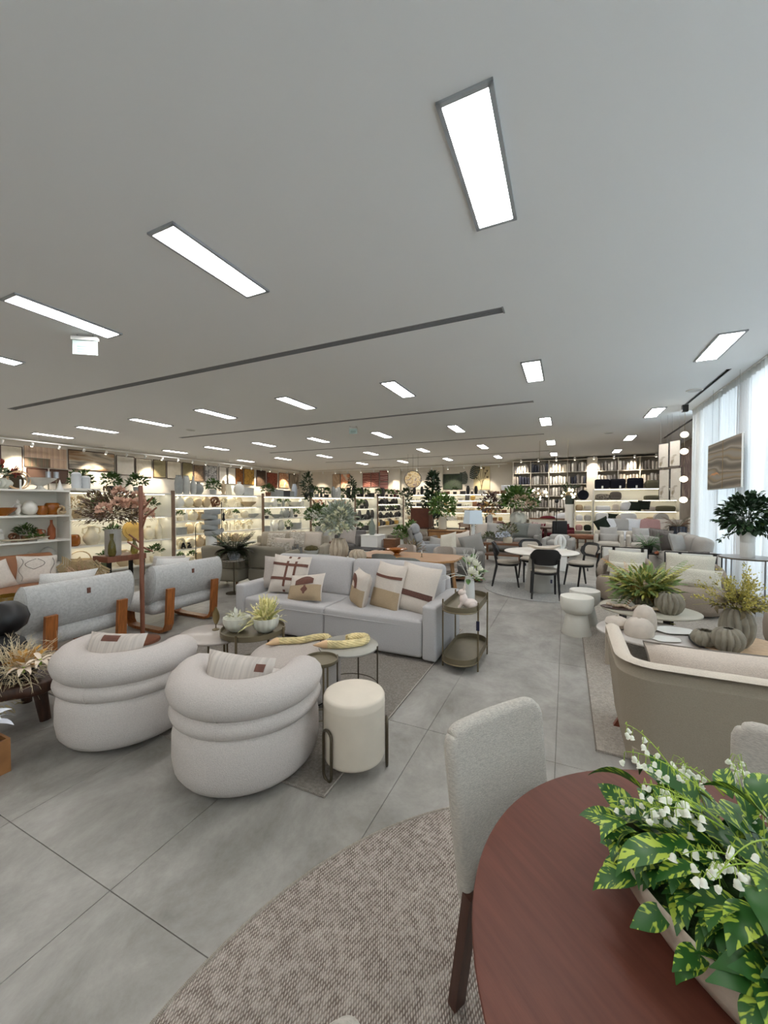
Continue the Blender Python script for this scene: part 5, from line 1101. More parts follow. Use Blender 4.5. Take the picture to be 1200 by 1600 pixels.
# layered landscape picture hung before the curtain
def art_mat(key, cols, scale=3.0, stretch=(1, 1, 1), wave=False, dist=2.0, det=4):
    m = bpy.data.materials.new(key); m.use_nodes = True; nt = m.node_tree; N = nt.nodes; Lk = nt.links; b = N['Principled BSDF']; b.inputs['Roughness'].default_value = 0.6
    g = N.new('ShaderNodeTexCoord'); mp = N.new('ShaderNodeMapping'); mp.inputs['Scale'].default_value = stretch; Lk.new(g.outputs['Object'], mp.inputs['Vector'])
    if wave:
        n = N.new('ShaderNodeTexWave'); n.bands_direction = 'Z'; n.inputs['Distortion'].default_value = dist; n.inputs['Detail'].default_value = det
    else:
        n = N.new('ShaderNodeTexNoise'); n.inputs['Detail'].default_value = det; n.inputs['Distortion'].default_value = dist
    n.inputs['Scale'].default_value = scale; Lk.new(mp.outputs['Vector'], n.inputs['Vector'])
    r = N.new('ShaderNodeValToRGB'); E_ = r.color_ramp.elements; k = len(cols)
    lo, hi = (0.0, 1.0) if wave else (0.3, 0.7)
    E_[0].position = lo; E_[0].color = cols[0]; E_[1].position = hi; E_[1].color = cols[-1]
    for i in range(1, k - 1): e = E_.new(lo + (hi - lo) * i / (k - 1)); e.color = cols[i]
    Lk.new(n.outputs['Fac'], r.inputs['Fac']); Lk.new(r.outputs['Color'], b.inputs['Base Color']); return m
M_STRATA = art_mat('layered earth print', [C(92, 84, 74), C(128, 118, 104), C(168, 158, 144), C(112, 102, 88), C(146, 128, 98), C(150, 142, 130)], 0.35, (1, 0.8, 2.6), True, 6.0, 3)
t = thing('landscape_picture', 'wide layered earth-toned picture in two halves hanging before the curtain', 'picture', (2.80, 9.78, 2.36))
for s in (-1, 1): one('panel', box(0.04, 0.88, 0.93, (0, s * 0.447, 0)), M_STRATA, t, sm=False)
one('edge_frame', tube([(-0.005, sy * 0.90, sz * 0.475) for sy, sz in ((-1, -1), (1, -1), (1, 1), (-1, 1))], 0.014, 4, True), M_WHITE, t, sm=False)
one('divider', box(0.05, 0.012, 0.94, (0, 0, 0)), mat('brushed gold', C(176, 150, 110), 0.4, metal=0.5), t, sm=False)
for s in (-1, 1): one('hanging_wire', cyl(0.002, 0.47, 1.63, 6), M_GREYMETAL, t, (0, s * 0.7, 0))
one('gold_foil', grid(lambda u, v: (-0.023, 0.15 + 0.6 * u, -0.22 + 0.10 * sin(pi * u) * (1 if True else 0) - 0.05 * v * sin(pi * u) + 0.02 * sin(9 * u)), 16, 3), mat('copper foil', C(214, 150, 92), 0.3, metal=0.6), t)
# globe pendants
M_GLOBE = mat('lit glass globe', C(250, 244, 225), 0.4, emit=((1.0, 0.86, 0.62, 1), 3.0))
t = thing('globe_pendant', 'vertical string of four lit glass globes by the curtain end', 'pendant light', (2.62, 11.85, H)); one('canopy', box(0.12, 0.12, 0.16, (0, 0, -0.08)), M_BLACK, t, sm=False)
one('cord', cyl(0.004, -2.45, -0.1, 6), M_BRASS, t)
for z in (3.28, 2.87, 2.19, 1.68): one('globe', lathe([(0, -1), (0.38, -0.92), (0.7, -0.7), (0.92, -0.38), (1, 0), (0.92, 0.38), (0.7, 0.7), (0.38, 0.92), (0, 1)], 20), M_GLOBE, t).matrix_local = T(0, 0, z - H) @ SC(0.085, 0.085, 0.075)
# ================================================================ middle of the shop
M_OLIVEF = fabric('olive grey upholstery', C(134, 128, 114), 0.05, 100)
M_SAND = fabric('sand cushion', C(186, 176, 164), 0.08, 110)
M_ZIG = mat('chevron weave', C(200, 194, 182), 0.95, col2=C(140, 132, 120), scale=22, stretch=(1, 1, 3))
M_WALN = mat('mid walnut', C(112, 74, 48), 0.45, var=0.2, scale=6, stretch=(1, 8, 8))
def block_chair(label, loc, rz, m=None, legm=None, w=0.78, hb=0.80, name='armchair'):
    """boxy armchair: wrap back, seat, short legs; faces +y"""
    m = m or M_OLIVEF; t = thing(name, label, 'armchair', loc, rz)
    MB().add(rbox(w, 0.16, hb - 0.38, 0.06, 3), T(0, -0.31, 0.38 + (hb - 0.38) / 2) @ RX(R(8))).obj('backrest', m, t)
    for s in (-1, 1): one('arm', rbox(0.12, 0.55, hb - 0.46, 0.05, 3, c=(s * (w / 2 - 0.06), -0.02, 0.36 + (hb - 0.46) / 2)), m, t)
    one('base', rbox(w, 0.74, 0.24, 0.05, 3, c=(0, 0, 0.26)), m, t)
    one('seat', rbox(w - 0.2, 0.6, 0.12, 0.05, 3, puff=(0, 0, 0.02), c=(0, 0.06, 0.42)), m, t)
    for sx in (-1, 1):
        for sy in (-1, 1): one('leg', cyl(0.016, 0, 0.15, 8, 0.026), legm or M_WALN, t, (sx * (w / 2 - 0.1), sy * 0.27, 0))
    return t
block_chair('olive grey armchair with its back to the lounge chairs', (-5.90, 5.62, 0), R(12))
block_chair('olive grey armchair behind the arm of the grey sofa', (-5.05, 5.92, 0), R(6))
cushion('chevron cushion in the olive armchair behind the grey sofa', 0.42, 0.40, 0.15, (-4.98, 5.98, 0.66), R(186), -0.25, 0.0, M_ZIG, 51)
def low_sofa(name, label, loc, rz, w, m, hb=0.80, ha=0.56, d=0.9, n=2, legm=None):
    t = thing(name, label, 'sofa', loc, rz)    # faces +y
    one('base', rbox(w, d, 0.24, 0.05, 2, c=(0, 0, 0.24)), m, t)
    for i in range(n):
        ww = (w - 0.3) / n; x = -w / 2 + 0.15 + ww * (i + 0.5)
        one('seat', rbox(ww - 0.01, d - 0.25, 0.14, 0.05, 3, puff=(0, 0, 0.02), c=(x, 0.1, 0.41)), m, t)
        MB().add(rbox(ww - 0.01, 0.2, hb - 0.40, 0.07, 3, puff=(0, 0.03, 0.01)), T(x, -d / 2 + 0.17, (hb + 0.42) / 2) @ RX(R(9))).obj('back_cushion', m, t)
    for s in (-1, 1): one('arm', rbox(0.15, d, ha - 0.12, 0.05, 3, c=(s * (w / 2 - 0.075), 0, 0.12 + (ha - 0.12) / 2)), m, t)
    one('back_frame', rbox(w, 0.12, hb - 0.22, 0.05, 2, c=(0, -d / 2 + 0.06, 0.12 + (hb - 0.22) / 2)), m, t)
    for sx in (-1, 1):
        for sy in (-1, 1): one('foot', cyl(0.02, 0, 0.13, 8), legm or M_WALN, t, (sx * (w / 2 - 0.12), sy * (d / 2 - 0.12), 0))
    return t
low_sofa('sand_sofa', 'sand-coloured sofa with chevron cushions facing the olive armchairs', (-6.35, 7.95, 0), R(205), 1.9, fabric('sand sofa', C(160, 152, 138)), 0.84)
for lb, w, h, loc, rz, m in (('chevron cushion near the fern on the sand sofa', 0.46, 0.40, (-6.62, 7.75, 0.66), 25, M_ZIG), ('plain sand lumbar cushion on the sand sofa', 0.50, 0.30, (-6.25, 7.62, 0.60), 25, M_SAND), ('chevron cushion in the middle of the sand sofa', 0.46, 0.42, (-6.08, 7.92, 0.68), 22, M_ZIG), ('plain sand cushion at the vase end of the sand sofa', 0.46, 0.42, (-5.72, 8.05, 0.68), 20, M_SAND)):
    cushion(lb, w, h, 0.15, loc, R(rz), -0.3, 0.05, m, int(loc[0] * -10))
t = thing('round_pedestal_table', 'small round stone-topped pedestal table carrying the dark fern', 'side table', (-5.32, 5.12, 0))
one('tabletop', cyl(0.19, 0.58, 0.60, 32, bev=0.004), M_MARBLE, t); one('column', cyl(0.012, 0.01, 0.58, 8), M_BRONZE, t); one('foot', cyl(0.14, 0, 0.012, 24), M_BRONZE, t)
M_DFERN = [mat('dark olive fern', C(48, 56, 30), 0.6, var=0.2, scale=20), mat('dark brown fern', C(62, 52, 34), 0.6, var=0.2, scale=20), mat('green dark fern', C(54, 72, 36), 0.6)]
t = thing('fern_pot', 'dark fern in a marbled white pot on the pedestal table', 'plant', (-5.32, 5.12, 0.60)); one('pot', lathe([(0.07, 0), (0.10, 0.05), (0.11, 0.13), (0.10, 0.155), (0.09, 0.15), (0, 0.1)], 24), mat('marbled white pot', C(212, 214, 216), 0.4, col2=C(150, 156, 166), scale=9), t)
fern(t, 80, 0.36, 0.075, 16, 0.13, M_DFERN, 1.15, 1.0, 13, 0.026)
# thin display stands in front of the shelving
for lb, x, y, h in (('thin black iron stand with a round plate before the lit shelves', -6.9, 6.3, 1.62), ('shorter thin black iron stand before the lit shelves', -7.05, 5.75, 1.10)):
    t = thing('iron_stand', lb, 'stand', (x, y, 0)); one('rod', cyl(0.008, 0.01, h, 6), M_BLACKM, t); one('foot', cyl(0.11, 0, 0.014, 20), M_BLACKM, t)
    if h > 1.5: one('plate', cyl(0.05, -0.01, 0.01, 16), M_GREYMETAL, t, (0, 0, h - 0.62), 0, (R(80), 0, R(30))); one('figure', lathe([(0.01, 0), (0.035, 0.03), (0.02, 0.10), (0.028, 0.15), (0.0, 0.2)], 10), M_BLACK, t, (0.04, 0.02, h - 0.42))
# tall grey vases with white blossom
M_LGREY = mat('light grey glaze', C(170, 168, 162), 0.5, var=0.04, scale=8)
def tall_vase(name, label, loc, r, h, m, prof=None, mod=None):
    t = thing(name, label, 'vase', loc); one('vase', lathe(prof or [(r * 0.8, 0), (r, h * 0.05), (r, h * 0.75), (r * 0.85, h * 0.92), (r * 0.7, h), (r * 0.62, h), (r * 0.8, h * 0.8), (0, h * 0.1)], 28 if mod is None else 54, mod), m, t); return t
M_GREENB = [mat('fresh leaf', C(84, 112, 42), 0.5, var=0.2, scale=15), mat('mid leaf', C(60, 88, 36), 0.5, var=0.2, scale=15), mat('white blossom', C(232, 232, 222), 0.6)]
t = thing('side_cube', 'dark wood side cube under the tall grey vases', 'side table', (-6.05, 8.95, 0)); one('tabletop', box(0.62, 0.5, 0.04, (0, 0, 0.53)), M_WALN, t, sm=False)
for sx in (-1, 1):
    for sy in (-1, 1): one('leg', box(0.04, 0.04, 0.52, (sx * 0.28, sy * 0.22, 0.26)), M_WALN, t, sm=False)
t = tall_vase('blossom_vase', 'tall light grey vase of green leaves and white blossoms', (-6.15, 8.95, 0.55), 0.115, 0.42, M_LGREY)
foliage(520, 0.36, 0.36, 0.32, 0.11, 0.05, 21, (0, 0, 0.68), -0.3, nm=2, stems=14).obj('foliage', M_GREENB, t)['kind'] = 'stuff'
rnd = random.Random(6)
for i in range(14): d = rdir(rnd, -0.2, 0.9); flower_ball(0.05, 26, i, 0.035).obj('blossom', M_GREENB[2], t, (d.x * 0.26, d.y * 0.26 - 0.06, 0.66 + d.z * 0.25))
t = tall_vase('bottle_vase', 'shorter light grey shouldered vase beside the blossom vase', (-5.86, 8.86, 0.55), 0.10, 0.30, M_LGREY); foliage(50, 0.12, 0.12, 0.08, 0.10, 0.04, 22, (0, 0, 0.34), 0, nm=2).obj('foliage', M_GREENB, t)['kind'] = 'stuff'
# coffee table with moss bowl, glass cylinders
t = thing('glass_coffee_table', 'low grey glass coffee table with the moss bowl', 'coffee table', (-5.35, 7.35, 0)); one('tabletop', box(0.95, 0.6, 0.02, (0, 0, 0.40)), mat('grey glass', C(150, 152, 150), 0.15), t, sm=False)
for s in (-1, 1): one('panel_leg', box(0.03, 0.56, 0.39, (s * 0.44, 0, 0.195)), mat('grey side panel', C(120, 120, 118), 0.4), t, sm=False)
t = thing('moss_bowl', 'grey bowl mounded with brown-green moss on the glass coffee table', 'bowl', (-5.30, 7.42, 0.41)); one('bowl', lathe([(0.09, 0), (0.15, 0.05), (0.16, 0.11), (0.14, 0.11), (0, 0.08)], 28), M_STONEG, t); one('moss', lathe([(0.14, 0.10), (0.16, 0.13), (0.12, 0.19), (0, 0.22)], 24, lambda a, z, r: 1 + 0.1 * sin(5 * a + 20 * z)), mat('brown moss', C(70, 62, 30), 0.95, var=0.4, scale=40, bump=1.0), t)
for i, (dx, h) in enumerate(((-0.28, 0.20), (-0.2, 0.24), (-0.13, 0.18), (-0.34, 0.16))):
    t = thing('glass_cylinder', 'clear ribbed glass candle cylinder beside the moss bowl', 'candle holder', (-5.38 + dx, 7.22 + 0.04 * i, 0.41), 0, 'glass candle cylinders'); one('glass', lathe([(0.03, 0), (0.035, 0.01), (0.035, h), (0.031, h), (0.03, 0.02), (0, 0.015)], 16, lambda a, z, r: 1 + 0.05 * cos(10 * a)), mat('clear ribbed glass', C(220, 222, 222), 0.1, trans=0.8), t); one('candle', cyl(0.018, 0.015, h * 0.6, 10), M_PORC, t)
# armchair with round arms and grey cushion, slatted black table, white plinths
block_chair('grey round-armed chair behind the glass coffee table', (-5.55, 9.6, 0), R(188), fabric('dark grey tub', C(118, 116, 114)), M_BLACKM, 0.74, 0.82, 'tub_armchair')
cushion('large greige cushion in the grey round-armed chair', 0.52, 0.50, 0.18, (-5.52, 9.42, 0.70), R(8), -0.25, 0.0, M_GREIGE, 53)
t = thing('slat_table', 'low black slatted table near the ribbed vase', 'coffee table', (-4.55, 8.6, 0))
for k in range(7): one('slat', box(0.9, 0.06, 0.02, (0, -0.27 + 0.09 * k, 0.46)), M_BLACKM, t, sm=False)
for sx in (-1, 1):
    for sy in (-1, 1): one('leg', box(0.025, 0.025, 0.45, (sx * 0.42, sy * 0.26, 0.225)), M_BLACKM, t, sm=False)
t = thing('display_plinth', 'white display plinth behind the black slatted table', 'plinth', (-4.75, 9.5, 0)); one('body', box(0.5, 0.5, 0.72, (0, 0, 0.36)), M_WHITE, t, sm=False); one('top_cap', box(0.52, 0.52, 0.02, (0, 0, 0.73)), M_WHITE, t, sm=False)
t = thing('bottle_vase', 'slim grey-green bottle vase on the white display plinth', 'vase', (-4.75, 9.42, 0.74)); one('vase', lathe([(0.06, 0), (0.085, 0.05), (0.085, 0.25), (0.03, 0.40), (0.028, 0.46), (0.02, 0.46), (0, 0.3)], 24), mat('grey-green glaze', C(120, 128, 118), 0.5), t); one('lip', lathe([(0.028, 0.455), (0.034, 0.462), (0.02, 0.465)], 14), MATS['grey-green glaze'], t)
t = thing('display_plinth', 'small brown wooden crate beside the white plinth', 'crate', (-4.25, 9.62, 0)); one('body', box(0.34, 0.34, 0.62, (0, 0, 0.31)), M_WALN, t, sm=False); one('top_cap', box(0.36, 0.36, 0.02, (0, 0, 0.63)), M_WALN, t, sm=False)
# console behind the sofa with the big ribbed vase of white flowers
t = thing('console', 'narrow wooden console hidden behind the grey sofa back', 'console table', (-3.08, 5.04, 0)); one('tabletop', box(0.8, 0.32, 0.03, (0, 0, 0.705)), M_WALN, t, sm=False)
for sx in (-1, 1):
    for sy in (-1, 1): one('leg', box(0.04, 0.04, 0.69, (sx * 0.37, sy * 0.13, 0.345)), M_WALN, t, sm=False)
M_SANDV = mat('sandy ribbed clay', C(176, 162, 142), 0.8, var=0.14, scale=10, stretch=(4, 4, 1))
t = stone_vase('tall sandy ribbed vase overflowing with white and silver flowers', (-3.12, 5.07, 0.72), 0.135, 0.34, 'flower_vase', M_SANDV, 10, 0.72)
M_SILVL = [mat('silver leaf', C(178, 186, 176), 0.7, var=0.15, scale=20), mat('pale sage', C(150, 160, 138), 0.7, var=0.15, scale=20), mat('cream bloom', C(222, 220, 190), 0.7)]
foliage(900, 0.24, 0.24, 0.30, 0.09, 0.024, 31, (0, 0, 0.62), -0.5, nm=2, stems=24).obj('foliage', M_SILVL, t)['kind'] = 'stuff'
for c in ((-0.05, -0.12, 0.62), (0.14, -0.14, 0.5), (0.0, -0.1, 0.45), (-0.12, -0.1, 0.5), (0.1, -0.1, 0.72)): flower_ball(0.075, 60, int(c[2] * 100), 0.05).obj('bloom', M_SILVL[2], t, c)
rnd = random.Random(16)
for i in range(16):
    a = rnd.uniform(0, 6.28); d = V((cos(a), sin(a), rnd.uniform(0.1, 0.9))).normalized(); mb = MB().add(tube([(0, 0, 0.45), V((0, 0, 0.5)) + d * 0.25, V((0, 0, 0.5)) + d * 0.42 + V((0, 0, -0.06))], [0.004, 0.003, 0.001], 4))
    for k in range(16): q = V((0, 0, 0.5)) + d * rnd.uniform(0.2, 0.42) + V((0, 0, -0.04)); mb.add(leaf(0.05, 0.012, 0.3, 0.2, 2), dirm(q, d + rdir(rnd) * 0.7))
    mb.obj('spray', M_SILVL[0], t)
stone_vase('small sandy ribbed gourd vase beside the tall one', (-2.77, 5.02, 0.72), 0.12, 0.20, 'ribbed_vase', M_SANDV, 10, 0.3)
# oak dining table with its chairs
M_OAK = mat('golden oak', C(160, 118, 74), 0.4, var=0.14, scale=5, stretch=(1, 9, 1))
t = thing('oak_table', 'long golden oak dining table behind the grey sofa', 'table', (-2.28, 5.86, 0)); one('tabletop', prism([(-0.86, -0.40), (0.60, -0.46), (0.80, -0.2), (0.80, 0.36), (0.6, 0.46), (-0.86, 0.46)], 0.715, 0.75, 0.008), M_OAK, t, sm=False)
for sx in (-1, 1):
    for sy in (-1, 1): one('leg', bar((sx * 0.6, sy * 0.3, 0.72), (sx * 0.68, sy * 0.36, 0), 0.05), M_OAK, t, sm=False)
M_GRYV = fabric('mushroom velvet', C(166, 156, 146), 0.05, 60); M_GRYD = fabric('grey-green velvet', C(120, 122, 116), 0.05, 60)
def curve_chair(label, loc, rz, m):
    t = thing('curved_dining_chair', label, 'chair', loc, rz)  # faces +y
    def fn(u, v):
        a = (u - 0.5) * 2.3; z = 0.50 + 0.34 * v; k = 1 - 0.14 * (2 * u - 1) ** 4 * v
        return (0.25 * sin(a) * k, -0.20 + 0.27 * (1 - cos(a)) * 0.9 - 0.03 * v, z - 0.09 * (2 * u - 1) ** 4 * v)
    one('backrest', grid(fn, 18, 8, 0.045), m, t); one('seat', lathe([(0, 0.42), (0.22, 0.42), (0.245, 0.45), (0.235, 0.49), (0, 0.50)], 28), m, t)
    for sx in (-1, 1):
        for sy in (-1, 1): one('leg', tube([(sx * 0.15, sy * 0.15, 0.43), (sx * 0.2, sy * 0.2, 0)], [0.014, 0.01], 8), M_BLACKM, t)
curve_chair('mushroom velvet chair on the far side of the oak table by the amber bowl', (-2.62, 6.45, 0), R(178), M_GRYV)
curve_chair('mushroom velvet chair on the far side of the oak table by the oak table corner', (-1.88, 6.42, 0), R(186), M_GRYV)
curve_chair('grey-green velvet chair between the oak table and the sofa back', (-2.0, 5.2, 0), R(0), M_GRYD)
curve_chair('grey-green velvet chair beside the small gourd vase', (-2.50, 5.44, 0), R(6), M_GRYD)
t = thing('amber_bowl', 'amber glass footed bowl on the oak table', 'bowl', (-2.52, 5.90, 0.75)); one('bowl', lathe([(0.05, 0), (0.045, 0.02), (0.07, 0.05), (0.16, 0.085), (0.18, 0.10), (0.17, 0.10), (0.06, 0.06), (0, 0.05)], 32, lambda a, z, r: 1 + 0.06 * sin(7 * a) * (r > 0.1)), M_AMBER, t); one('foot', cyl(0.055, 0, 0.008, 20), M_AMBER, t)
t = thing('gold_candlestick', 'small brass candle holder on the oak table', 'candle holder', (-2.05, 5.80, 0.75)); one('holder', lathe([(0.03, 0), (0.008, 0.01), (0.006, 0.05), (0.016, 0.06), (0, 0.06)], 12), M_BRASS, t); one('candle', cyl(0.007, 0.06, 0.10, 8), M_PORC, t)
# recliner
M_REC = fabric('cool grey recliner', C(156, 158, 160), 0.05, 90)
t = thing('recliner', 'high-backed cool grey recliner facing the aisle', 'armchair', (-3.05, 9.35, 0), R(-70)); one('base', rbox(0.8, 0.78, 0.28, 0.05, 3, c=(0, 0, 0.22)), M_REC, t)
for k in range(3): MB().add(rbox(0.62, 0.18, 0.24, 0.07, 3, puff=(0, 0.03, 0)), T(0, -0.27 - 0.07 * k, 0.54 + 0.21 * k) @ RX(R(20))).obj('back_cushion', M_REC, t)
MB().add(rbox(0.68, 0.10, 0.74, 0.05, 2), T(0, -0.44, 0.62) @ RX(R(18))).obj('back_shell', fabric('recliner shell', C(124, 122, 118)), t)
for s in (-1, 1): one('arm', rbox(0.15, 0.75, 0.30, 0.07, 3, c=(s * 0.36, 0.02, 0.46)), M_REC, t)
one('seat', rbox(0.56, 0.62, 0.14, 0.05, 3, puff=(0, 0, 0.02), c=(0, 0.08, 0.42)), M_REC, t)
for s in (-1, 1): one('foot', cyl(0.02, 0, 0.09, 8), M_BLACKM, t, (s * 0.3, 0, 0))
cushion('small grey cushion on the recliner seat', 0.36, 0.30, 0.14, (-2.92, 9.35, 0.60), R(20), -0.4, 0.2, M_SILV, 55)
# sofa seen from behind with loose cushions
M_GSOFA = fabric('mid grey sofa', C(138, 136, 132), 0.05, 90)
t = low_sofa('grey_back_sofa', 'mid grey sofa on a wooden plinth turned away behind the bar cart', (-2.05, 8.25, 0), R(8), 1.0, M_GSOFA, 0.66, 0.60, 0.92, 1)
one('wood_plinth', box(0.98, 0.9, 0.07, (0, 0, 0.085)), M_WALN, t, sm=False)
for lb, w, h, loc, rz, m in (('textured white cushion on the mid grey sofa', 0.46, 0.44, (-2.28, 8.15, 0.74), 150, M_KNIT), ('smooth white cushion behind the textured one', 0.44, 0.42, (-2.05, 8.35, 0.76), 165, M_LINEN), ('dark grey cushion on the mid grey sofa', 0.5, 0.44, (-1.78, 8.2, 0.72), 200, M_GSOFA)): cushion(lb, w, h, 0.16, loc, R(rz), 0.25, 0.25, m, int(loc[1] * 10))
# square lamp on a white table
t = thing('table_lamp', 'table lamp with square white shade on a slim white post', 'lamp', (-1.95, 9.05, 0.60)); one('shade', lathe([(0.235, 0.52), (0.205, 0.83), (0.195, 0.83), (0.225, 0.52)], 4, None, pi / 4), mat('white lamp shade', C(206, 220, 230), 0.8), t, rz=R(38), sm=False); one('post', box(0.07, 0.07, 0.55, (0, 0, 0.285)), M_PORC, t, rz=R(38), sm=False); one('base', box(0.16, 0.16, 0.02, (0, 0, 0.01)), M_PORC, t, rz=R(38), sm=False); one('finial', cyl(0.006, 0.8, 0.86, 6), M_BRASS, t)
t = thing('white_side_table', 'white round side table carrying the square lamp', 'side table', (-1.9, 9.0, 0)); one('tabletop', cyl(0.26, 0.57, 0.60, 32, bev=0.006), M_PORC, t); one('column', cyl(0.03, 0.02, 0.57, 12), M_PORC, t); one('foot', cyl(0.18, 0, 0.02, 28), M_PORC, t)
# grey sofa in the middle distance
low_sofa('grey_sofa', 'grey three-seat sofa in front of the burgundy dining set', (-1.78, 13.4, 0), R(176), 2.1, M_GSOFA, 0.82, 0.6, 0.9, 3)
for lb, x, y, m in (('charcoal square cushion on the grey three-seat sofa', -1.30, 13.2, fabric('slate cushion', C(112, 116, 112))), ('mid grey square cushion at the sofa end by the white chaise', -0.98, 13.22, M_GSOFA), ('white cushion at the lamp end of the grey three-seat sofa', -2.5, 13.1, M_LINEN), ('grey cushion lying on the grey three-seat sofa', -2.1, 12.95, M_SILV)): cushion(lb, 0.52, 0.50, 0.18, (x, y, 0.72), R(-4), -0.25, 0.05, m, int(-x * 10))
t = low_sofa('pale_loveseat', 'pale grey low chaise at the end of the grey three-seat sofa', (-0.2, 12.9, 0), R(174), 0.86, M_SILV, 0.62, 0.55, 0.9, 1)
t = thing('walnut_coffee_table', 'dark walnut coffee table with flowers before the grey sofa', 'coffee table', (-1.55, 11.0, 0)); one('tabletop', box(1.0, 0.6, 0.05, (0, 0, 0.50)), M_WALN, t, sm=False); one('shelf', box(0.94, 0.54, 0.03, (0, 0, 0.2)), M_WALN, t, sm=False)
for sx in (-1, 1):
    for sy in (-1, 1): one('leg', box(0.05, 0.05, 0.48, (sx * 0.46, sy * 0.26, 0.24)), M_WALN, t, sm=False)
t = tall_vase('hydrangea_vase', 'cream pot with white hydrangea and olive leaves on the walnut coffee table', (-1.42, 10.95, 0.525), 0.12, 0.16, mat('cream pot', C(214, 204, 182), 0.6)); foliage(120, 0.28, 0.28, 0.2, 0.11, 0.05, 41, (0, 0, 0.3), -0.3, nm=2).obj('foliage', [mat('grey-green leaf', C(96, 104, 74), 0.6), mat('dusty leaf', C(128, 126, 96), 0.6)], t)['kind'] = 'stuff'
for c in ((-0.1, -0.2, 0.2), (-0.02, -0.25, 0.22), (-0.2, -0.12, 0.18)): flower_ball(0.09, 50, 7, 0.05).obj('hydrangea', mat('blue-white hydrangea', C(214, 222, 234), 0.7), t, c)
foliage(90, 0.2, 0.18, 0.12, 0.09, 0.04, 42, (0, 0, 0.0), -0.2, nm=1)
t = tall_vase('leaf_bowl', 'low bowl of grey-green leaves on the walnut coffee table', (-1.88, 10.95, 0.525), 0.1, 0.09, M_STONEG); foliage(110, 0.2, 0.18, 0.14, 0.09, 0.04, 42, (0, 0, 0.12), -0.2).obj('foliage', MATS['grey-green leaf'], t)['kind'] = 'stuff'
# trees and tall plants
def pot_plant(name, label, loc, vr, vh, vm, n, rx, rz_, ll, lw, mats, seed, zc=None, cat='plant'):
    t = tall_vase(name, label, loc, vr, vh, vm); t['category'] = cat
    foliage(n, rx, rx, rz_, ll, lw, seed, (0, 0, zc or vh + rz_ * 0.75), -0.6, nm=len(mats), stems=12).obj('foliage', mats, t)['kind'] = 'stuff'; return t
t = thing('tall_sideboard', 'wooden sideboard carrying the tall green plants', 'sideboard', (-3.42, 12.05, 0)); one('body', box(1.1, 0.45, 0.62, (0, 0, 0.41)), M_WALN, t, sm=False); one('top_board', box(1.14, 0.48, 0.03, (0, 0, 0.735)), M_OAK, t, sm=False)
for sx in (-1, 1): one('leg', box(0.05, 0.4, 0.1, (sx * 0.45, 0, 0.05)), M_WALN, t, sm=False)
for sx in (-1, 1): one('door', box(0.5, 0.02, 0.54, (sx * 0.26, -0.232, 0.41)), M_OAK, t, sm=False)
pot_plant('green_plant', 'bright green leafy plant in a ribbed cream vase on the sideboard', (-3.55, 12.0, 0.75), 0.13, 0.42, mat('cream ribbed vase', C(200, 190, 170), 0.6), 480, 0.44, 0.42, 0.12, 0.065, [mat('bright leaf', C(96, 126, 54), 0.5, var=0.2), mat('soft leaf', C(70, 104, 44), 0.5)], 61)
t = pot_plant('dark_tree', 'dark green conical tree standing behind the bright leafy plant', (-4.25, 13.2, 0), 0.2, 0.5, M_STONEG, 10, 0.1, 0.1, 0.1, 0.05, [mat('dark tree leaf', C(30, 48, 30), 0.5), mat('mid tree leaf', C(42, 64, 36), 0.5)], 62)
for k in range(5): foliage(150, 0.52 - 0.09 * k, 0.52 - 0.09 * k, 0.30, 0.17, 0.08, 70 + k, (0, 0, 1.0 + 0.34 * k), -0.7, nm=2).obj('foliage', [MATS['dark tree leaf'], MATS['mid tree leaf']], t)['kind'] = 'stuff'
one('trunk', tube([(0, 0, 0.4), (0.02, 0, 1.2), (0, 0, 2.4)], [0.03, 0.025, 0.01], 8), M_WALNUT2, t)
t = thing('dark_table', 'long dark dining table behind the grey three-seat sofa', 'table', (-1.75, 15.0, 0)); one('tabletop', box(2.6, 0.9, 0.05, (0, 0, 0.73)), M_WALNUT2, t, sm=False)
for sx in (-1, 1): one('leg', box(0.08, 0.7, 0.70, (sx * 1.1, 0, 0.35)), M_WALNUT2, t, sm=False)
pot_plant('purple_plant', 'purple-brown foliage in a slim white vase on the dark dining table', (-2.55, 14.75, 0.755), 0.10, 0.42, M_PORC, 420, 0.40, 0.46, 0.13, 0.045, [mat('purple leaf', C(84, 56, 58), 0.6), mat('brown leaf', C(104, 84, 76), 0.6)], 63)
t = stone_vase('big white lobed vase of green foliage and pale flowers', (-1.55, 14.7, 0.755), 0.29, 0.52, 'lobed_vase', M_CERAM, 6, 0.4)
foliage(700, 0.62, 0.62, 0.50, 0.16, 0.08, 64, (0, 0, 0.9), -0.5, nm=2).obj('foliage', [MATS['bright leaf'], MATS['soft leaf']], t)['kind'] = 'stuff'
for i in range(8): d = rdir(random.Random(i), -0.3, 0.6); flower_ball(0.09, 30, i, 0.06).obj('bloom', mat('peach bloom', C(206, 184, 160), 0.7), t, (d.x * 0.66, -abs(d.y) * 0.6, 0.85 + d.z * 0.4))
M_BURG = fabric('burgundy velvet', C(96, 30, 42), 0.08, 60)
for x, y, rz, lb in ((-2.75, 14.45, 0, 'burgundy chair before the slim white vase'), (-2.05, 14.45, 5, 'burgundy chair at the middle of the dark dining table'), (-2.3, 15.6, 180, 'burgundy chair on the far side of the dark dining table'), (-1.45, 15.62, 180, 'burgundy chair on the far side by the big lobed vase')): curve_chair(lb, (x, y, 0), R(rz), M_BURG)
low_sofa('burgundy_sofa', 'burgundy daybed with patterned cushions near the linen counter', (-0.55, 16.1, 0), R(160), 1.5, M_BURG, 0.78, 0.6, 0.9, 2)
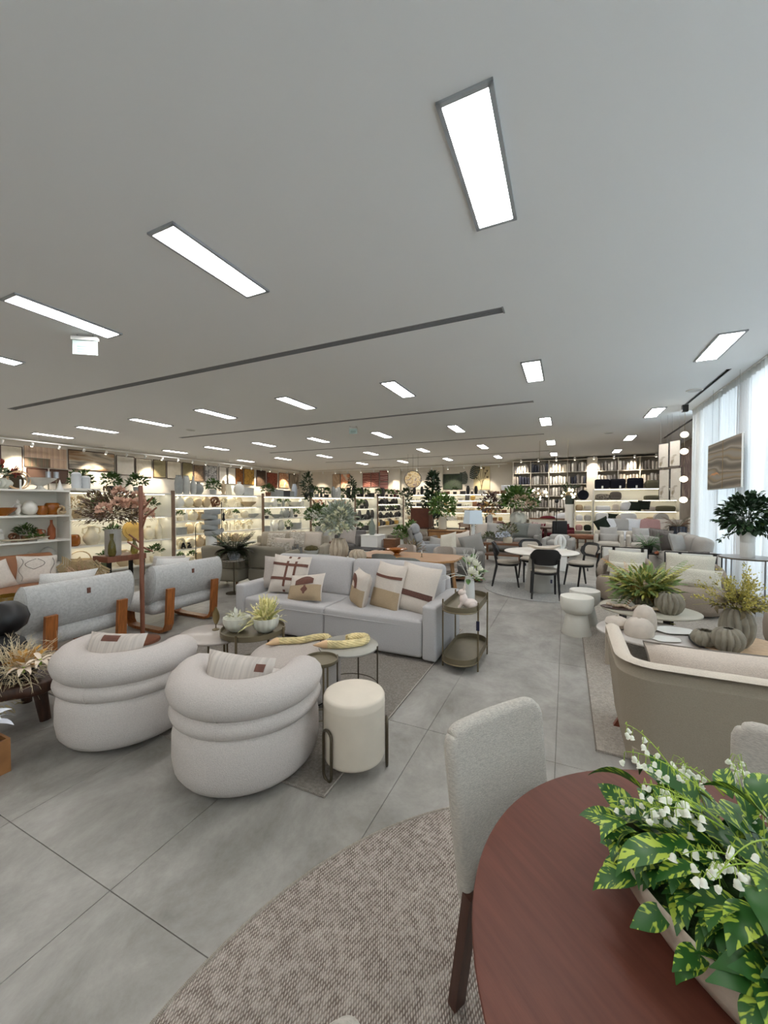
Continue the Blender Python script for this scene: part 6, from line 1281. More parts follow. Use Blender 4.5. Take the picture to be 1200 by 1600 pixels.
for i, (dx, m) in enumerate(((-0.4, mat('burgundy pattern', C(120, 50, 60), 0.9, col2=C(206, 190, 186), scale=14)), (0.1, M_LINEN), (0.45, M_BURG))): cushion(['patterned burgundy cushion on the daybed', 'pale cushion on the burgundy daybed', 'plain burgundy cushion on the daybed'][i], 0.5, 0.42, 0.16, (-0.6 + dx, 15.9, 0.66), R(-20), -0.3, 0.1, m, 60 + i)
t = thing('slim_floor_lamp', 'slim black floor lamp by the burgundy daybed', 'lamp', (-0.28, 14.1, 0)); one('pole', cyl(0.012, 0.01, 1.66, 8), M_BLACKM, t); one('foot', cyl(0.13, 0, 0.015, 24), M_BLACKM, t); one('head', lathe([(0.03, 0), (0.07, 0.06), (0.05, 0.12), (0, 0.13)], 16), M_BLACK, t, (0, 0, 1.60))
t = thing('black_stool', 'black leather wing chair beside the big lobed vase', 'chair', (-0.12, 14.75, 0), R(200)); one('backrest', rbox(0.5, 0.10, 0.52, 0.04, 3, c=(0, -0.22, 0.72)), M_BLACK, t); one('seat', rbox(0.5, 0.5, 0.12, 0.04, 3, c=(0, 0, 0.42)), M_BLACK, t)
for sx in (-1, 1):
    for sy in (-1, 1): one('leg', cyl(0.015, 0, 0.37, 8), M_BLACKM, t, (sx * 0.2, sy * 0.2, 0))
t = thing('abstract_sculpture', 'white looped abstract sculpture on a low pedestal behind the cone table', 'sculpture', (-0.12, 10.2, 0.0)); one('pedestal', box(0.3, 0.3, 0.5, (0, 0, 0.25)), M_WHITE, t, sm=False)
for a, s in ((0.3, 1.0), (1.6, 0.8)): one('loop', tube([(0.10 * s * cos(q) * cos(a), 0.10 * s * cos(q) * sin(a), 0.66 + 0.15 * s * sin(q)) for q in [2 * pi * i / 20 for i in range(20)]], 0.04, 8, True), M_PORC, t)
# wooden bench, armchairs, bed
t = thing('leather_bench', 'brown leather bench with wooden legs at the foot of the bed area', 'bench', (0.50, 15.2, 0), R(-6)); one('seat', rbox(0.9, 0.5, 0.14, 0.04, 3, puff=(0, 0, 0.02), c=(0, 0, 0.43)), mat('cognac leather', C(126, 78, 52), 0.5), t)
for sx in (-1, -0.33, 0.33, 1):
    for sy in (-1, 1): one('leg', cyl(0.015, 0, 0.36, 8), M_WALN, t, (sx * 0.38, sy * 0.2, 0))
M_CRM = fabric('cream tweed', C(196, 190, 180), 0.06, 90)
for x, y, lb, lc, ld in ((1.14, 13.1, 'cream tweed armchair nearer the aisle, before the bed', 'grey square cushion in the aisle-side cream armchair', 'grey lumbar cushion in the aisle-side cream armchair'), (1.95, 13.05, 'cream tweed armchair nearer the sectional, before the bed', 'grey square cushion in the sectional-side cream armchair', 'grey lumbar cushion in the sectional-side cream armchair')):
    block_chair(lb, (x, y, 0), R(174), M_CRM, None, 0.76, 0.78, 'tweed_armchair'); cushion(lc, 0.46, 0.40, 0.15, (x, y + 0.13, 0.70), R(-6), -0.25, 0.0, M_SILV, 71); cushion(ld, 0.46, 0.26, 0.14, (x, y - 0.02, 0.58), R(-6), -0.3, 0.0, M_SILV, 72)
M_BED = fabric('white bedding', C(214, 216, 220), 0.04, 60)
t = thing('bed', 'wide white display bed stacked with cushions', 'bed', (2.35, 15.0, 0)); one('base', rbox(2.6, 1.6, 0.34, 0.04, 2, c=(0, 0, 0.25)), M_CRM, t); one('mattress', rbox(2.6, 1.6, 0.24, 0.08, 3, puff=(0, 0, 0.02), c=(0, 0, 0.54)), M_BED, t)
MB().add(rbox(0.14, 1.6, 0.75, 0.06, 3), T(1.34, 0, 0.75)).obj('headboard', M_CRM, t)
for sx in (-1, 1):
    for sy in (-1, 1): one('foot', cyl(0.03, 0, 0.09, 8), M_BLACKM, t, (sx * 1.1, sy * 0.7, 0))
M_PINK = fabric('dusty pink', C(176, 140, 138), 0.06, 60); M_FORE = fabric('forest green', C(36, 44, 36), 0.06, 60)
for i, (x, m, lb) in enumerate(((1.15, M_FORE, 'forest green cushion tilted at the foot of the bed'), (1.42, M_BED, 'crumpled white cushion beside the green one on the bed'), (1.72, M_SILV, 'grey framed cushion standing on the bed'), (2.05, M_BED, 'frilled white cushion beside the grey framed cushion'), (2.35, M_PINK, 'dusty pink cushion in the middle of the bed'), (2.62, M_PINK, 'dusty pink frilled cushion next to the pale striped one'), (2.92, M_LINEN, 'pale striped cushion near the headboard'), (3.15, M_GREIGE, 'greige cushion against the headboard'))):
    cushion(lb, 0.46 + 0.06 * (i % 3), 0.46, 0.2, (x, 15.35, 0.86), R(-10 + 9 * (i % 3)), -0.25, -0.5 if i == 0 else 0.06 * (i % 2), m, 80 + i)
t = tag(one('upright_mattress', rbox(0.55, 0.16, 0.95, 0.05, 3, c=(0, 0, 0.475)), M_BED, None, (3.45, 13.6, 0.0), R(-20)), 'pale mattress sample leaning by the headboard', 'mattress'); one('piping', tube([(sx * 0.26, -0.07, z) for sx, z in ((-1, 0.03), (1, 0.03), (1, 0.92), (-1, 0.92))], 0.008, 5, True), M_SILV, t)
t = thing('tall_planter', 'tall ribbed black planter with reddish grass by the curtain end', 'plant', (2.84, 13.35, 0)); one('pot', lathe([(0.15, 0), (0.20, 0.95), (0.18, 0.95), (0, 0.8)], 40, lambda a, z, r: 1 + 0.04 * cos(20 * a)), mat('blue-black ribbed pot', C(28, 30, 40), 0.5), t); fern(t, 46, 0.42, 0.05, 26, 0.92, [mat('reddish grass', C(112, 84, 62), 0.7), mat('olive grass', C(96, 96, 66), 0.7)], 0.95, 1.0, 9, 0.02)
t = thing('tall_planter', 'shorter plain black planter beside the ribbed one', 'planter', (2.55, 13.05, 0)); one('pot', lathe([(0.15, 0), (0.16, 0.68), (0.14, 0.68), (0, 0.5)], 4, None, pi / 4), M_BLACK, t, sm=False); one('rim', lathe([(0.165, 0.66), (0.165, 0.69), (0.14, 0.69)], 4, None, pi / 4), M_BLACK, t, sm=False)
# low tables and topiary
t = thing('wood_coffee_table', 'low round-cornered wooden coffee table with small ornaments', 'coffee table', (-4.35, 10.1, 0)); one('tabletop', prism(stadium(0.65, 0.35), 0.40, 0.43), mat('pale wood', C(150, 126, 98), 0.5, var=0.12, scale=6), t, rz=R(80), sm=False); 
for sx in (-1, 1):
    for sy in (-1, 1): one('leg', cyl(0.018, 0, 0.40, 8), M_BLACKM, t, (sx * 0.42, sy * 0.2, 0))
for x, h, lb in ((-4.2, 0.30, 'round-headed green topiary in a white pot on the low wooden table'), (-3.95, 0.44, 'taller green topiary behind the white pot')):
    pot_plant('topiary', lb, (x, 10.1 + (0.15 if h > 0.4 else 0), 0.43), 0.09, 0.16 if h < 0.4 else 0.3, M_PORC if h < 0.4 else M_LGREY, 170, 0.2, 0.2, 0.09, 0.05, [MATS['bright leaf'], MATS['soft leaf']], int(h * 100))
t = thing('gold_arch', 'small brass arch ornament on the low wooden table', 'ornament', (-4.55, 9.95, 0.43)); one('arch', tube([(0.1 * cos(a), 0, 0.14 * sin(a)) for a in [pi * i / 12 for i in range(13)]], 0.014, 6), M_BRASS, t); one('foot', box(0.24, 0.06, 0.012, (0, 0, 0.006)), M_BRASS, t, sm=False)
t = thing('tall_cabinet', 'red-brown wooden cabinet on a dark stand', 'cabinet', (-4.35, 12.3, 0), R(5)); one('body', box(0.62, 0.5, 0.62, (0, 0, 1.12)), mat('red-brown wood', C(92, 46, 28), 0.4, var=0.15, scale=5), t, sm=False); one('stand', box(0.6, 0.46, 0.05, (0, 0, 0.78)), M_WALNUT2, t, sm=False)
for sx in (-1, 1):
    for sy in (-1, 1): one('leg', box(0.04, 0.04, 0.76, (sx * 0.27, sy * 0.2, 0.38)), M_WALNUT2, t, sm=False)
one('door', box(0.58, 0.02, 0.58, (0, -0.26, 1.12)), MATS['red-brown wood'], t, sm=False)
low_sofa('taupe_bench_sofa', 'low taupe sofa in front of the red-brown cabinet', (-4.3, 11.3, 0), R(0), 1.4, fabric('taupe low sofa', C(124, 114, 104)), 0.72, 0.6, 0.8, 2)
pot_plant('dry_bush', 'dry reddish bush in a clay pot behind the oak table chairs', (-3.05, 8.0, 0), 0.16, 0.35, mat('clay pot', C(134, 110, 88), 0.7), 330, 0.25, 0.24, 0.10, 0.014, [mat('dry red-brown twig', C(134, 108, 80), 0.8), mat('dry green twig', C(112, 108, 76), 0.8)], 66)
# far wooden dining set
t = thing('walnut_dining_table', 'far walnut dining table with golden flowers', 'table', (-3.0, 16.6, 0)); one('tabletop', box(2.2, 1.0, 0.05, (0, 0, 0.73)), M_WALN, t, sm=False)
for sx in (-1, 1): one('leg', box(0.1, 0.6, 0.7, (sx * 0.8, 0, 0.35)), M_WALN, t, sm=False)
M_WCH = mat('chair walnut', C(104, 66, 44), 0.45, var=0.15, scale=6); M_CANE = fabric('blush weave', C(186, 164, 148), 0.1, 60)
def wood_chair(label, loc, rz, m2):
    t = thing('wooden_chair', label, 'chair', loc, rz); one('seat', rbox(0.45, 0.44, 0.06, 0.02, 2, c=(0, 0, 0.46)), m2, t); one('backrest', grid(lambda u, v: (0.23 * sin((u - 0.5) * 2), -0.22 + 0.1 * (1 - cos((u - 0.5) * 2)), 0.62 + 0.2 * v), 10, 4, 0.03), m2, t)
    for s in (-1, 1):
        one('leg', bar((s * 0.2, -0.2, 0.80), (s * 0.2, -0.24, 0), 0.03), M_WCH, t, sm=False); one('leg', bar((s * 0.2, 0.2, 0.45), (s * 0.2, 0.22, 0), 0.03), M_WCH, t, sm=False)
for x, y, rz, lb in ((-3.7, 15.8, 0, 'blush weave chair at the near side of the far walnut table, cabinet end'), (-3.0, 15.8, 0, 'blush weave chair at the near side of the far walnut table, middle'), (-1.72, 16.45, 80, 'blush weave chair turned at the near side of the far walnut table'), (-3.6, 17.5, 180, 'blush weave chair across the far walnut table, cabinet end'), (-2.7, 17.5, 180, 'blush weave chair across the far walnut table, aisle end')): wood_chair(lb, (x, y, 0), R(rz), M_CANE)
pot_plant('golden_flowers', 'golden flowers in a dark vase on the far walnut table', (-2.9, 16.4, 0.755), 0.12, 0.3, M_BLACK, 120, 0.4, 0.3, 0.16, 0.07, [mat('golden leaf', C(180, 132, 50), 0.6), MATS['soft leaf']], 68)
# ================================================================ lit shelving, its stock, pictures, track lights
M_SHELF = mat('white shelf board', C(226, 224, 216), 0.5); M_SHELFB = mat('shelf back panel', C(232, 228, 216), 0.7); M_POST = mat('brown shelf post', C(116, 92, 74), 0.5, var=0.1, scale=6)
M_LED = mat('warm shelf strip', C(255, 246, 224), 0.5, emit=((1.0, 0.93, 0.76, 1), LED))
def shelf_unit(label, org, rz, w, levels, d=0.40, posts=True, led=True, open_back=False, sides=True, backm=None, bm=None):
    """shelf bay; local x along the bay, front at local y = 0, depth towards +y"""
    t = thing('shelf_unit', label, 'shelf', org, rz); top = max(levels); bm = bm or M_SHELF
    one('back_panel', boxb(0.02, d - 0.02, 0.0, w - 0.02, d, top + 0.01), backm or M_SHELFB, t, sm=False)
    for z in levels:
        b = one('shelf_board', boxb(0.02, 0.0, z - 0.028, w - 0.02, d - 0.021, z), bm, t, sm=False)
        if led and z > min(levels): one('led_strip', boxb(0.06, 0.17, z - 0.036, w - 0.06, 0.20, z - 0.0285), M_LED, b, sm=False)
    if sides:
        for x in (0.0, w - 0.02): one('side_panel', boxb(x, 0.0, 0.0, x + 0.02, d, top + 0.005), bm, t, sm=False)
    if posts: one('post', boxb(w - 0.03, -0.045, 0.0, w + 0.03, -0.002, top + 0.06), M_POST, t, sm=False)
    return t
# ---- stock prototypes (one mesh per kind and colour)
CO = {'cream': C(222, 212, 186), 'white': C(222, 220, 212), 'grey': C(150, 152, 148), 'pale grey': C(184, 184, 178), 'black': C(28, 28, 28), 'charcoal': C(62, 60, 60), 'sand': C(190, 170, 138), 'brown': C(116, 78, 52), 'terracotta': C(158, 88, 52), 'amber': C(186, 104, 26), 'green': C(92, 104, 76), 'gold': C(178, 144, 72), 'burgundy': C(90, 30, 34), 'mustard': C(196, 150, 62), 'blue-white': C(190, 196, 206)}
STOCK = {}
def smat(c): return M_AMBER if c == 'amber' else mat('stock ' + c, CO[c], 0.55, var=0.06, scale=12)
GREENS = [mat('stock leaf', C(70, 96, 42), 0.55, var=0.25, scale=18), mat('stock dark leaf', C(44, 62, 34), 0.55, var=0.25, scale=18)]
def proto(kind, c):
    k = (kind, c)
    if k in STOCK: return STOCK[k]
    mb = MB(); ms = [smat(c)]; sd = sum(map(ord, kind + c))
    if kind == 'bulb vase': mb.add(lathe([(0.045, 0), (0.08, 0.05), (0.09, 0.10), (0.07, 0.16), (0.03, 0.19), (0.035, 0.22), (0.028, 0.22), (0, 0.16)], 16))
    elif kind == 'bottle vase': mb.add(lathe([(0.04, 0), (0.055, 0.04), (0.055, 0.18), (0.02, 0.26), (0.018, 0.32), (0.024, 0.33), (0, 0.30)], 14))
    elif kind == 'tall vase': mb.add(lathe([(0.055, 0), (0.075, 0.08), (0.08, 0.22), (0.06, 0.33), (0.045, 0.36), (0.055, 0.38), (0.04, 0.38), (0, 0.3)], 18, lambda a, z, r: 1 + 0.05 * cos(10 * a)))
    elif kind == 'jug':
        mb.add(lathe([(0.05, 0), (0.085, 0.05), (0.09, 0.10), (0.05, 0.16), (0.035, 0.20), (0.045, 0.23), (0, 0.2)], 16))
        for s in (1, -1): mb.add(tube([(s * 0.04, 0, 0.215), (s * 0.095, 0, 0.20), (s * 0.10, 0, 0.15), (s * 0.07, 0, 0.13)], 0.01, 6))
    elif kind == 'bowl': mb.add(lathe([(0.05, 0), (0.06, 0.012), (0.12, 0.06), (0.135, 0.09), (0.125, 0.09), (0.06, 0.03), (0, 0.025)], 20, lambda a, z, r: 1 + 0.04 * cos(12 * a)))
    elif kind == 'footed bowl': mb.add(lathe([(0.09, 0), (0.05, 0.03), (0.04, 0.06), (0.12, 0.11), (0.20, 0.17), (0.215, 0.19), (0.205, 0.19), (0.1, 0.13), (0, 0.11)], 32, lambda a, z, r: 1 + 0.03 * cos(22 * a)))
    elif kind == 'knot ornament':
        mb.add(tube([((0.055 + 0.022 * cos(3 * q)) * cos(2 * q), 0.03 * sin(3 * q), 0.085 + (0.055 + 0.022 * cos(3 * q)) * sin(2 * q)) for q in [2 * pi * i / 36 for i in range(36)]], 0.02, 6, True)); mb.add(cyl(0.05, 0, 0.012, 12))
    elif kind == 'book stack':
        for i in range(3): mb.add(box(0.22 - 0.02 * i, 0.15, 0.03, (0.006 * i, 0, 0.015 + 0.031 * i)), RZ(0.1 * i), sm=False)
    elif kind == 'box': mb.add(rbox(0.20, 0.14, 0.11, 0.006, 1, c=(0, 0, 0.055)), sm=False); mb.add(box(0.206, 0.146, 0.025, (0, 0, 0.118)), sm=False)
    elif kind == 'display plate': mb.add(cyl(0.12, -0.008, 0.008, 24), T(0, 0.02, 0.125) @ RX(R(78))); mb.add(cyl(0.085, 0.008, 0.014, 20), T(0, 0.02, 0.125) @ RX(R(78))); mb.add(box(0.12, 0.05, 0.02, (0, 0.01, 0.01)), sm=False)
    elif kind == 'candle pair':
        for s in (-1, 1): mb.add(lathe([(0.03, 0), (0.01, 0.015), (0.008, 0.08), (0.02, 0.09), (0.009, 0.095), (0.009, 0.19), (0, 0.195)], 10), T(s * 0.045, 0, 0.0) @ SC(1, 1, 1.0 if s > 0 else 0.8))
    elif kind == 'ball ornament': mb.add(lathe([(0.02, 0), (0.055, 0.02), (0.078, 0.06), (0.08, 0.085), (0.07, 0.12), (0.04, 0.148), (0, 0.155)], 16))
    elif kind == 'egg': mb.add(lathe([(0.03, 0), (0.075, 0.035), (0.092, 0.09), (0.075, 0.16), (0.035, 0.205), (0, 0.215)], 18))
    elif kind == 'figurine': mb.add(lathe([(0.04, 0), (0.045, 0.01), (0.02, 0.02), (0.045, 0.09), (0.03, 0.13), (0.05, 0.17), (0.02, 0.20), (0.026, 0.23), (0, 0.26)], 12)); mb.add(tube([(-0.045, 0, 0.16), (-0.08, 0.02, 0.11), (-0.05, 0.03, 0.07)], 0.013, 5))
    elif kind == 'basket': mb.add(lathe([(0.10, 0), (0.12, 0.03), (0.125, 0.14), (0.115, 0.14), (0.1, 0.03), (0, 0.02)], 20)); mb.add(tube([(0.12 * cos(a), 0, 0.13 + 0.1 * sin(a)) for a in [pi * i / 10 for i in range(11)]], 0.007, 5))
    elif kind in ('potted plant', 'trailing plant', 'potted shrub'):
        r, h, lw, n, zz = {'potted plant': (0.12, 0.11, 0.03, 110, 0.0), 'trailing plant': (0.16, 0.14, 0.03, 130, -0.9), 'potted shrub': (0.17, 0.14, 0.035, 200, -0.4)}[kind]
        mb.add(lathe([(0.05, 0), (0.07, 0.02), (0.078, 0.11), (0.07, 0.11), (0, 0.08)], 14)); f_ = foliage(n, r, r * 0.75, h, 0.07, lw, sd, (0, 0, 0.11 + h * 0.6), zz, nm=1)
        o = len(mb.v); mb.v += f_.v; mb.f += [tuple(i + o for i in q) for q in f_.f]; mb.mi += [1 + (i % 7 == 0) for i in range(len(f_.f))]; mb.sm += f_.sm; ms += GREENS
    elif kind == 'blossom bunch':
        mb.add(lathe([(0.04, 0), (0.06, 0.05), (0.05, 0.12), (0, 0.1)], 12)); f_ = flower_ball(0.11, 70, sd, 0.045); o = len(mb.v); mb.v += [(x, y, z + 0.19) for x, y, z in f_.v]; mb.f += [tuple(i + o for i in q) for q in f_.f]; mb.mi += [0] * len(f_.f); mb.sm += f_.sm
    elif kind == 'lantern': mb.add(box(0.12, 0.12, 0.02, (0, 0, 0.01)), sm=False); mb.add(box(0.12, 0.12, 0.02, (0, 0, 0.24)), sm=False); [mb.add(box(0.012, 0.012, 0.22, (sx * 0.052, sy * 0.052, 0.125)), sm=False) for sx in (-1, 1) for sy in (-1, 1)]; mb.add(cyl(0.03, 0.02, 0.13, 10))
    elif kind == 'framed photo': mb.add(box(0.17, 0.015, 0.22, (0, 0.03, 0.108)), RX(R(-8)), sm=False); mb.add(box(0.13, 0.004, 0.18, (0, 0.02, 0.108)), RX(R(-8)), sm=False)
    elif kind == 'folded towels':
        for i in range(3): mb.add(rbox(0.34, 0.26, 0.055, 0.02, 2, c=(0, 0, 0.028 + 0.056 * i)))
    elif kind == 'jar': mb.add(lathe([(0.06, 0), (0.085, 0.03), (0.088, 0.11), (0.07, 0.15), (0.062, 0.155), (0.07, 0.1), (0, 0.02)], 20, lambda a, z, r: 1 + 0.03 * cos(9 * a)))
    elif kind == 'cup row':
        for i in range(4): mb.add(lathe([(0.025, 0), (0.036, 0.02), (0.04, 0.07), (0.034, 0.07), (0, 0.02)], 12), T(-0.14 + 0.09 * i, 0, 0))
    me = mb.mesh(kind.replace(' ', '_'), ms); w = max(v[0] for v in mb.v) - min(v[0] for v in mb.v)
    STOCK[k] = (me, w); return STOCK[k]
ORD = ['top', 'first', 'second', 'third', 'fourth', 'fifth']
CATS = {'bulb vase': 'vase', 'bottle vase': 'vase', 'tall vase': 'vase', 'jug': 'jug', 'footed bowl': 'bowl', 'knot ornament': 'ornament', 'book stack': 'books', 'display plate': 'plate', 'candle pair': 'candle holder', 'potted plant': 'plant', 'trailing plant': 'plant', 'potted shrub': 'plant', 'blossom bunch': 'artificial flower', 'framed photo': 'picture', 'folded towels': 'towels', 'cup row': 'cups'}
def put(kind, c, loc, rz, label, s=1.0, group=None):
    me, w = proto(kind, c); nm = {'book stack': 'stacked_books', 'cup row': 'cup_set', 'candle pair': 'candle_holder', 'folded towels': 'towel_set', 'display plate': 'display_plate'}.get(kind, kind.replace(' ', '_'))
    o = link(nm, me, None, loc, rz, None, s); tag(o, label, CATS.get(kind, kind), group); return o
def fill(org, rz, w, z, unit, level, items, seed, gap=0.012, depth=0.16, smin=1.25, smax=1.7, n=None, hmax=None):
    """set stock along a shelf; items = list of (kind, colour)"""
    rnd = random.Random(seed); x = 0.12; i = 0; m = Matrix.Translation(org) @ RZ(rz); where = ('on top of the ' if level == 0 else 'on the %s shelf of the ' % ORD[level]) + unit
    seen = []
    while x < w - 0.14 and i < 60:
        kind, c = items[i % len(items)] if n is None else rnd.choice(items); me, ww = proto(kind, c); s = rnd.uniform(smin, smax)
        if hmax:
            hh = max(v.co.z for v in me.vertices); s = min(s, hmax / hh)
        if x + ww * s > w - 0.05: break
        lb = '%s %s %s' % (c, kind, where); p = m @ V((x + ww * s / 2, depth + rnd.uniform(-0.03, 0.05), z))
        put(kind, c, p, rz + rnd.uniform(-0.25, 0.25), lb, s, where[3:]); x += ww * s + gap * rnd.uniform(0.4, 1.6); i += 1
RL = R(90)        # left run: bays run along +y, fronts face +x
def bay(unit, label, xf, y0, y1, levels, stock, seed, **k):
    shelf_unit(label, (xf, y0, 0), RL, y1 - y0, levels, **k)
    lv = sorted(levels, reverse=True)
    for i, st in enumerate(stock):
        if st and i < len(lv): fill((xf, y0, 0), RL, y1 - y0, lv[i], unit, i, st, seed + i, hmax=(0.42 if i == 0 else (lv[i - 1] - lv[i]) * 0.86))
U2 = 'lit shelf bay behind the coat stand'
bay(U2, 'lit white shelf bay behind the pink bouquet and coat stand', -7.80, 3.72, 5.78, [1.81, 1.32, 0.83, 0.34], [
    [('potted shrub', 'charcoal'), ('potted shrub', 'black'), ('potted shrub', 'grey'), ('potted plant', 'pale grey'), ('bottle vase', 'grey'), ('tall vase', 'pale grey'), ('tall vase', 'grey'), ('box', 'charcoal')],
    [('blossom bunch', 'sand'), ('potted plant', 'brown'), ('blossom bunch', 'cream'), ('lantern', 'sand'), ('potted plant', 'cream')],
    [('jar', 'amber'), ('jug', 'cream'), ('potted plant', 'green'), ('display plate', 'gold'), ('bulb vase', 'cream'), ('bottle vase', 'cream'), ('bulb vase', 'grey')],
    [('basket', 'sand'), ('potted plant', 'green'), ('jug', 'sand'), ('jar', 'sand'), ('potted plant', 'cream')]], 100)
U3 = 'wide lit shelf bay of cream ceramics'
bay(U3, 'wide lit white shelf bay of cream ceramics', -7.80, 5.84, 8.57, [1.81, 1.50, 1.19, 0.88, 0.56, 0.24], [
    [('tall vase', 'grey'), ('tall vase', 'pale grey'), ('bottle vase', 'pale grey'), ('bulb vase', 'grey'), ('potted shrub', 'pale grey'), ('figurine', 'sand'), ('framed photo', 'cream'), ('bulb vase', 'white'), ('box', 'pale grey'), ('tall vase', 'white'), ('potted shrub', 'charcoal'), ('bulb vase', 'cream'), ('jug', 'blue-white'), ('potted shrub', 'grey')],
    [('bulb vase', 'white'), ('ball ornament', 'cream'), ('ball ornament', 'sand'), ('bulb vase', 'sand'), ('knot ornament', 'brown'), ('knot ornament', 'cream'), ('display plate', 'cream'), ('blossom bunch', 'cream'), ('bowl', 'sand'), ('knot ornament', 'sand'), ('potted plant', 'sand')],
    [('potted plant', 'cream'), ('bottle vase', 'white'), ('bulb vase', 'cream'), ('box', 'sand'), ('framed photo', 'cream'), ('jug', 'cream'), ('knot ornament', 'cream'), ('potted plant', 'white'), ('ball ornament', 'cream'), ('bowl', 'pale grey'), ('trailing plant', 'cream')],
    [('box', 'grey'), ('display plate', 'sand'), ('jug', 'cream'), ('box', 'sand'), ('candle pair', 'cream'), ('figurine', 'cream'), ('candle pair', 'cream'), ('blossom bunch', 'cream'), ('figurine', 'cream'), ('blossom bunch', 'cream'), ('box', 'charcoal')],
    [('knot ornament', 'cream'), ('ball ornament', 'cream'), ('bulb vase', 'sand'), ('basket', 'sand'), ('jug', 'sand'), ('jug', 'cream'), ('ball ornament', 'sand')],
    [('potted plant', 'green'), ('potted plant', 'cream'), ('basket', 'sand')]], 200)
# stack of tilted grey boxes standing by that bay
t = thing('box_tower', 'tower of five tilted grey round boxes before the cream ceramics', 'box', (-7.36, 6.42, 0.0)); one('plinth', cyl(0.12, 0, 0.86, 20), M_WHITE, t)
for k in range(5): MB().add(cyl(0.175, 0, 0.115, 28, bev=0.004), T(0.02 * (-1) ** k, 0.025 * (-1) ** k, 0.87 + 0.118 * k) @ RX(R(5 * (-1) ** k))).obj('round_box', mat('grey linen box', C(150, 154, 154), 0.8), t)
for ch, y in (('A', 6.10), ('Z', 6.26)):
    t = thing('letter_block', 'dark bookend letter %s on the fourth shelf of the cream ceramics bay' % ch, 'ornament', (-7.88, y, 0.56), 0, None); [one('stroke', bar((0, a, b), (0, c, d), 0.03), M_BLACK, t, sm=False) for a, b, c, d in (((-0.05, 0.01, 0, 0.13), (0, 0.13, 0.05, 0.01), (-0.03, 0.05, 0.03, 0.05)) if ch == 'A' else ((-0.045, 0.115, 0.045, 0.115), (0.045, 0.115, -0.045, 0.02), (-0.045, 0.02, 0.045, 0.02)))]; one('foot', box(0.05, 0.11, 0.008, (0, 0, 0.004)), M_BLACK, t, sm=False)
U4 = 'lit bay behind the blossom vase'
bay(U4, 'lit shelf bay of greenery behind the blossom vase', -7.80, 8.63, 10.85, [1.80, 1.49, 1.14, 0.76, 0.4], [
    [('potted shrub', 'brown'), ('box', 'grey'), ('box', 'charcoal'), ('box', 'grey'), ('tall vase', 'blue-white'), ('potted shrub', 'charcoal'), ('tall vase', 'blue-white')],
    [('bowl', 'white'), ('bulb vase', 'white'), ('potted plant', 'grey'), ('bottle vase', 'grey'), ('potted plant', 'cream')],
    [('potted shrub', 'charcoal'), ('bowl', 'grey'), ('bottle vase', 'grey'), ('bulb vase', 'grey'), ('bottle vase', 'charcoal'), ('tall vase', 'pale grey')],
    [('box', 'grey'), ('bottle vase', 'white'), ('bulb vase', 'white'), ('jug', 'pale grey'), ('trailing plant', 'charcoal')],
    [('ball ornament', 'brown'), ('ball ornament', 'sand'), ('basket', 'brown')]], 300)
U5 = 'lit shelf bay of brown foliage'
bay(U5, 'lit shelf bay of brown foliage behind the silver flowers', -7.80, 10.91, 13.9, [1.80, 1.40, 1.0, 0.6], [
    [('tall vase', 'charcoal'), ('potted shrub', 'grey'), ('lantern', 'charcoal'), ('potted shrub', 'black'), ('tall vase', 'grey'), ('figurine', 'pale grey'), ('tall vase', 'pale grey'), ('potted shrub', 'green')],
    [('blossom bunch', 'brown'), ('figurine', 'sand'), ('blossom bunch', 'terracotta'), ('candle pair', 'brown'), ('bowl', 'white')],
    [('blossom bunch', 'brown'), ('jug', 'white'), ('blossom bunch', 'brown'), ('bulb vase', 'white')],
    [('potted plant', 'cream'), ('potted plant', 'brown'), ('bowl', 'white'), ('potted plant', 'green')]], 400)
U6 = 'lit shelf bay of dark pots'
bay(U6, 'lit shelf bay of dark pots and plants', -7.80, 13.96, 16.0, [1.86, 1.36, 0.88, 0.4], [
    [('tall vase', 'black'), ('potted shrub', 'black'), ('tall vase', 'black'), ('potted shrub', 'charcoal'), ('box', 'black')],
    [('potted shrub', 'green'), ('potted plant', 'charcoal'), ('display plate', 'black'), ('potted shrub', 'charcoal')],
    [('tall vase', 'black'), ('ball ornament', 'black'), ('tall vase', 'charcoal'), ('jar', 'black'), ('ball ornament', 'charcoal')],
    [('basket', 'charcoal'), ('potted plant', 'black'), ('jar', 'charcoal')]], 500)
U7 = 'lit shelf bay of black ornaments'
bay(U7, 'lit shelf bay of small black ornaments', -7.80, 16.06, 19.1, [1.90, 1.55, 1.22, 0.88, 0.52], [
    [('potted shrub', 'black'), ('tall vase', 'black'), ('tall vase', 'charcoal'), ('potted shrub', 'charcoal'), ('potted shrub', 'black'), ('blossom bunch', 'burgundy')],
    [('bottle vase', 'black'), ('bowl', 'black'), ('knot ornament', 'black'), ('bulb vase', 'charcoal'), ('figurine', 'black')],
    [('potted plant', 'black'), ('knot ornament', 'black'), ('ball ornament', 'black'), ('potted plant', 'charcoal')],
    [('knot ornament', 'black'), ('figurine', 'charcoal'), ('bulb vase', 'black'), ('bowl', 'charcoal')],
    [('basket', 'gold'), ('lantern', 'black'), ('display plate', 'charcoal'), ('ball ornament', 'black')]], 600)
t = thing('hanging_ivy', 'dark trailing ivy cascading over the end of the black ornament bay', 'plant', (-7.62, 19.2, 1.9)); one('pot', lathe([(0.07, 0), (0.1, 0.12), (0.09, 0.12), (0, 0.08)], 16), M_BLACK, t)
mb = foliage(160, 0.3, 0.3, 0.25, 0.14, 0.07, 5, (0, 0, 0.2), -0.5); m2 = foliage(160, 0.2, 0.2, 0.55, 0.14, 0.07, 6, (0.1, 0.0, -0.35), -1, out=0.4); mb.add((m2.v, m2.f)); mb.obj('foliage', GREENS[1], t)['kind'] = 'stuff'
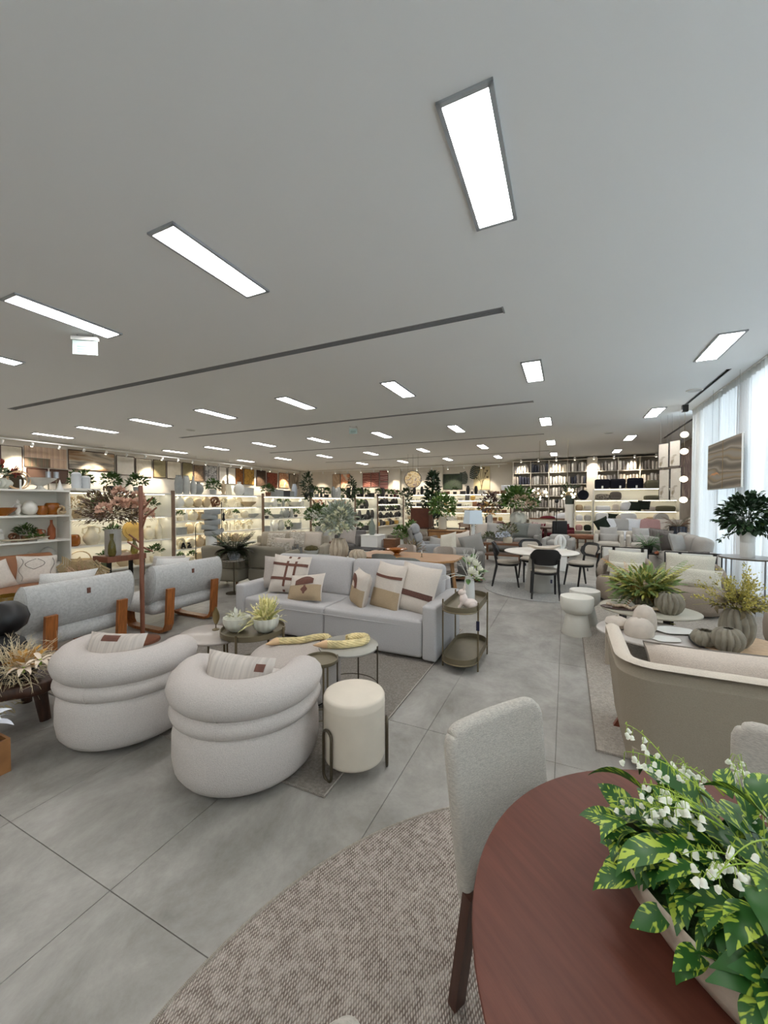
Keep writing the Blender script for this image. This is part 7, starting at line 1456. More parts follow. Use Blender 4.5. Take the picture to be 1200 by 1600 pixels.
for i, (y, lb) in enumerate(((13.4, 'dark ivy trailing down at the end of the brown foliage bay'), (10.5, 'tall dark green hanging plant between the shelf bays'))):
    t = thing('hanging_ivy', lb, 'plant', (-7.7, y, 1.80)); one('pot', lathe([(0.07, 0), (0.1, 0.12), (0.09, 0.12), (0, 0.08)], 16), M_BLACK, t); foliage(260, 0.17, 0.17, 0.5, 0.12, 0.05, 8 + i, (0.05, 0, 0.35), -1, out=0.5).obj('foliage', GREENS[1], t)['kind'] = 'stuff'
# ---- white display shelf behind the leather sofa
shelf_unit('white display shelf of glass and ceramics behind the leather sofa', (-7.42, 1.30, 0), RL, 2.36, [1.81, 1.41, 1.01, 0.62, 0.22], posts=False, led=False)
UU = 'white display shelf behind the leather sofa'
def on(kind, c, y, z, label, s=1.0, dx=-0.16): return put(kind, c, (-7.42 + dx, y, z), R(90), label, s, None)
t = stone_vase('wide white footed urn with red proteas on the white display shelf', (-7.60, 2.80, 1.81), 0.17, 0.16, 'protea_urn', M_CERAM, 16, 0.8)
foliage(120, 0.2, 0.2, 0.12, 0.09, 0.035, 81, (0, 0, 0.2), -0.2, nm=2).obj('foliage', [mat('grey-sage leaf', C(120, 132, 104), 0.6), GREENS[1]], t)['kind'] = 'stuff'
M_PROT = mat('red protea', C(128, 48, 36), 0.6, var=0.2, scale=30); PRO = MB().add(leaf(0.11, 0.028, -0.4, 0.4, 4)).mesh('petal', M_PROT)
for c, d in (((0.02, 0.06, 0.34), (0.2, 0.1, 1)), ((0.08, 0.16, 0.27), (0.3, 0.9, 0.5)), ((0.05, 0.2, 0.22), (0.4, 0.9, 0.2))):
    fl_ = one('protea', lathe([(0.01, -0.05), (0.03, 0), (0, 0.05)], 8), M_PROT, t, c); d = V(d).normalized()
    for k in range(12): sd = Matrix.Rotation(k * 0.52, 3, d) @ d.orthogonal().normalized(); o = link('petal', PRO, fl_); o.matrix_local = dirm(V((0, 0, 0)), d + sd * (0.5 if k % 2 else 0.2))
t = thing('bronze_plate', 'round dark bronze plate standing behind the rings', 'plate', (-7.66, 3.02, 1.81)); one('disc', cyl(0.13, -0.01, 0.01, 32), mat('dark bronze plate', C(84, 70, 50), 0.5, metal=0.3), t, (0, 0, 0.13), 0, (R(82), 0, R(90))); one('stand', box(0.06, 0.12, 0.02, (0.02, 0, 0.01)), M_BLACK, t, sm=False)
t = thing('ring_ornament', 'two interlocked cream wooden rings with a white taper', 'ornament', (-7.50, 3.03, 1.81))
for s, dy in ((0.135, 0.0), (0.125, -0.03)): one('ring', tube([(0.01 * dy, dy + s * cos(a), s + 0.005 + s * sin(a)) for a in [2 * pi * i / 32 for i in range(32)]], 0.008, 6, True), M_CONE, t)
one('taper', lathe([(0.02, 0), (0.012, 0.015), (0.012, 0.14), (0, 0.15)], 10), M_PORC, t, (0.03, 0, 0))
on('footed bowl', 'white', 3.32, 1.81, 'large white fluted footed compote on top of the white display shelf', 0.98)
for y, s in ((3.45, 1.0), (3.56, 1.0)):
    t = thing('candle_cylinder', 'silver candle cylinder on a thin stem above the white compote', 'candle holder', (-7.62, y, 1.81), 0, 'silver candle cylinders'); one('stem', cyl(0.008, 0, 0.2, 6), M_BRASS, t); one('cylinder', cyl(0.035, 0.2, 0.30, 16), M_CHROME, t); one('foot', cyl(0.045, 0, 0.01, 16), M_BRASS, t)
t = thing('white_cone', 'small white cone ornament on top of the white display shelf', 'ornament', (-7.50, 3.55, 1.81)); one('cone', lathe([(0.05, 0), (0.002, 0.17), (0, 0.171)], 20), M_PORC, t); one('foot', cyl(0.052, 0, 0.006, 20), M_PORC, t)
for i, (y, h) in enumerate(((3.84, 0.30), (3.98, 0.24))):
    t = thing('ringed_vase', ['taller white ringed bottle with gold cap at the shelf corner', 'shorter white ringed bottle with gold cap at the shelf corner'][i], 'vase', (-7.60, y, 1.851)); one('body', lathe([(0.07, 0)] + [(0.075 if k % 2 else 0.068, h * (k + 1) / 10) for k in range(8)] + [(0.05, h * 0.9), (0.03, h * 0.92), (0, h * 0.92)], 20), mat('pale grey ceramic', C(196, 200, 202), 0.5), t); one('cap', cyl(0.025, h * 0.91, h * 1.04, 12), M_BRASS, t)
one('riser', boxb(-8.0, 3.74, 1.811, -7.42, 4.12, 1.85), M_SHELF, None, sm=False); tag(bpy.data.objects['riser'], 'small white riser board under the ringed bottles', 'board')
for kind, c, y, z, lb, s in (('bowl', 'amber', 2.86, 1.41, 'large amber fluted glass bowl on the first shelf of the white display', 1.35), ('figurine', 'white', 3.05, 1.41, 'white painted nesting figure with gold head on the white display', 0.95), ('egg', 'white', 3.20, 1.41, 'white faceted teardrop ornament on the white display', 1.1), ('jar', 'amber', 3.36, 1.41, 'smaller amber jar beside the teardrop ornament', 0.95), ('jar', 'amber', 3.50, 1.41, 'taller amber jar at the end of the white display', 1.25), ('knot ornament', 'sand', 3.58, 1.41, 'sandy coral ornament in front of the taller amber jar', 0.9),
        ('figurine', 'white', 2.85, 1.01, 'white dove-like figure on the second shelf of the white display', 0.8), ('knot ornament', 'brown', 3.0, 1.01, 'dark twisted ornament on the second shelf of the white display', 0.8), ('potted shrub', 'brown', 3.14, 1.01, 'grey-green plant in a brown jug on the white display', 0.75), ('jug', 'terracotta', 3.32, 1.01, 'squat terracotta jug on the white display', 0.75), ('bottle vase', 'terracotta', 3.48, 1.01, 'tall terracotta two-eared bottle on the white display', 0.95), ('book stack', 'white', 3.30, 1.01, 'small stack of white books before the squat jug', 0.6),
        ('egg', 'cream', 2.80, 0.62, 'cream egg ornament at the open end of the third display shelf', 0.9), ('figurine', 'white', 3.0, 0.62, 'tiny white figure between the egg ornaments', 0.5), ('egg', 'pale grey', 3.2, 0.62, 'speckled grey egg ornament on the third display shelf', 1.0), ('egg', 'pale grey', 3.42, 0.62, 'larger speckled grey egg ornament on the third display shelf', 1.25)):
    on(kind, c, y, z, lb, s, -0.12 if 'before' in lb or 'front' in lb else -0.2)
t = thing('branch_tray', 'long pale tray with greenery on the second shelf of the white display', 'tray', (-7.50, 3.05, 1.01)); one('tray', grid(lambda u, v: ((v - 0.5) * 0.1, (u - 0.5) * 0.66, 0.012 + 0.03 * (2 * u - 1) ** 2 + 0.02 * (2 * v - 1) ** 2), 14, 5, 0.008), mat('pale driftwood', C(196, 186, 164), 0.7), t); foliage(50, 0.05, 0.14, 0.03, 0.06, 0.02, 12, (0, 0.18, 0.05), 0).obj('greenery', GREENS[0], t)['kind'] = 'stuff'
# ---- pink bouquet on its console
t = thing('bouquet_console', 'dark wooden console carrying the pink bouquet', 'console table', (-6.72, 4.02, 0), R(90)); one('tabletop', box(0.62, 0.40, 0.09, (0, 0, 0.70)), M_COPPER, t, sm=False)
for sx in (-1, 1):
    for sy in (-1, 1): one('leg', box(0.05, 0.05, 0.66, (sx * 0.27, sy * 0.16, 0.33)), M_BLACKM, t, sm=False)
t = tall_vase('bouquet_vase', 'fluted grey vase with a huge dusty pink rose bouquet', (-6.74, 3.92, 0.745), 0.11, 0.42, M_STONEG, [(0.10, 0), (0.11, 0.02), (0.11, 0.40), (0.12, 0.42), (0.105, 0.42), (0.09, 0.3), (0, 0.05)], lambda a, z, r: 1 + 0.05 * abs(sin(9 * a)))
M_BQ = [mat('mauve brown leaf', C(104, 84, 66), 0.7, var=0.2, scale=20), mat('dusty olive', C(124, 112, 78), 0.7, var=0.2, scale=20), mat('mauve filler', C(112, 92, 82), 0.8), mat('dusty rose', C(178, 140, 122), 0.7, var=0.15, scale=20)]
foliage(1300, 0.46, 0.46, 0.38, 0.075, 0.028, 91, (0, 0, 0.72), -0.55, nm=3, inner=0.25).obj('foliage', M_BQ, t)['kind'] = 'stuff'
rnd = random.Random(17)
for c in ((0.36, -0.12, 0.85), (0.42, 0.02, 0.82), (0.36, 0.22, 0.84), (0.42, 0.30, 0.66), (0.2, 0.0, 1.02), (0.3, -0.3, 0.75), (0.1, 0.35, 0.95)): flower_ball(0.075, 60, int(c[1] * 100), 0.06).obj('rose', mat('pink rose', C(206, 168, 146), 0.7), t, c)
for i in range(14):
    a = rnd.uniform(0, 6.28); d = V((cos(a), sin(a), rnd.uniform(-0.2, 0.5))).normalized(); mb = MB()
    for k in range(12): mb.add(leaf(0.10, 0.012, 0.5, 0.1, 3), dirm(V((0, 0, 0.6)) + d * (0.3 + 0.025 * k), d + rdir(rnd) * 0.5))
    mb.obj('spray', M_BQ[i % 2], t)
for dy, h, lb in ((-0.16, 0.36, 'olive glass bottle at the near side of the bouquet vase'), (0.2, 0.26, 'olive glass bottle at the far side of the bouquet vase')):
    t = thing('glass_bottle', lb, 'bottle', (-6.60, 3.98 + dy, 0.745)); one('glass', lathe([(0.04, 0), (0.06, 0.05), (0.05, h * 0.5), (0.022, h * 0.75), (0.03, h), (0.024, h), (0.018, h * 0.7), (0, 0.02)], 18), mat('olive glass', C(150, 138, 70), 0.12, trans=0.6), t); one('lip', lathe([(0.03, h - 0.005), (0.034, h), (0.026, h + 0.003)], 14), MATS['olive glass'], t)
# ---- long lit shelf before the back wall
SX0, SX1, SY = -8.2, -2.5, 20.3
shelf_unit('long lit shelf of tableware before the back wall', (SX0, SY, 0), 0, SX1 - SX0, [2.06, 1.74, 1.42, 1.1, 0.7, 0.3], 0.45)
US = 'long lit tableware shelf'
for i, (z, st) in enumerate(((2.06, [('box', 'charcoal'), ('tall vase', 'black'), ('lantern', 'charcoal'), ('tall vase', 'black'), ('folded towels', 'white'), ('box', 'sand'), ('book stack', 'brown'), ('box', 'brown'), ('potted plant', 'charcoal')]), (1.74, [('cup row', 'white'), ('cup row', 'pale grey'), ('bowl', 'white'), ('framed photo', 'charcoal'), ('display plate', 'gold')]), (1.42, [('cup row', 'charcoal'), ('box', 'charcoal'), ('cup row', 'white'), ('framed photo', 'brown'), ('box', 'burgundy'), ('display plate', 'gold')]), (1.1, [('bowl', 'white'), ('folded towels', 'mustard'), ('folded towels', 'cream'), ('box', 'brown'), ('basket', 'gold')]), (0.7, [('basket', 'sand'), ('box', 'brown'), ('jar', 'gold'), ('folded towels', 'white')]))):
    fill((SX0, SY, 0), 0, SX1 - SX0, z, US, i, st, 700 + i, gap=0.05, smin=1.1, smax=1.4, hmax=0.45 if i == 0 else 0.27)
# towel and cushion display at its end
for i, (x, z, m) in enumerate(((-2.75, 2.06, M_LINEN), (-2.7, 2.24, M_BED))): cushion(['folded linen cushion on the end of the tableware shelf', 'white cushion on top of the linen one at the shelf end'][i], 0.6, 0.3, 0.2, (x, SY + 0.2, z + 0.12), 0, -0.2, 0, m, 90 + i)
# ---- tall linen shelving on the back wall
M_BOOKW = mat('shelving frame', C(206, 200, 188), 0.6); M_DARKB = mat('shelving back', C(206, 200, 188), 0.8)
TYF = 22.55
def tall_block(label, x0, cols, cw, rows):
    t = thing('linen_shelving', label, 'shelf', (x0, TYF, 0)); w = cols * cw
    one('back_panel', boxb(0, 0.62, 0, w, 0.64, 3.9), M_DARKB, t, sm=False)
    for i in range(cols + 1): one('upright', boxb(i * cw - 0.02, 0, 0, i * cw + 0.02, 0.62, 3.9), M_BOOKW, t, sm=False)
    for z in rows + [3.88]: one('shelf_board', boxb(0, 0.005, z - 0.035, w, 0.615, z), M_BOOKW, t, sm=False)
RWS = [0.72, 1.36, 1.98, 2.6, 3.24]
tall_block('tall open linen shelving with four columns on the back wall', -2.66, 4, 0.905, RWS)
tall_block('tall open linen shelving with three columns above the bedding shelf', 1.42, 3, 0.92, RWS)
struct(one('trim_4', boxb(0.98, TYF + 0.02, 0, 1.40, TYF + 0.6, 3.95), M_WALL, sm=False))
PK = {}
for nm, c in (('white', C(232, 228, 220)), ('pale grey', C(200, 196, 190)), ('grey', C(148, 142, 136)), ('beige', C(206, 196, 180)), ('navy', C(44, 46, 60))):
    PK[nm] = MB().add(rbox(0.10, 0.34, 0.40, 0.03, 2, puff=(0.012, 0, 0), c=(0, 0, 0.2))).mesh('bedding_pack', mat('wrapped ' + nm, c, 0.3, var=0.12, scale=14))
rnd = random.Random(31); ROWN = {0.72: 'lowest', 1.36: 'second lowest', 1.98: 'middle', 2.6: 'second highest', 3.24: 'highest'}
for blk, x0, cols, cw, zs in (('four-column', -2.66, 4, 0.905, RWS), ('three-column', 1.42, 3, 0.92, [2.6, 3.24])):
    for z in zs:
        for cidx in range(cols):
            x = x0 + cidx * cw + 0.09; pal = rnd.choice((['white', 'white', 'pale grey'], ['pale grey', 'grey', 'beige'], ['white', 'grey'], ['beige', 'white'], ['navy', 'grey'] if z > 2.5 else ['white', 'beige']))
            while x < x0 + (cidx + 1) * cw - 0.08:
                nm = rnd.choice(pal); s = rnd.uniform(0.9, 1.2); o = link('bedding_pack', PK[nm], None, (x, TYF + 0.19, z), 0, (0, rnd.uniform(-0.05, 0.05), rnd.uniform(-0.1, 0.1)), s); x += 0.125 * s + rnd.uniform(0, 0.02)
                tag(o, '%s wrapped bedding pack, %s row, %s column of the %s linen shelving' % (nm, ROWN[z], ORD[cidx + 1], blk), 'bedding', 'bedding packs on the %s row, %s shelving' % (ROWN[z], blk))
t = thing('linen_counter', 'pale counter with a wooden top before the tall linen shelving', 'counter', (-0.45, 19.6, 0)); one('front_panel', box(1.1, 0.6, 0.86, (-0.55, 0, 0.43)), M_BOOKW, t, sm=False); one('front_panel', box(0.85, 0.6, 0.86, (0.46, 0, 0.43)), M_BOOKW, t, sm=False); one('counter_top', box(2.05, 0.66, 0.04, (-0.06, 0, 0.88)), M_WALN, t, sm=False); one('dark_post', box(0.26, 0.5, 1.75, (1.15, 0.1, 0.875)), mat('dark brown column', C(72, 54, 36), 0.5), t, sm=False)
def heap(label, loc, rx, ry, h, m, seed):
    rnd = random.Random(seed); p = [rnd.uniform(0, 6) for _ in range(4)]
    o = one('folded_throw', lathe([(1.0, 0), (1.02, 0.12), (0.9, 0.5), (0.6, 0.85), (0.2, 1.0), (0, 1.0)], 28, lambda a, z, r: 1 + 0.14 * sin(3 * a + p[0]) + 0.08 * sin(7 * a + p[1] + 3 * z)), m, None, loc); o.scale = (rx, ry, h); return tag(o, label, 'throw')
heap('pile of rumpled white throws on the linen counter', (0.0, 19.55, 0.90), 0.5, 0.24, 0.26, M_BED, 1); heap('rumpled dark red throw on the linen counter', (-0.75, 19.5, 0.90), 0.3, 0.2, 0.12, M_BURG, 2)
t = thing('bottle_crate', 'small open crate of dark bottles on the floor by the counter', 'crate', (0.15, 18.9, 0)); one('frame', box(0.36, 0.26, 0.30, (0, 0, 0.15)), M_OAK, t, sm=False)
for i in range(3): one('bottle', lathe([(0.035, 0.3), (0.035, 0.45), (0.012, 0.52), (0, 0.53)], 10), mat('green bottle', C(40, 56, 30), 0.3), t, (-0.1 + 0.1 * i, 0, 0))
def soft(kind, label, loc, size, m, rz=0, seed=0):
    o = one(kind, rbox(size[0], size[1], size[2], min(size) * 0.35, 2, puff=(0, 0, 0.02), c=(0, 0, size[2] / 2)), m, None, loc, rz); one('hem', tube([(sx * size[0] * 0.48, sy * size[1] * 0.48, size[2] * 0.5) for sx, sy in ((-1, -1), (1, -1), (1, 1), (-1, 1))], 0.006, 4, True), m, o); return tag(o, label, 'bedding')
# ---- lit bedding shelf with black bags
RX0, RX1, RY = 0.98, 3.75, 17.4
shelf_unit('lit white bedding shelf with black bags on top', (RX0, RY, 0), 0, RX1 - RX0, [2.16, 1.72, 1.3, 0.85, 0.4], 0.5, posts=False)
M_NAVY = fabric('black nylon', C(18, 20, 30), 0.1, 60)
for i, x in enumerate((1.28, 1.80, 2.38)):
    t = thing('travel_bag', ['black travel bag at the linen end of the bedding shelf top', 'black travel bag in the middle of the bedding shelf top', 'taller black travel bag with rounded corners on the bedding shelf top'][i], 'bag', (x, RY + 0.2, 2.16)); one('body', rbox(0.52, 0.24, 0.37 + 0.04 * (i == 2), 0.06, 3, c=(0, 0, 0.19)), M_NAVY, t); one('price_tag', box(0.06, 0.006, 0.10, (0.02 + 0.06 * (i == 1), -0.13, 0.06)), M_PORC, t, rz=R(8 * (i - 1)), sm=False); one('zip', tube([(-0.2, -0.122, 0.31), (0, -0.124, 0.325), (0.2, -0.122, 0.31)], 0.004, 4), M_BLACKM, t)
t = thing('round_bag', 'round black bag on the small side shelf by the bedding shelf', 'bag', (0.62, 17.6, 1.72)); one('body', lathe([(0, -0.1), (0.18, -0.1), (0.2, -0.06), (0.2, 0.06), (0.18, 0.1), (0, 0.1)], 28), M_NAVY, t, (0, 0, 0.2), 0, (R(90), 0, 0)); one('zip', tube([(0.2 * cos(a), -0.09, 0.2 + 0.2 * sin(a)) for a in [pi * i / 12 for i in range(13)]], 0.004, 4), M_BLACKM, t)
shelf_unit('narrow side shelf beside the bedding shelf', (0.30, 17.4, 0), 0, 0.66, [1.72, 1.3, 0.9, 0.5], 0.45, posts=False)
[soft('folded_blanket', 'folded %s throw on the %s level of the narrow side shelf' % (a, b), (x, 17.56, z), (0.26, 0.26, 0.22), m) for a, b, x, z, m in (('beige', 'upper', 0.48, 1.3, M_BEIGE), ('cream', 'upper', 0.78, 1.3, M_CRM), ('white', 'middle', 0.48, 0.9, M_BED), ('grey', 'middle', 0.78, 0.9, M_SILV), ('pink', 'lowest', 0.48, 0.5, M_PINK), ('green', 'lowest', 0.78, 0.5, M_FORE))]
t = pot_plant('spiky_plant', 'dark spiky plant on a tall stand beside the narrow side shelf', (0.12, 17.55, 1.55), 0.16, 0.42, mat('dark green pot', C(40, 52, 44), 0.5), 60, 0.28, 0.2, 0.26, 0.04, [GREENS[1]], 73); one('stand', cyl(0.16, -1.55, 0.0, 20), M_WHITE, t)
M_OLV = fabric('olive throw', C(96, 94, 76), 0.06, 60); M_PAT = mat('patterned bolster', C(60, 56, 52), 0.9, col2=C(150, 142, 130), scale=20)
for lb, x, z, sz, m in (('patterned dark bolster on the first level of the bedding shelf', 1.30, 1.72, (0.5, 0.26, 0.17), M_PAT), ('charcoal folded blanket on the first level of the bedding shelf', 1.74, 1.72, (0.4, 0.3, 0.24), M_DKG), ('olive folded throw on the first level, hanging picture side', 2.95, 1.72, (0.55, 0.3, 0.12), M_OLV), ('taller olive folded throw on the first level, hanging picture side', 3.40, 1.72, (0.5, 0.3, 0.24), M_OLV),
        ('folded white duvet on the second level of the bedding shelf', 1.32, 1.3, (0.5, 0.3, 0.14), M_BED), ('small white towel roll on the second level', 1.75, 1.3, (0.24, 0.24, 0.20), M_LINEN), ('long white duvet on the second level of the bedding shelf', 2.15, 1.3, (0.5, 0.3, 0.26), M_BED), ('olive blanket on the second level of the bedding shelf', 3.35, 1.3, (0.6, 0.3, 0.14), M_OLV), ('brown knitted blanket on the second level of the bedding shelf', 2.85, 1.3, (0.36, 0.3, 0.12), M_GREIGE),
        ('white stacked pillow at the narrow end, third level', 1.30, 0.85, (0.5, 0.34, 0.30), M_BED), ('white folded duvet in the middle, third level', 2.15, 0.85, (0.6, 0.34, 0.32), M_BED), ('rumpled white duvet beside it, third level', 1.78, 0.85, (0.42, 0.34, 0.22), M_LINEN), ('tan knitted throw on the third level of the bedding shelf', 2.95, 0.85, (0.4, 0.3, 0.16), M_BEIGE), ('khaki folded throw on top of the bedding shelf', 2.95, 2.16, (0.5, 0.34, 0.22), M_OLV), ('white folded sheet on top of the bedding shelf', 3.38, 2.16, (0.4, 0.34, 0.24), M_BED)):
    soft('folded_blanket', lb, (x, RY + 0.2, z), (sz[0], sz[1], min(0.36, sz[2] * 1.3)), m)
for lb, x, z, m in (('forest green cushion on the second level of the bedding shelf', 2.38, 1.48, M_FORE), ('darker green square cushion beside it on the bedding shelf', 2.66, 1.52, M_FORE), ('dark green cushion tucked among the white bedding', 1.62, 1.02, M_FORE)): cushion(lb, 0.42, 0.36, 0.15, (x, RY + 0.1, z), 0, -0.2, 0.1, m, int(x * 10))
t = thing('dome_lampshade', 'grey arched cabinet ornament beside the bed', 'ornament', (3.0, 16.4, 0.0)); one('body', box(0.42, 0.3, 0.9, (0, 0, 0.60)), mat('mauve grey', C(130, 120, 122), 0.7), t, sm=False); one('arch_top', MB().add(cyl(0.21, -0.15, 0.15, 24), T(0, 0, 1.05) @ RX(R(90))).mesh('arch_top', M_LGREY) and cyl(0.21, -0.15, 0.15, 24), M_LGREY, t, (0, 0, 1.05), 0, (R(90), 0, 0)); one('foot', box(0.36, 0.26, 0.15, (0, 0, 0.075)), M_WALN, t, sm=False)
# pinkish headboard panel, purple artwork, hanging frames
t = tag(one('padded_panel', rbox(0.08, 2.2, 0.9, 0.02, 2, c=(0, 0, 1.25)), mat('blush panel', C(190, 170, 156), 0.8), None, (4.08, 16.2, 0), 0), 'blush padded wall panel past the curtain end', 'wall panel')
for s in (-1, 1): one('bracket', box(0.04, 0.1, 0.81, (0.0, s * 0.9, 0.405)), M_WHITE, t, sm=False)
M_PURP = art_mat('purple birch print', [C(186, 172, 158), C(150, 132, 124), C(92, 70, 74), C(128, 108, 102), C(176, 160, 146)], 2.2, (1, 2.2, 0.5), False, 1.0, 6)
def picture(label, loc, w, h, m, axis, frame=None, fw=0.03, name='picture', group=None):
    """axis 'x': hangs on a wall facing +x; 'y': faces -y; 'nx': faces -x"""
    t = thing(name, label, 'picture', loc, {'x': R(90), 'y': 0, 'nx': R(-90)}[axis], group)
    one('canvas', box(w - 0.02, 0.03, h - 0.02, (0, 0, 0)), m, t, sm=False)
    one('frame', tube([(sx * w / 2, -0.01, sz * h / 2) for sx, sz in ((-1, -1), (1, -1), (1, 1), (-1, 1))], fw, 4, True), frame or M_WALNUT2, t, sm=False); return t
picture('tall purple-grey tree picture past the curtain end', (4.15, 17.9, 2.74), 3.2, 1.96, M_PURP, 'nx', M_GREYMETAL, 0.015)
M_BOT = art_mat('botanical print', [C(222, 216, 204), C(214, 206, 192), C(216, 210, 198), C(150, 136, 112)], 3.0, (1, 1, 1.4), False, 0.5, 2)
for i, (dx, z, h, lb) in enumerate(((0, 2.90, 0.66, 'upper botanical print hanging on wires, aisle side'), (0.20, 2.92, 0.68, 'upper botanical print hanging on wires, window side'), (0.02, 2.10, 0.84, 'lower botanical print hanging on wires, aisle side'), (0.22, 2.10, 0.86, 'lower botanical print hanging on wires, window side'))):
    t = picture(lb, (2.42 + dx, 13.0 - dx * 1.4, z), 0.30, h, M_BOT, 'nx', M_BLACK, 0.012, 'hanging_print'); t.rotation_euler = (0, 0, R(-52))
    for s in (-1, 1): one('hanging_wire', cyl(0.002, h / 2, H - z - 0.01 if i < 2 else 0.45, 5), M_GREYMETAL, t, (s * 0.1, 0, 0))
# ---- pictures on the side wall (x = X0) and on the back wall
xw = X0 + 0.05; kk = 0.90
WA = [((7.58, 8.25), (2.85, 3.88), 'cream canvas in a brown frame beside the wooden slat panel', art_mat('cream canvas a', [C(206, 196, 176), C(220, 212, 194)], 2)),
      ((9.89, 11.84), (3.13, 3.99), 'wide stormy landscape painting on the side wall', art_mat('stormy landscape', [C(58, 46, 40), C(150, 118, 84), C(188, 176, 156), C(110, 104, 98), C(176, 168, 154)], 1.0, (0.35, 1, 3), False, 1.0, 5)),
      ((11.95, 12.82), (3.02, 3.95), 'plain cream canvas next to the stormy landscape', art_mat('cream canvas b', [C(204, 198, 184), C(214, 208, 196)], 2)), ((12.90, 13.74), (2.98, 3.92), 'cream canvas with a faint arc line', art_mat('cream canvas c', [C(216, 208, 192), C(190, 180, 160), C(216, 208, 192)], 1.2)),
      ((13.86, 14.56), (3.0, 3.94), 'olive textured canvas next to the arc canvas', art_mat('olive canvas', [C(122, 112, 80), C(142, 132, 98)], 6)), ((14.64, 15.51), (2.98, 3.95), 'wide cream relief canvas in a dark frame', art_mat('cream canvas d', [C(212, 204, 186), C(196, 186, 166)], 1.5)),
      ((15.61, 16.28), (2.95, 3.96), 'olive canvas with a white torso figure before it', art_mat('olive canvas b', [C(118, 108, 74), C(134, 124, 90)], 5)), ((16.38, 17.05), (2.92, 3.88), 'dark brown mosaic canvas', art_mat('mosaic', [C(70, 56, 44), C(110, 90, 68), C(150, 132, 104)], 9)),
      ((17.15, 18.06), (2.92, 3.92), 'black and white photograph with a broad mount', art_mat('bw photo', [C(30, 30, 30), C(200, 198, 194), C(60, 60, 60), C(216, 214, 210)], 3.5)), ((18.23, 18.84), (2.84, 3.92), 'narrow pale canvas beside the photograph', art_mat('pale canvas', [C(204, 198, 186), C(212, 206, 196)], 2)),
      ((18.96, 19.60), (2.87, 3.94), 'narrow pale canvas next to the amber pair', MATS.get('zz') or art_mat('pale canvas b', [C(206, 200, 188), C(196, 190, 178)], 2)), ((19.62, 20.29), (2.86, 3.95), 'dark amber abstract, first of a pair', art_mat('amber abstract', [C(48, 30, 20), C(140, 84, 30), C(86, 54, 26)], 2)),
      ((20.37, 21.33), (2.90, 3.97), 'golden amber abstract, second of a pair', art_mat('golden abstract', [C(92, 64, 24), C(186, 144, 62), C(120, 88, 40)], 2)), ((21.6, 22.5), (2.86, 3.97), 'dark brown abstract by the corner', art_mat('dark abstract', [C(44, 34, 28), C(86, 66, 50)], 3)), ((22.65, 23.78), (2.76, 3.87), 'brick red abstract by the corner', art_mat('red abstract', [C(110, 44, 32), C(150, 74, 56), C(84, 34, 28)], 2)),
      ((24.0, 25.15), (2.8, 3.95), 'beige arch print in the corner', art_mat('arch print', [C(212, 190, 164), C(176, 120, 84), C(220, 206, 186)], 1.2)), ((25.3, 26.4), (2.8, 3.95), 'tall dark striped print in the corner', art_mat('striped print', [C(30, 26, 24), C(196, 184, 166)], 2.0, (1, 6, 0.3)))]
for (a, b), (z0, z1), lb, m in WA:
    picture(lb, (xw, (a + b) / 2 * kk, 1.6 + ((z0 + z1) / 2 - 1.6) * kk), (b - a) * kk, (z1 - z0) * kk, m, 'x', M_WALNUT2 if 'pale' not in lb else M_BLACK, 0.022)
t = thing('slat_art', 'wooden slat panel in pale and brown planks on the side wall', 'picture', (xw, 9.07 * kk, 1.6 + (3.535 - 1.6) * kk), R(90)); rnd = random.Random(2)
for i in range(22):
    x = -0.64 + i * 0.061; c1 = mat('slat pale %d' % (i % 3), C(196 - 8 * (i % 3), 170 - 8 * (i % 3), 146 - 6 * (i % 3)), 0.6); c2 = mat('slat brown %d' % (i % 3), C(118 - 8 * (i % 3), 96, 78), 0.6)
    one('slat', box(0.057, 0.03, 0.42, (x, 0, 0.18)), c1, t, sm=False); one('slat', box(0.057, 0.034, 0.34, (x, 0, -0.21)), c2 if i < 13 else c1, t, sm=False)
for i, (a, b) in enumerate(((8.4, 9.1), (9.2, 9.85))): picture(['dark brown framed panel below the slat art', 'second dark brown framed panel below the slat art, by the landscape'][i], (xw, (a + b) / 2 * kk, 1.6 + (2.76 - 1.6) * kk), (b - a) * kk, 0.5, mat('brown panel', C(84, 62, 50), 0.6), 'x')
yb = Y1 - 0.06
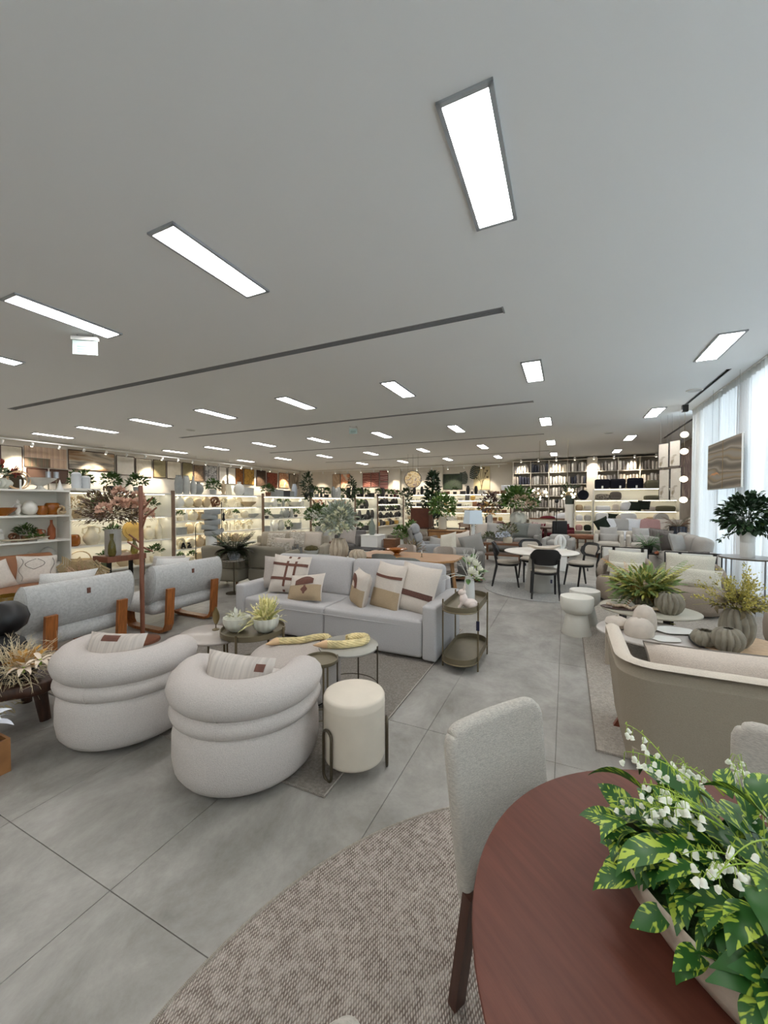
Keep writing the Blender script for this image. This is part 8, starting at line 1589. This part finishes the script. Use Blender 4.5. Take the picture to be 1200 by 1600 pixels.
for (a, b), (z0, z1), lb, m in (((-15.25, -14.6), (2.65, 3.67), 'beige dune print, first of a pair', art_mat('dune a', [C(206, 186, 160), C(176, 150, 122), C(220, 206, 186)], 0.8)), ((-14.56, -13.8), (2.64, 3.65), 'orange and beige dune print, second of a pair', art_mat('dune b', [C(222, 208, 188), C(216, 130, 80), C(226, 214, 196), C(190, 150, 116)], 0.8)),
        ((-12.8, -12.16), (2.7, 3.68), 'red feather print, first half', art_mat('red feather', [C(60, 20, 16), C(150, 50, 36), C(214, 170, 150), C(110, 30, 24)], 2.5, (1, 1, 1), True, 6)), ((-12.15, -11.53), (2.7, 3.68), 'red feather print, second half', art_mat('red feather b', [C(70, 22, 18), C(140, 44, 32), C(206, 160, 140), C(96, 26, 22)], 2.5, (1, 1, 1), True, 7)), ((-11.48, -10.86), (3.06, 3.81), 'pink and brown striped print, upper', art_mat('pink stripes', [C(112, 60, 56), C(160, 104, 98), C(206, 176, 168), C(120, 66, 60)], 1.2, (1, 1, 1), True, 3)), ((-11.48, -10.86), (2.50, 3.02), 'pink and brown striped print, lower', art_mat('pink stripes b', [C(176, 130, 124), C(150, 96, 92)], 1.5, (1, 1, 1), True, 3)),
        ((-7.72, -7.09), (2.49, 3.43), 'teal feather print beside the dark forest print', art_mat('teal feather', [C(14, 50, 50), C(40, 120, 116), C(20, 70, 70), C(10, 36, 38)], 1.6)), ((-7.05, -5.83), (2.47, 3.41), 'wide dark green forest print', art_mat('forest print', [C(16, 22, 16), C(44, 62, 36), C(24, 34, 24), C(60, 76, 50)], 3.0))):
    picture(lb, ((a + b) / 2, yb, (z0 + z1) / 2), b - a - 0.02, z1 - z0, m, 'y', M_BLACK, 0.012)
t = thing('relief_panel', 'cream panel with branching gold flower relief on the back wall', 'picture', (-4.64, yb, 3.10)); one('panel', box(0.96, 0.03, 1.40, (0, 0, 0)), mat('cream relief', C(206, 192, 152), 0.7), t, sm=False)
for i, (x, z) in enumerate(((-0.32, 0.35), (-0.12, 0.55), (0.12, 0.58), (0.32, 0.42), (-0.3, 0.0), (0.34, 0.05), (0.22, 0.28))):
    one('stem', tube([(0, -0.02, -0.65), (x * 0.25, -0.025, -0.2), (x * 0.8, -0.025, z * 0.7), (x, -0.025, z)], 0.012, 5), M_BRASS, t); one('flower_cup', lathe([(0.01, -0.07), (0.07, 0.05), (0.06, 0.06), (0, 0.0)], 8), M_BRASS, t, (x, -0.025, z))
M_LSC = mat('dark sage metal', C(52, 62, 50), 0.5)
for i, (x, z, s, r) in enumerate(((-5.65, 3.05, 1.0, 100), (-5.25, 3.35, 1.1, 70))):
    o = monstera(0.85 * s, 0.26 * s, 8); o = o.obj('metal_leaf', M_LSC, None, (x, yb - 0.06, z - 0.35)); o.rotation_euler = (R(90), R(-r), 0); tag(o, ['dark metal palm leaf sculpture, lower one, on the back wall', 'dark metal palm leaf sculpture, higher one, on the back wall'][i], 'wall ornament')
# wall moulding panels
for i, x in enumerate((-9.9, -8.6)): struct(one('trim_%d' % (5 + i), tube([(x + sx * 0.5, Y1 - 0.01, z) for sx, z in ((-1, 2.3), (1, 2.3), (1, 3.6), (-1, 3.6))], 0.02, 4, True), M_WALL, sm=False))
# round hanging screen lamp
t = thing('round_screen', 'round framed floral disc hanging from the ceiling on wires', 'pendant light', (-6.83, 18.0, 2.76), R(15)); one('disc', cyl(0.40, -0.02, 0.02, 48), art_mat('floral disc', [C(120, 90, 60), C(214, 180, 120), C(236, 220, 180), C(150, 110, 90), C(190, 180, 190)], 4), t, (0, 0, 0), 0, (R(90), 0, 0)); one('ring', tube([(0.41 * cos(2 * pi * i / 40), 0, 0.41 * sin(2 * pi * i / 40)) for i in range(40)], 0.02, 6, True), M_BLACKM, t)
for x in (-0.25, 0, 0.25): one('wire', cyl(0.004, 0.3 if x else 0.41, H - 2.76, 5), M_BLACKM, t, (x, 0, 0))
# starburst chandeliers
M_BURST = mat('lit burst globe', C(255, 240, 200), 0.4, emit=((1.0, 0.82, 0.5, 1), 10.0))
for i, x in enumerate((-0.95, 0.05)):
    t = thing('starburst_chandelier', ['golden starburst chandelier over the burgundy set', 'golden starburst chandelier before the bedding end of the linen shelves'][i], 'pendant light', (x, 16.3, 1.95)); one('core', lathe([(0, -0.08), (0.07, -0.04), (0.07, 0.04), (0, 0.08)], 12), M_BRASS, t); one('rod', cyl(0.006, 0.05, H - 1.95, 6), M_BRASS, t); rnd = random.Random(i + 3)
    for k in range(16): d = rdir(rnd); d.z *= 0.7; q = one('arm', tube([(0, 0, 0), d * 0.28], 0.006, 4), M_BRASS, t); one('bulb', lathe([(0, -0.035), (0.03, -0.015), (0.03, 0.015), (0, 0.035)], 8), M_BURST, q, d * 0.3)
# ---- track lights: rail and heads
M_HEADE = mat('lit spot lens', C(255, 248, 230), 0.4, emit=((1.0, 0.88, 0.68, 1), 14.0))
HEAD = MB().add(lathe([(0.035, 0), (0.042, 0.01), (0.042, 0.13), (0.03, 0.14), (0, 0.14)], 12), T(0, 0, -0.02)).mesh('head', M_WHITE); LENS = MB().add(cyl(0.036, -0.006, 0.0, 12), T(0, 0, -0.02)).mesh('lens', M_HEADE); STEMM = MB().add(cyl(0.01, 0.06, 0.2, 6)).mesh('stem', M_WHITE)
def spot(loc, rot, label, group, lit, energy=0):
    t = thing('track_spotlight', label, 'spotlight', loc, 0, group); link('stem', STEMM, t); h = link('head', HEAD, t, (0, 0, 0.03), 0, rot); link('lens', LENS, h) if lit else None
    if energy:
        L_ = bpy.data.lights.new('spot_lamp', 'SPOT'); L_.energy = energy; L_.color = (1.0, 0.86, 0.66); L_.spot_size = R(70); L_.spot_blend = 0.6; L_.shadow_soft_size = 0.05
        o = bpy.data.objects.new('spot_lamp', L_); COL.objects.link(o); o.parent = h; o.location = (0, 0, -0.06)
xt = X0 + 1.0
tag(one('track_rail', boxb(xt - 0.02, 6.0, H - 0.23, xt + 0.02, 22.6, H - 0.19), M_WHITE, None, sm=False), 'white spotlight rail along the picture wall', 'light track')
for i in range(15): one('rail_hanger', cyl(0.006, H - 0.20, H, 6), M_WHITE, bpy.data.objects['track_rail'], (xt, 6.4 + i * 1.1, 0))
for i in range(20):
    lit = i % 3 == 1; spot((xt, 6.5 + i * 0.82, H - 0.40), (0, R(40), 0), ('lit' if lit else 'unlit') + ' white spotlight on the rail along the picture wall', 'spotlights along the picture wall', lit, 230 if lit else 0)
yt = Y1 - 1.3
tag(one('back_track_rail', boxb(-16.5, yt - 0.02, H - 0.23, -3.0, yt + 0.02, H - 0.19), M_WHITE, None, sm=False), 'white spotlight rail before the back wall', 'light track')
for i in range(12): one('rail_hanger', cyl(0.006, H - 0.20, H, 6), M_WHITE, bpy.data.objects['back_track_rail'], (-16 + i * 1.15, yt, 0))
for i in range(14):
    lit = i % 2 == 0; spot((-16.2 + i * 0.98, yt, H - 0.40), (R(35), 0, 0), ('lit' if lit else 'unlit') + ' white spotlight on the rail before the back wall', 'spotlights before the back wall', lit, 170 if lit else 0)
for i in range(8):
    x = -2.2 + i * 0.86
    spot((x, TYF - 0.45, 3.78), (R(38), 0, 0), 'small lit spotlight over the tall linen shelving', 'spotlights over the linen shelving', True, 120 if i % 2 == 0 else 0)
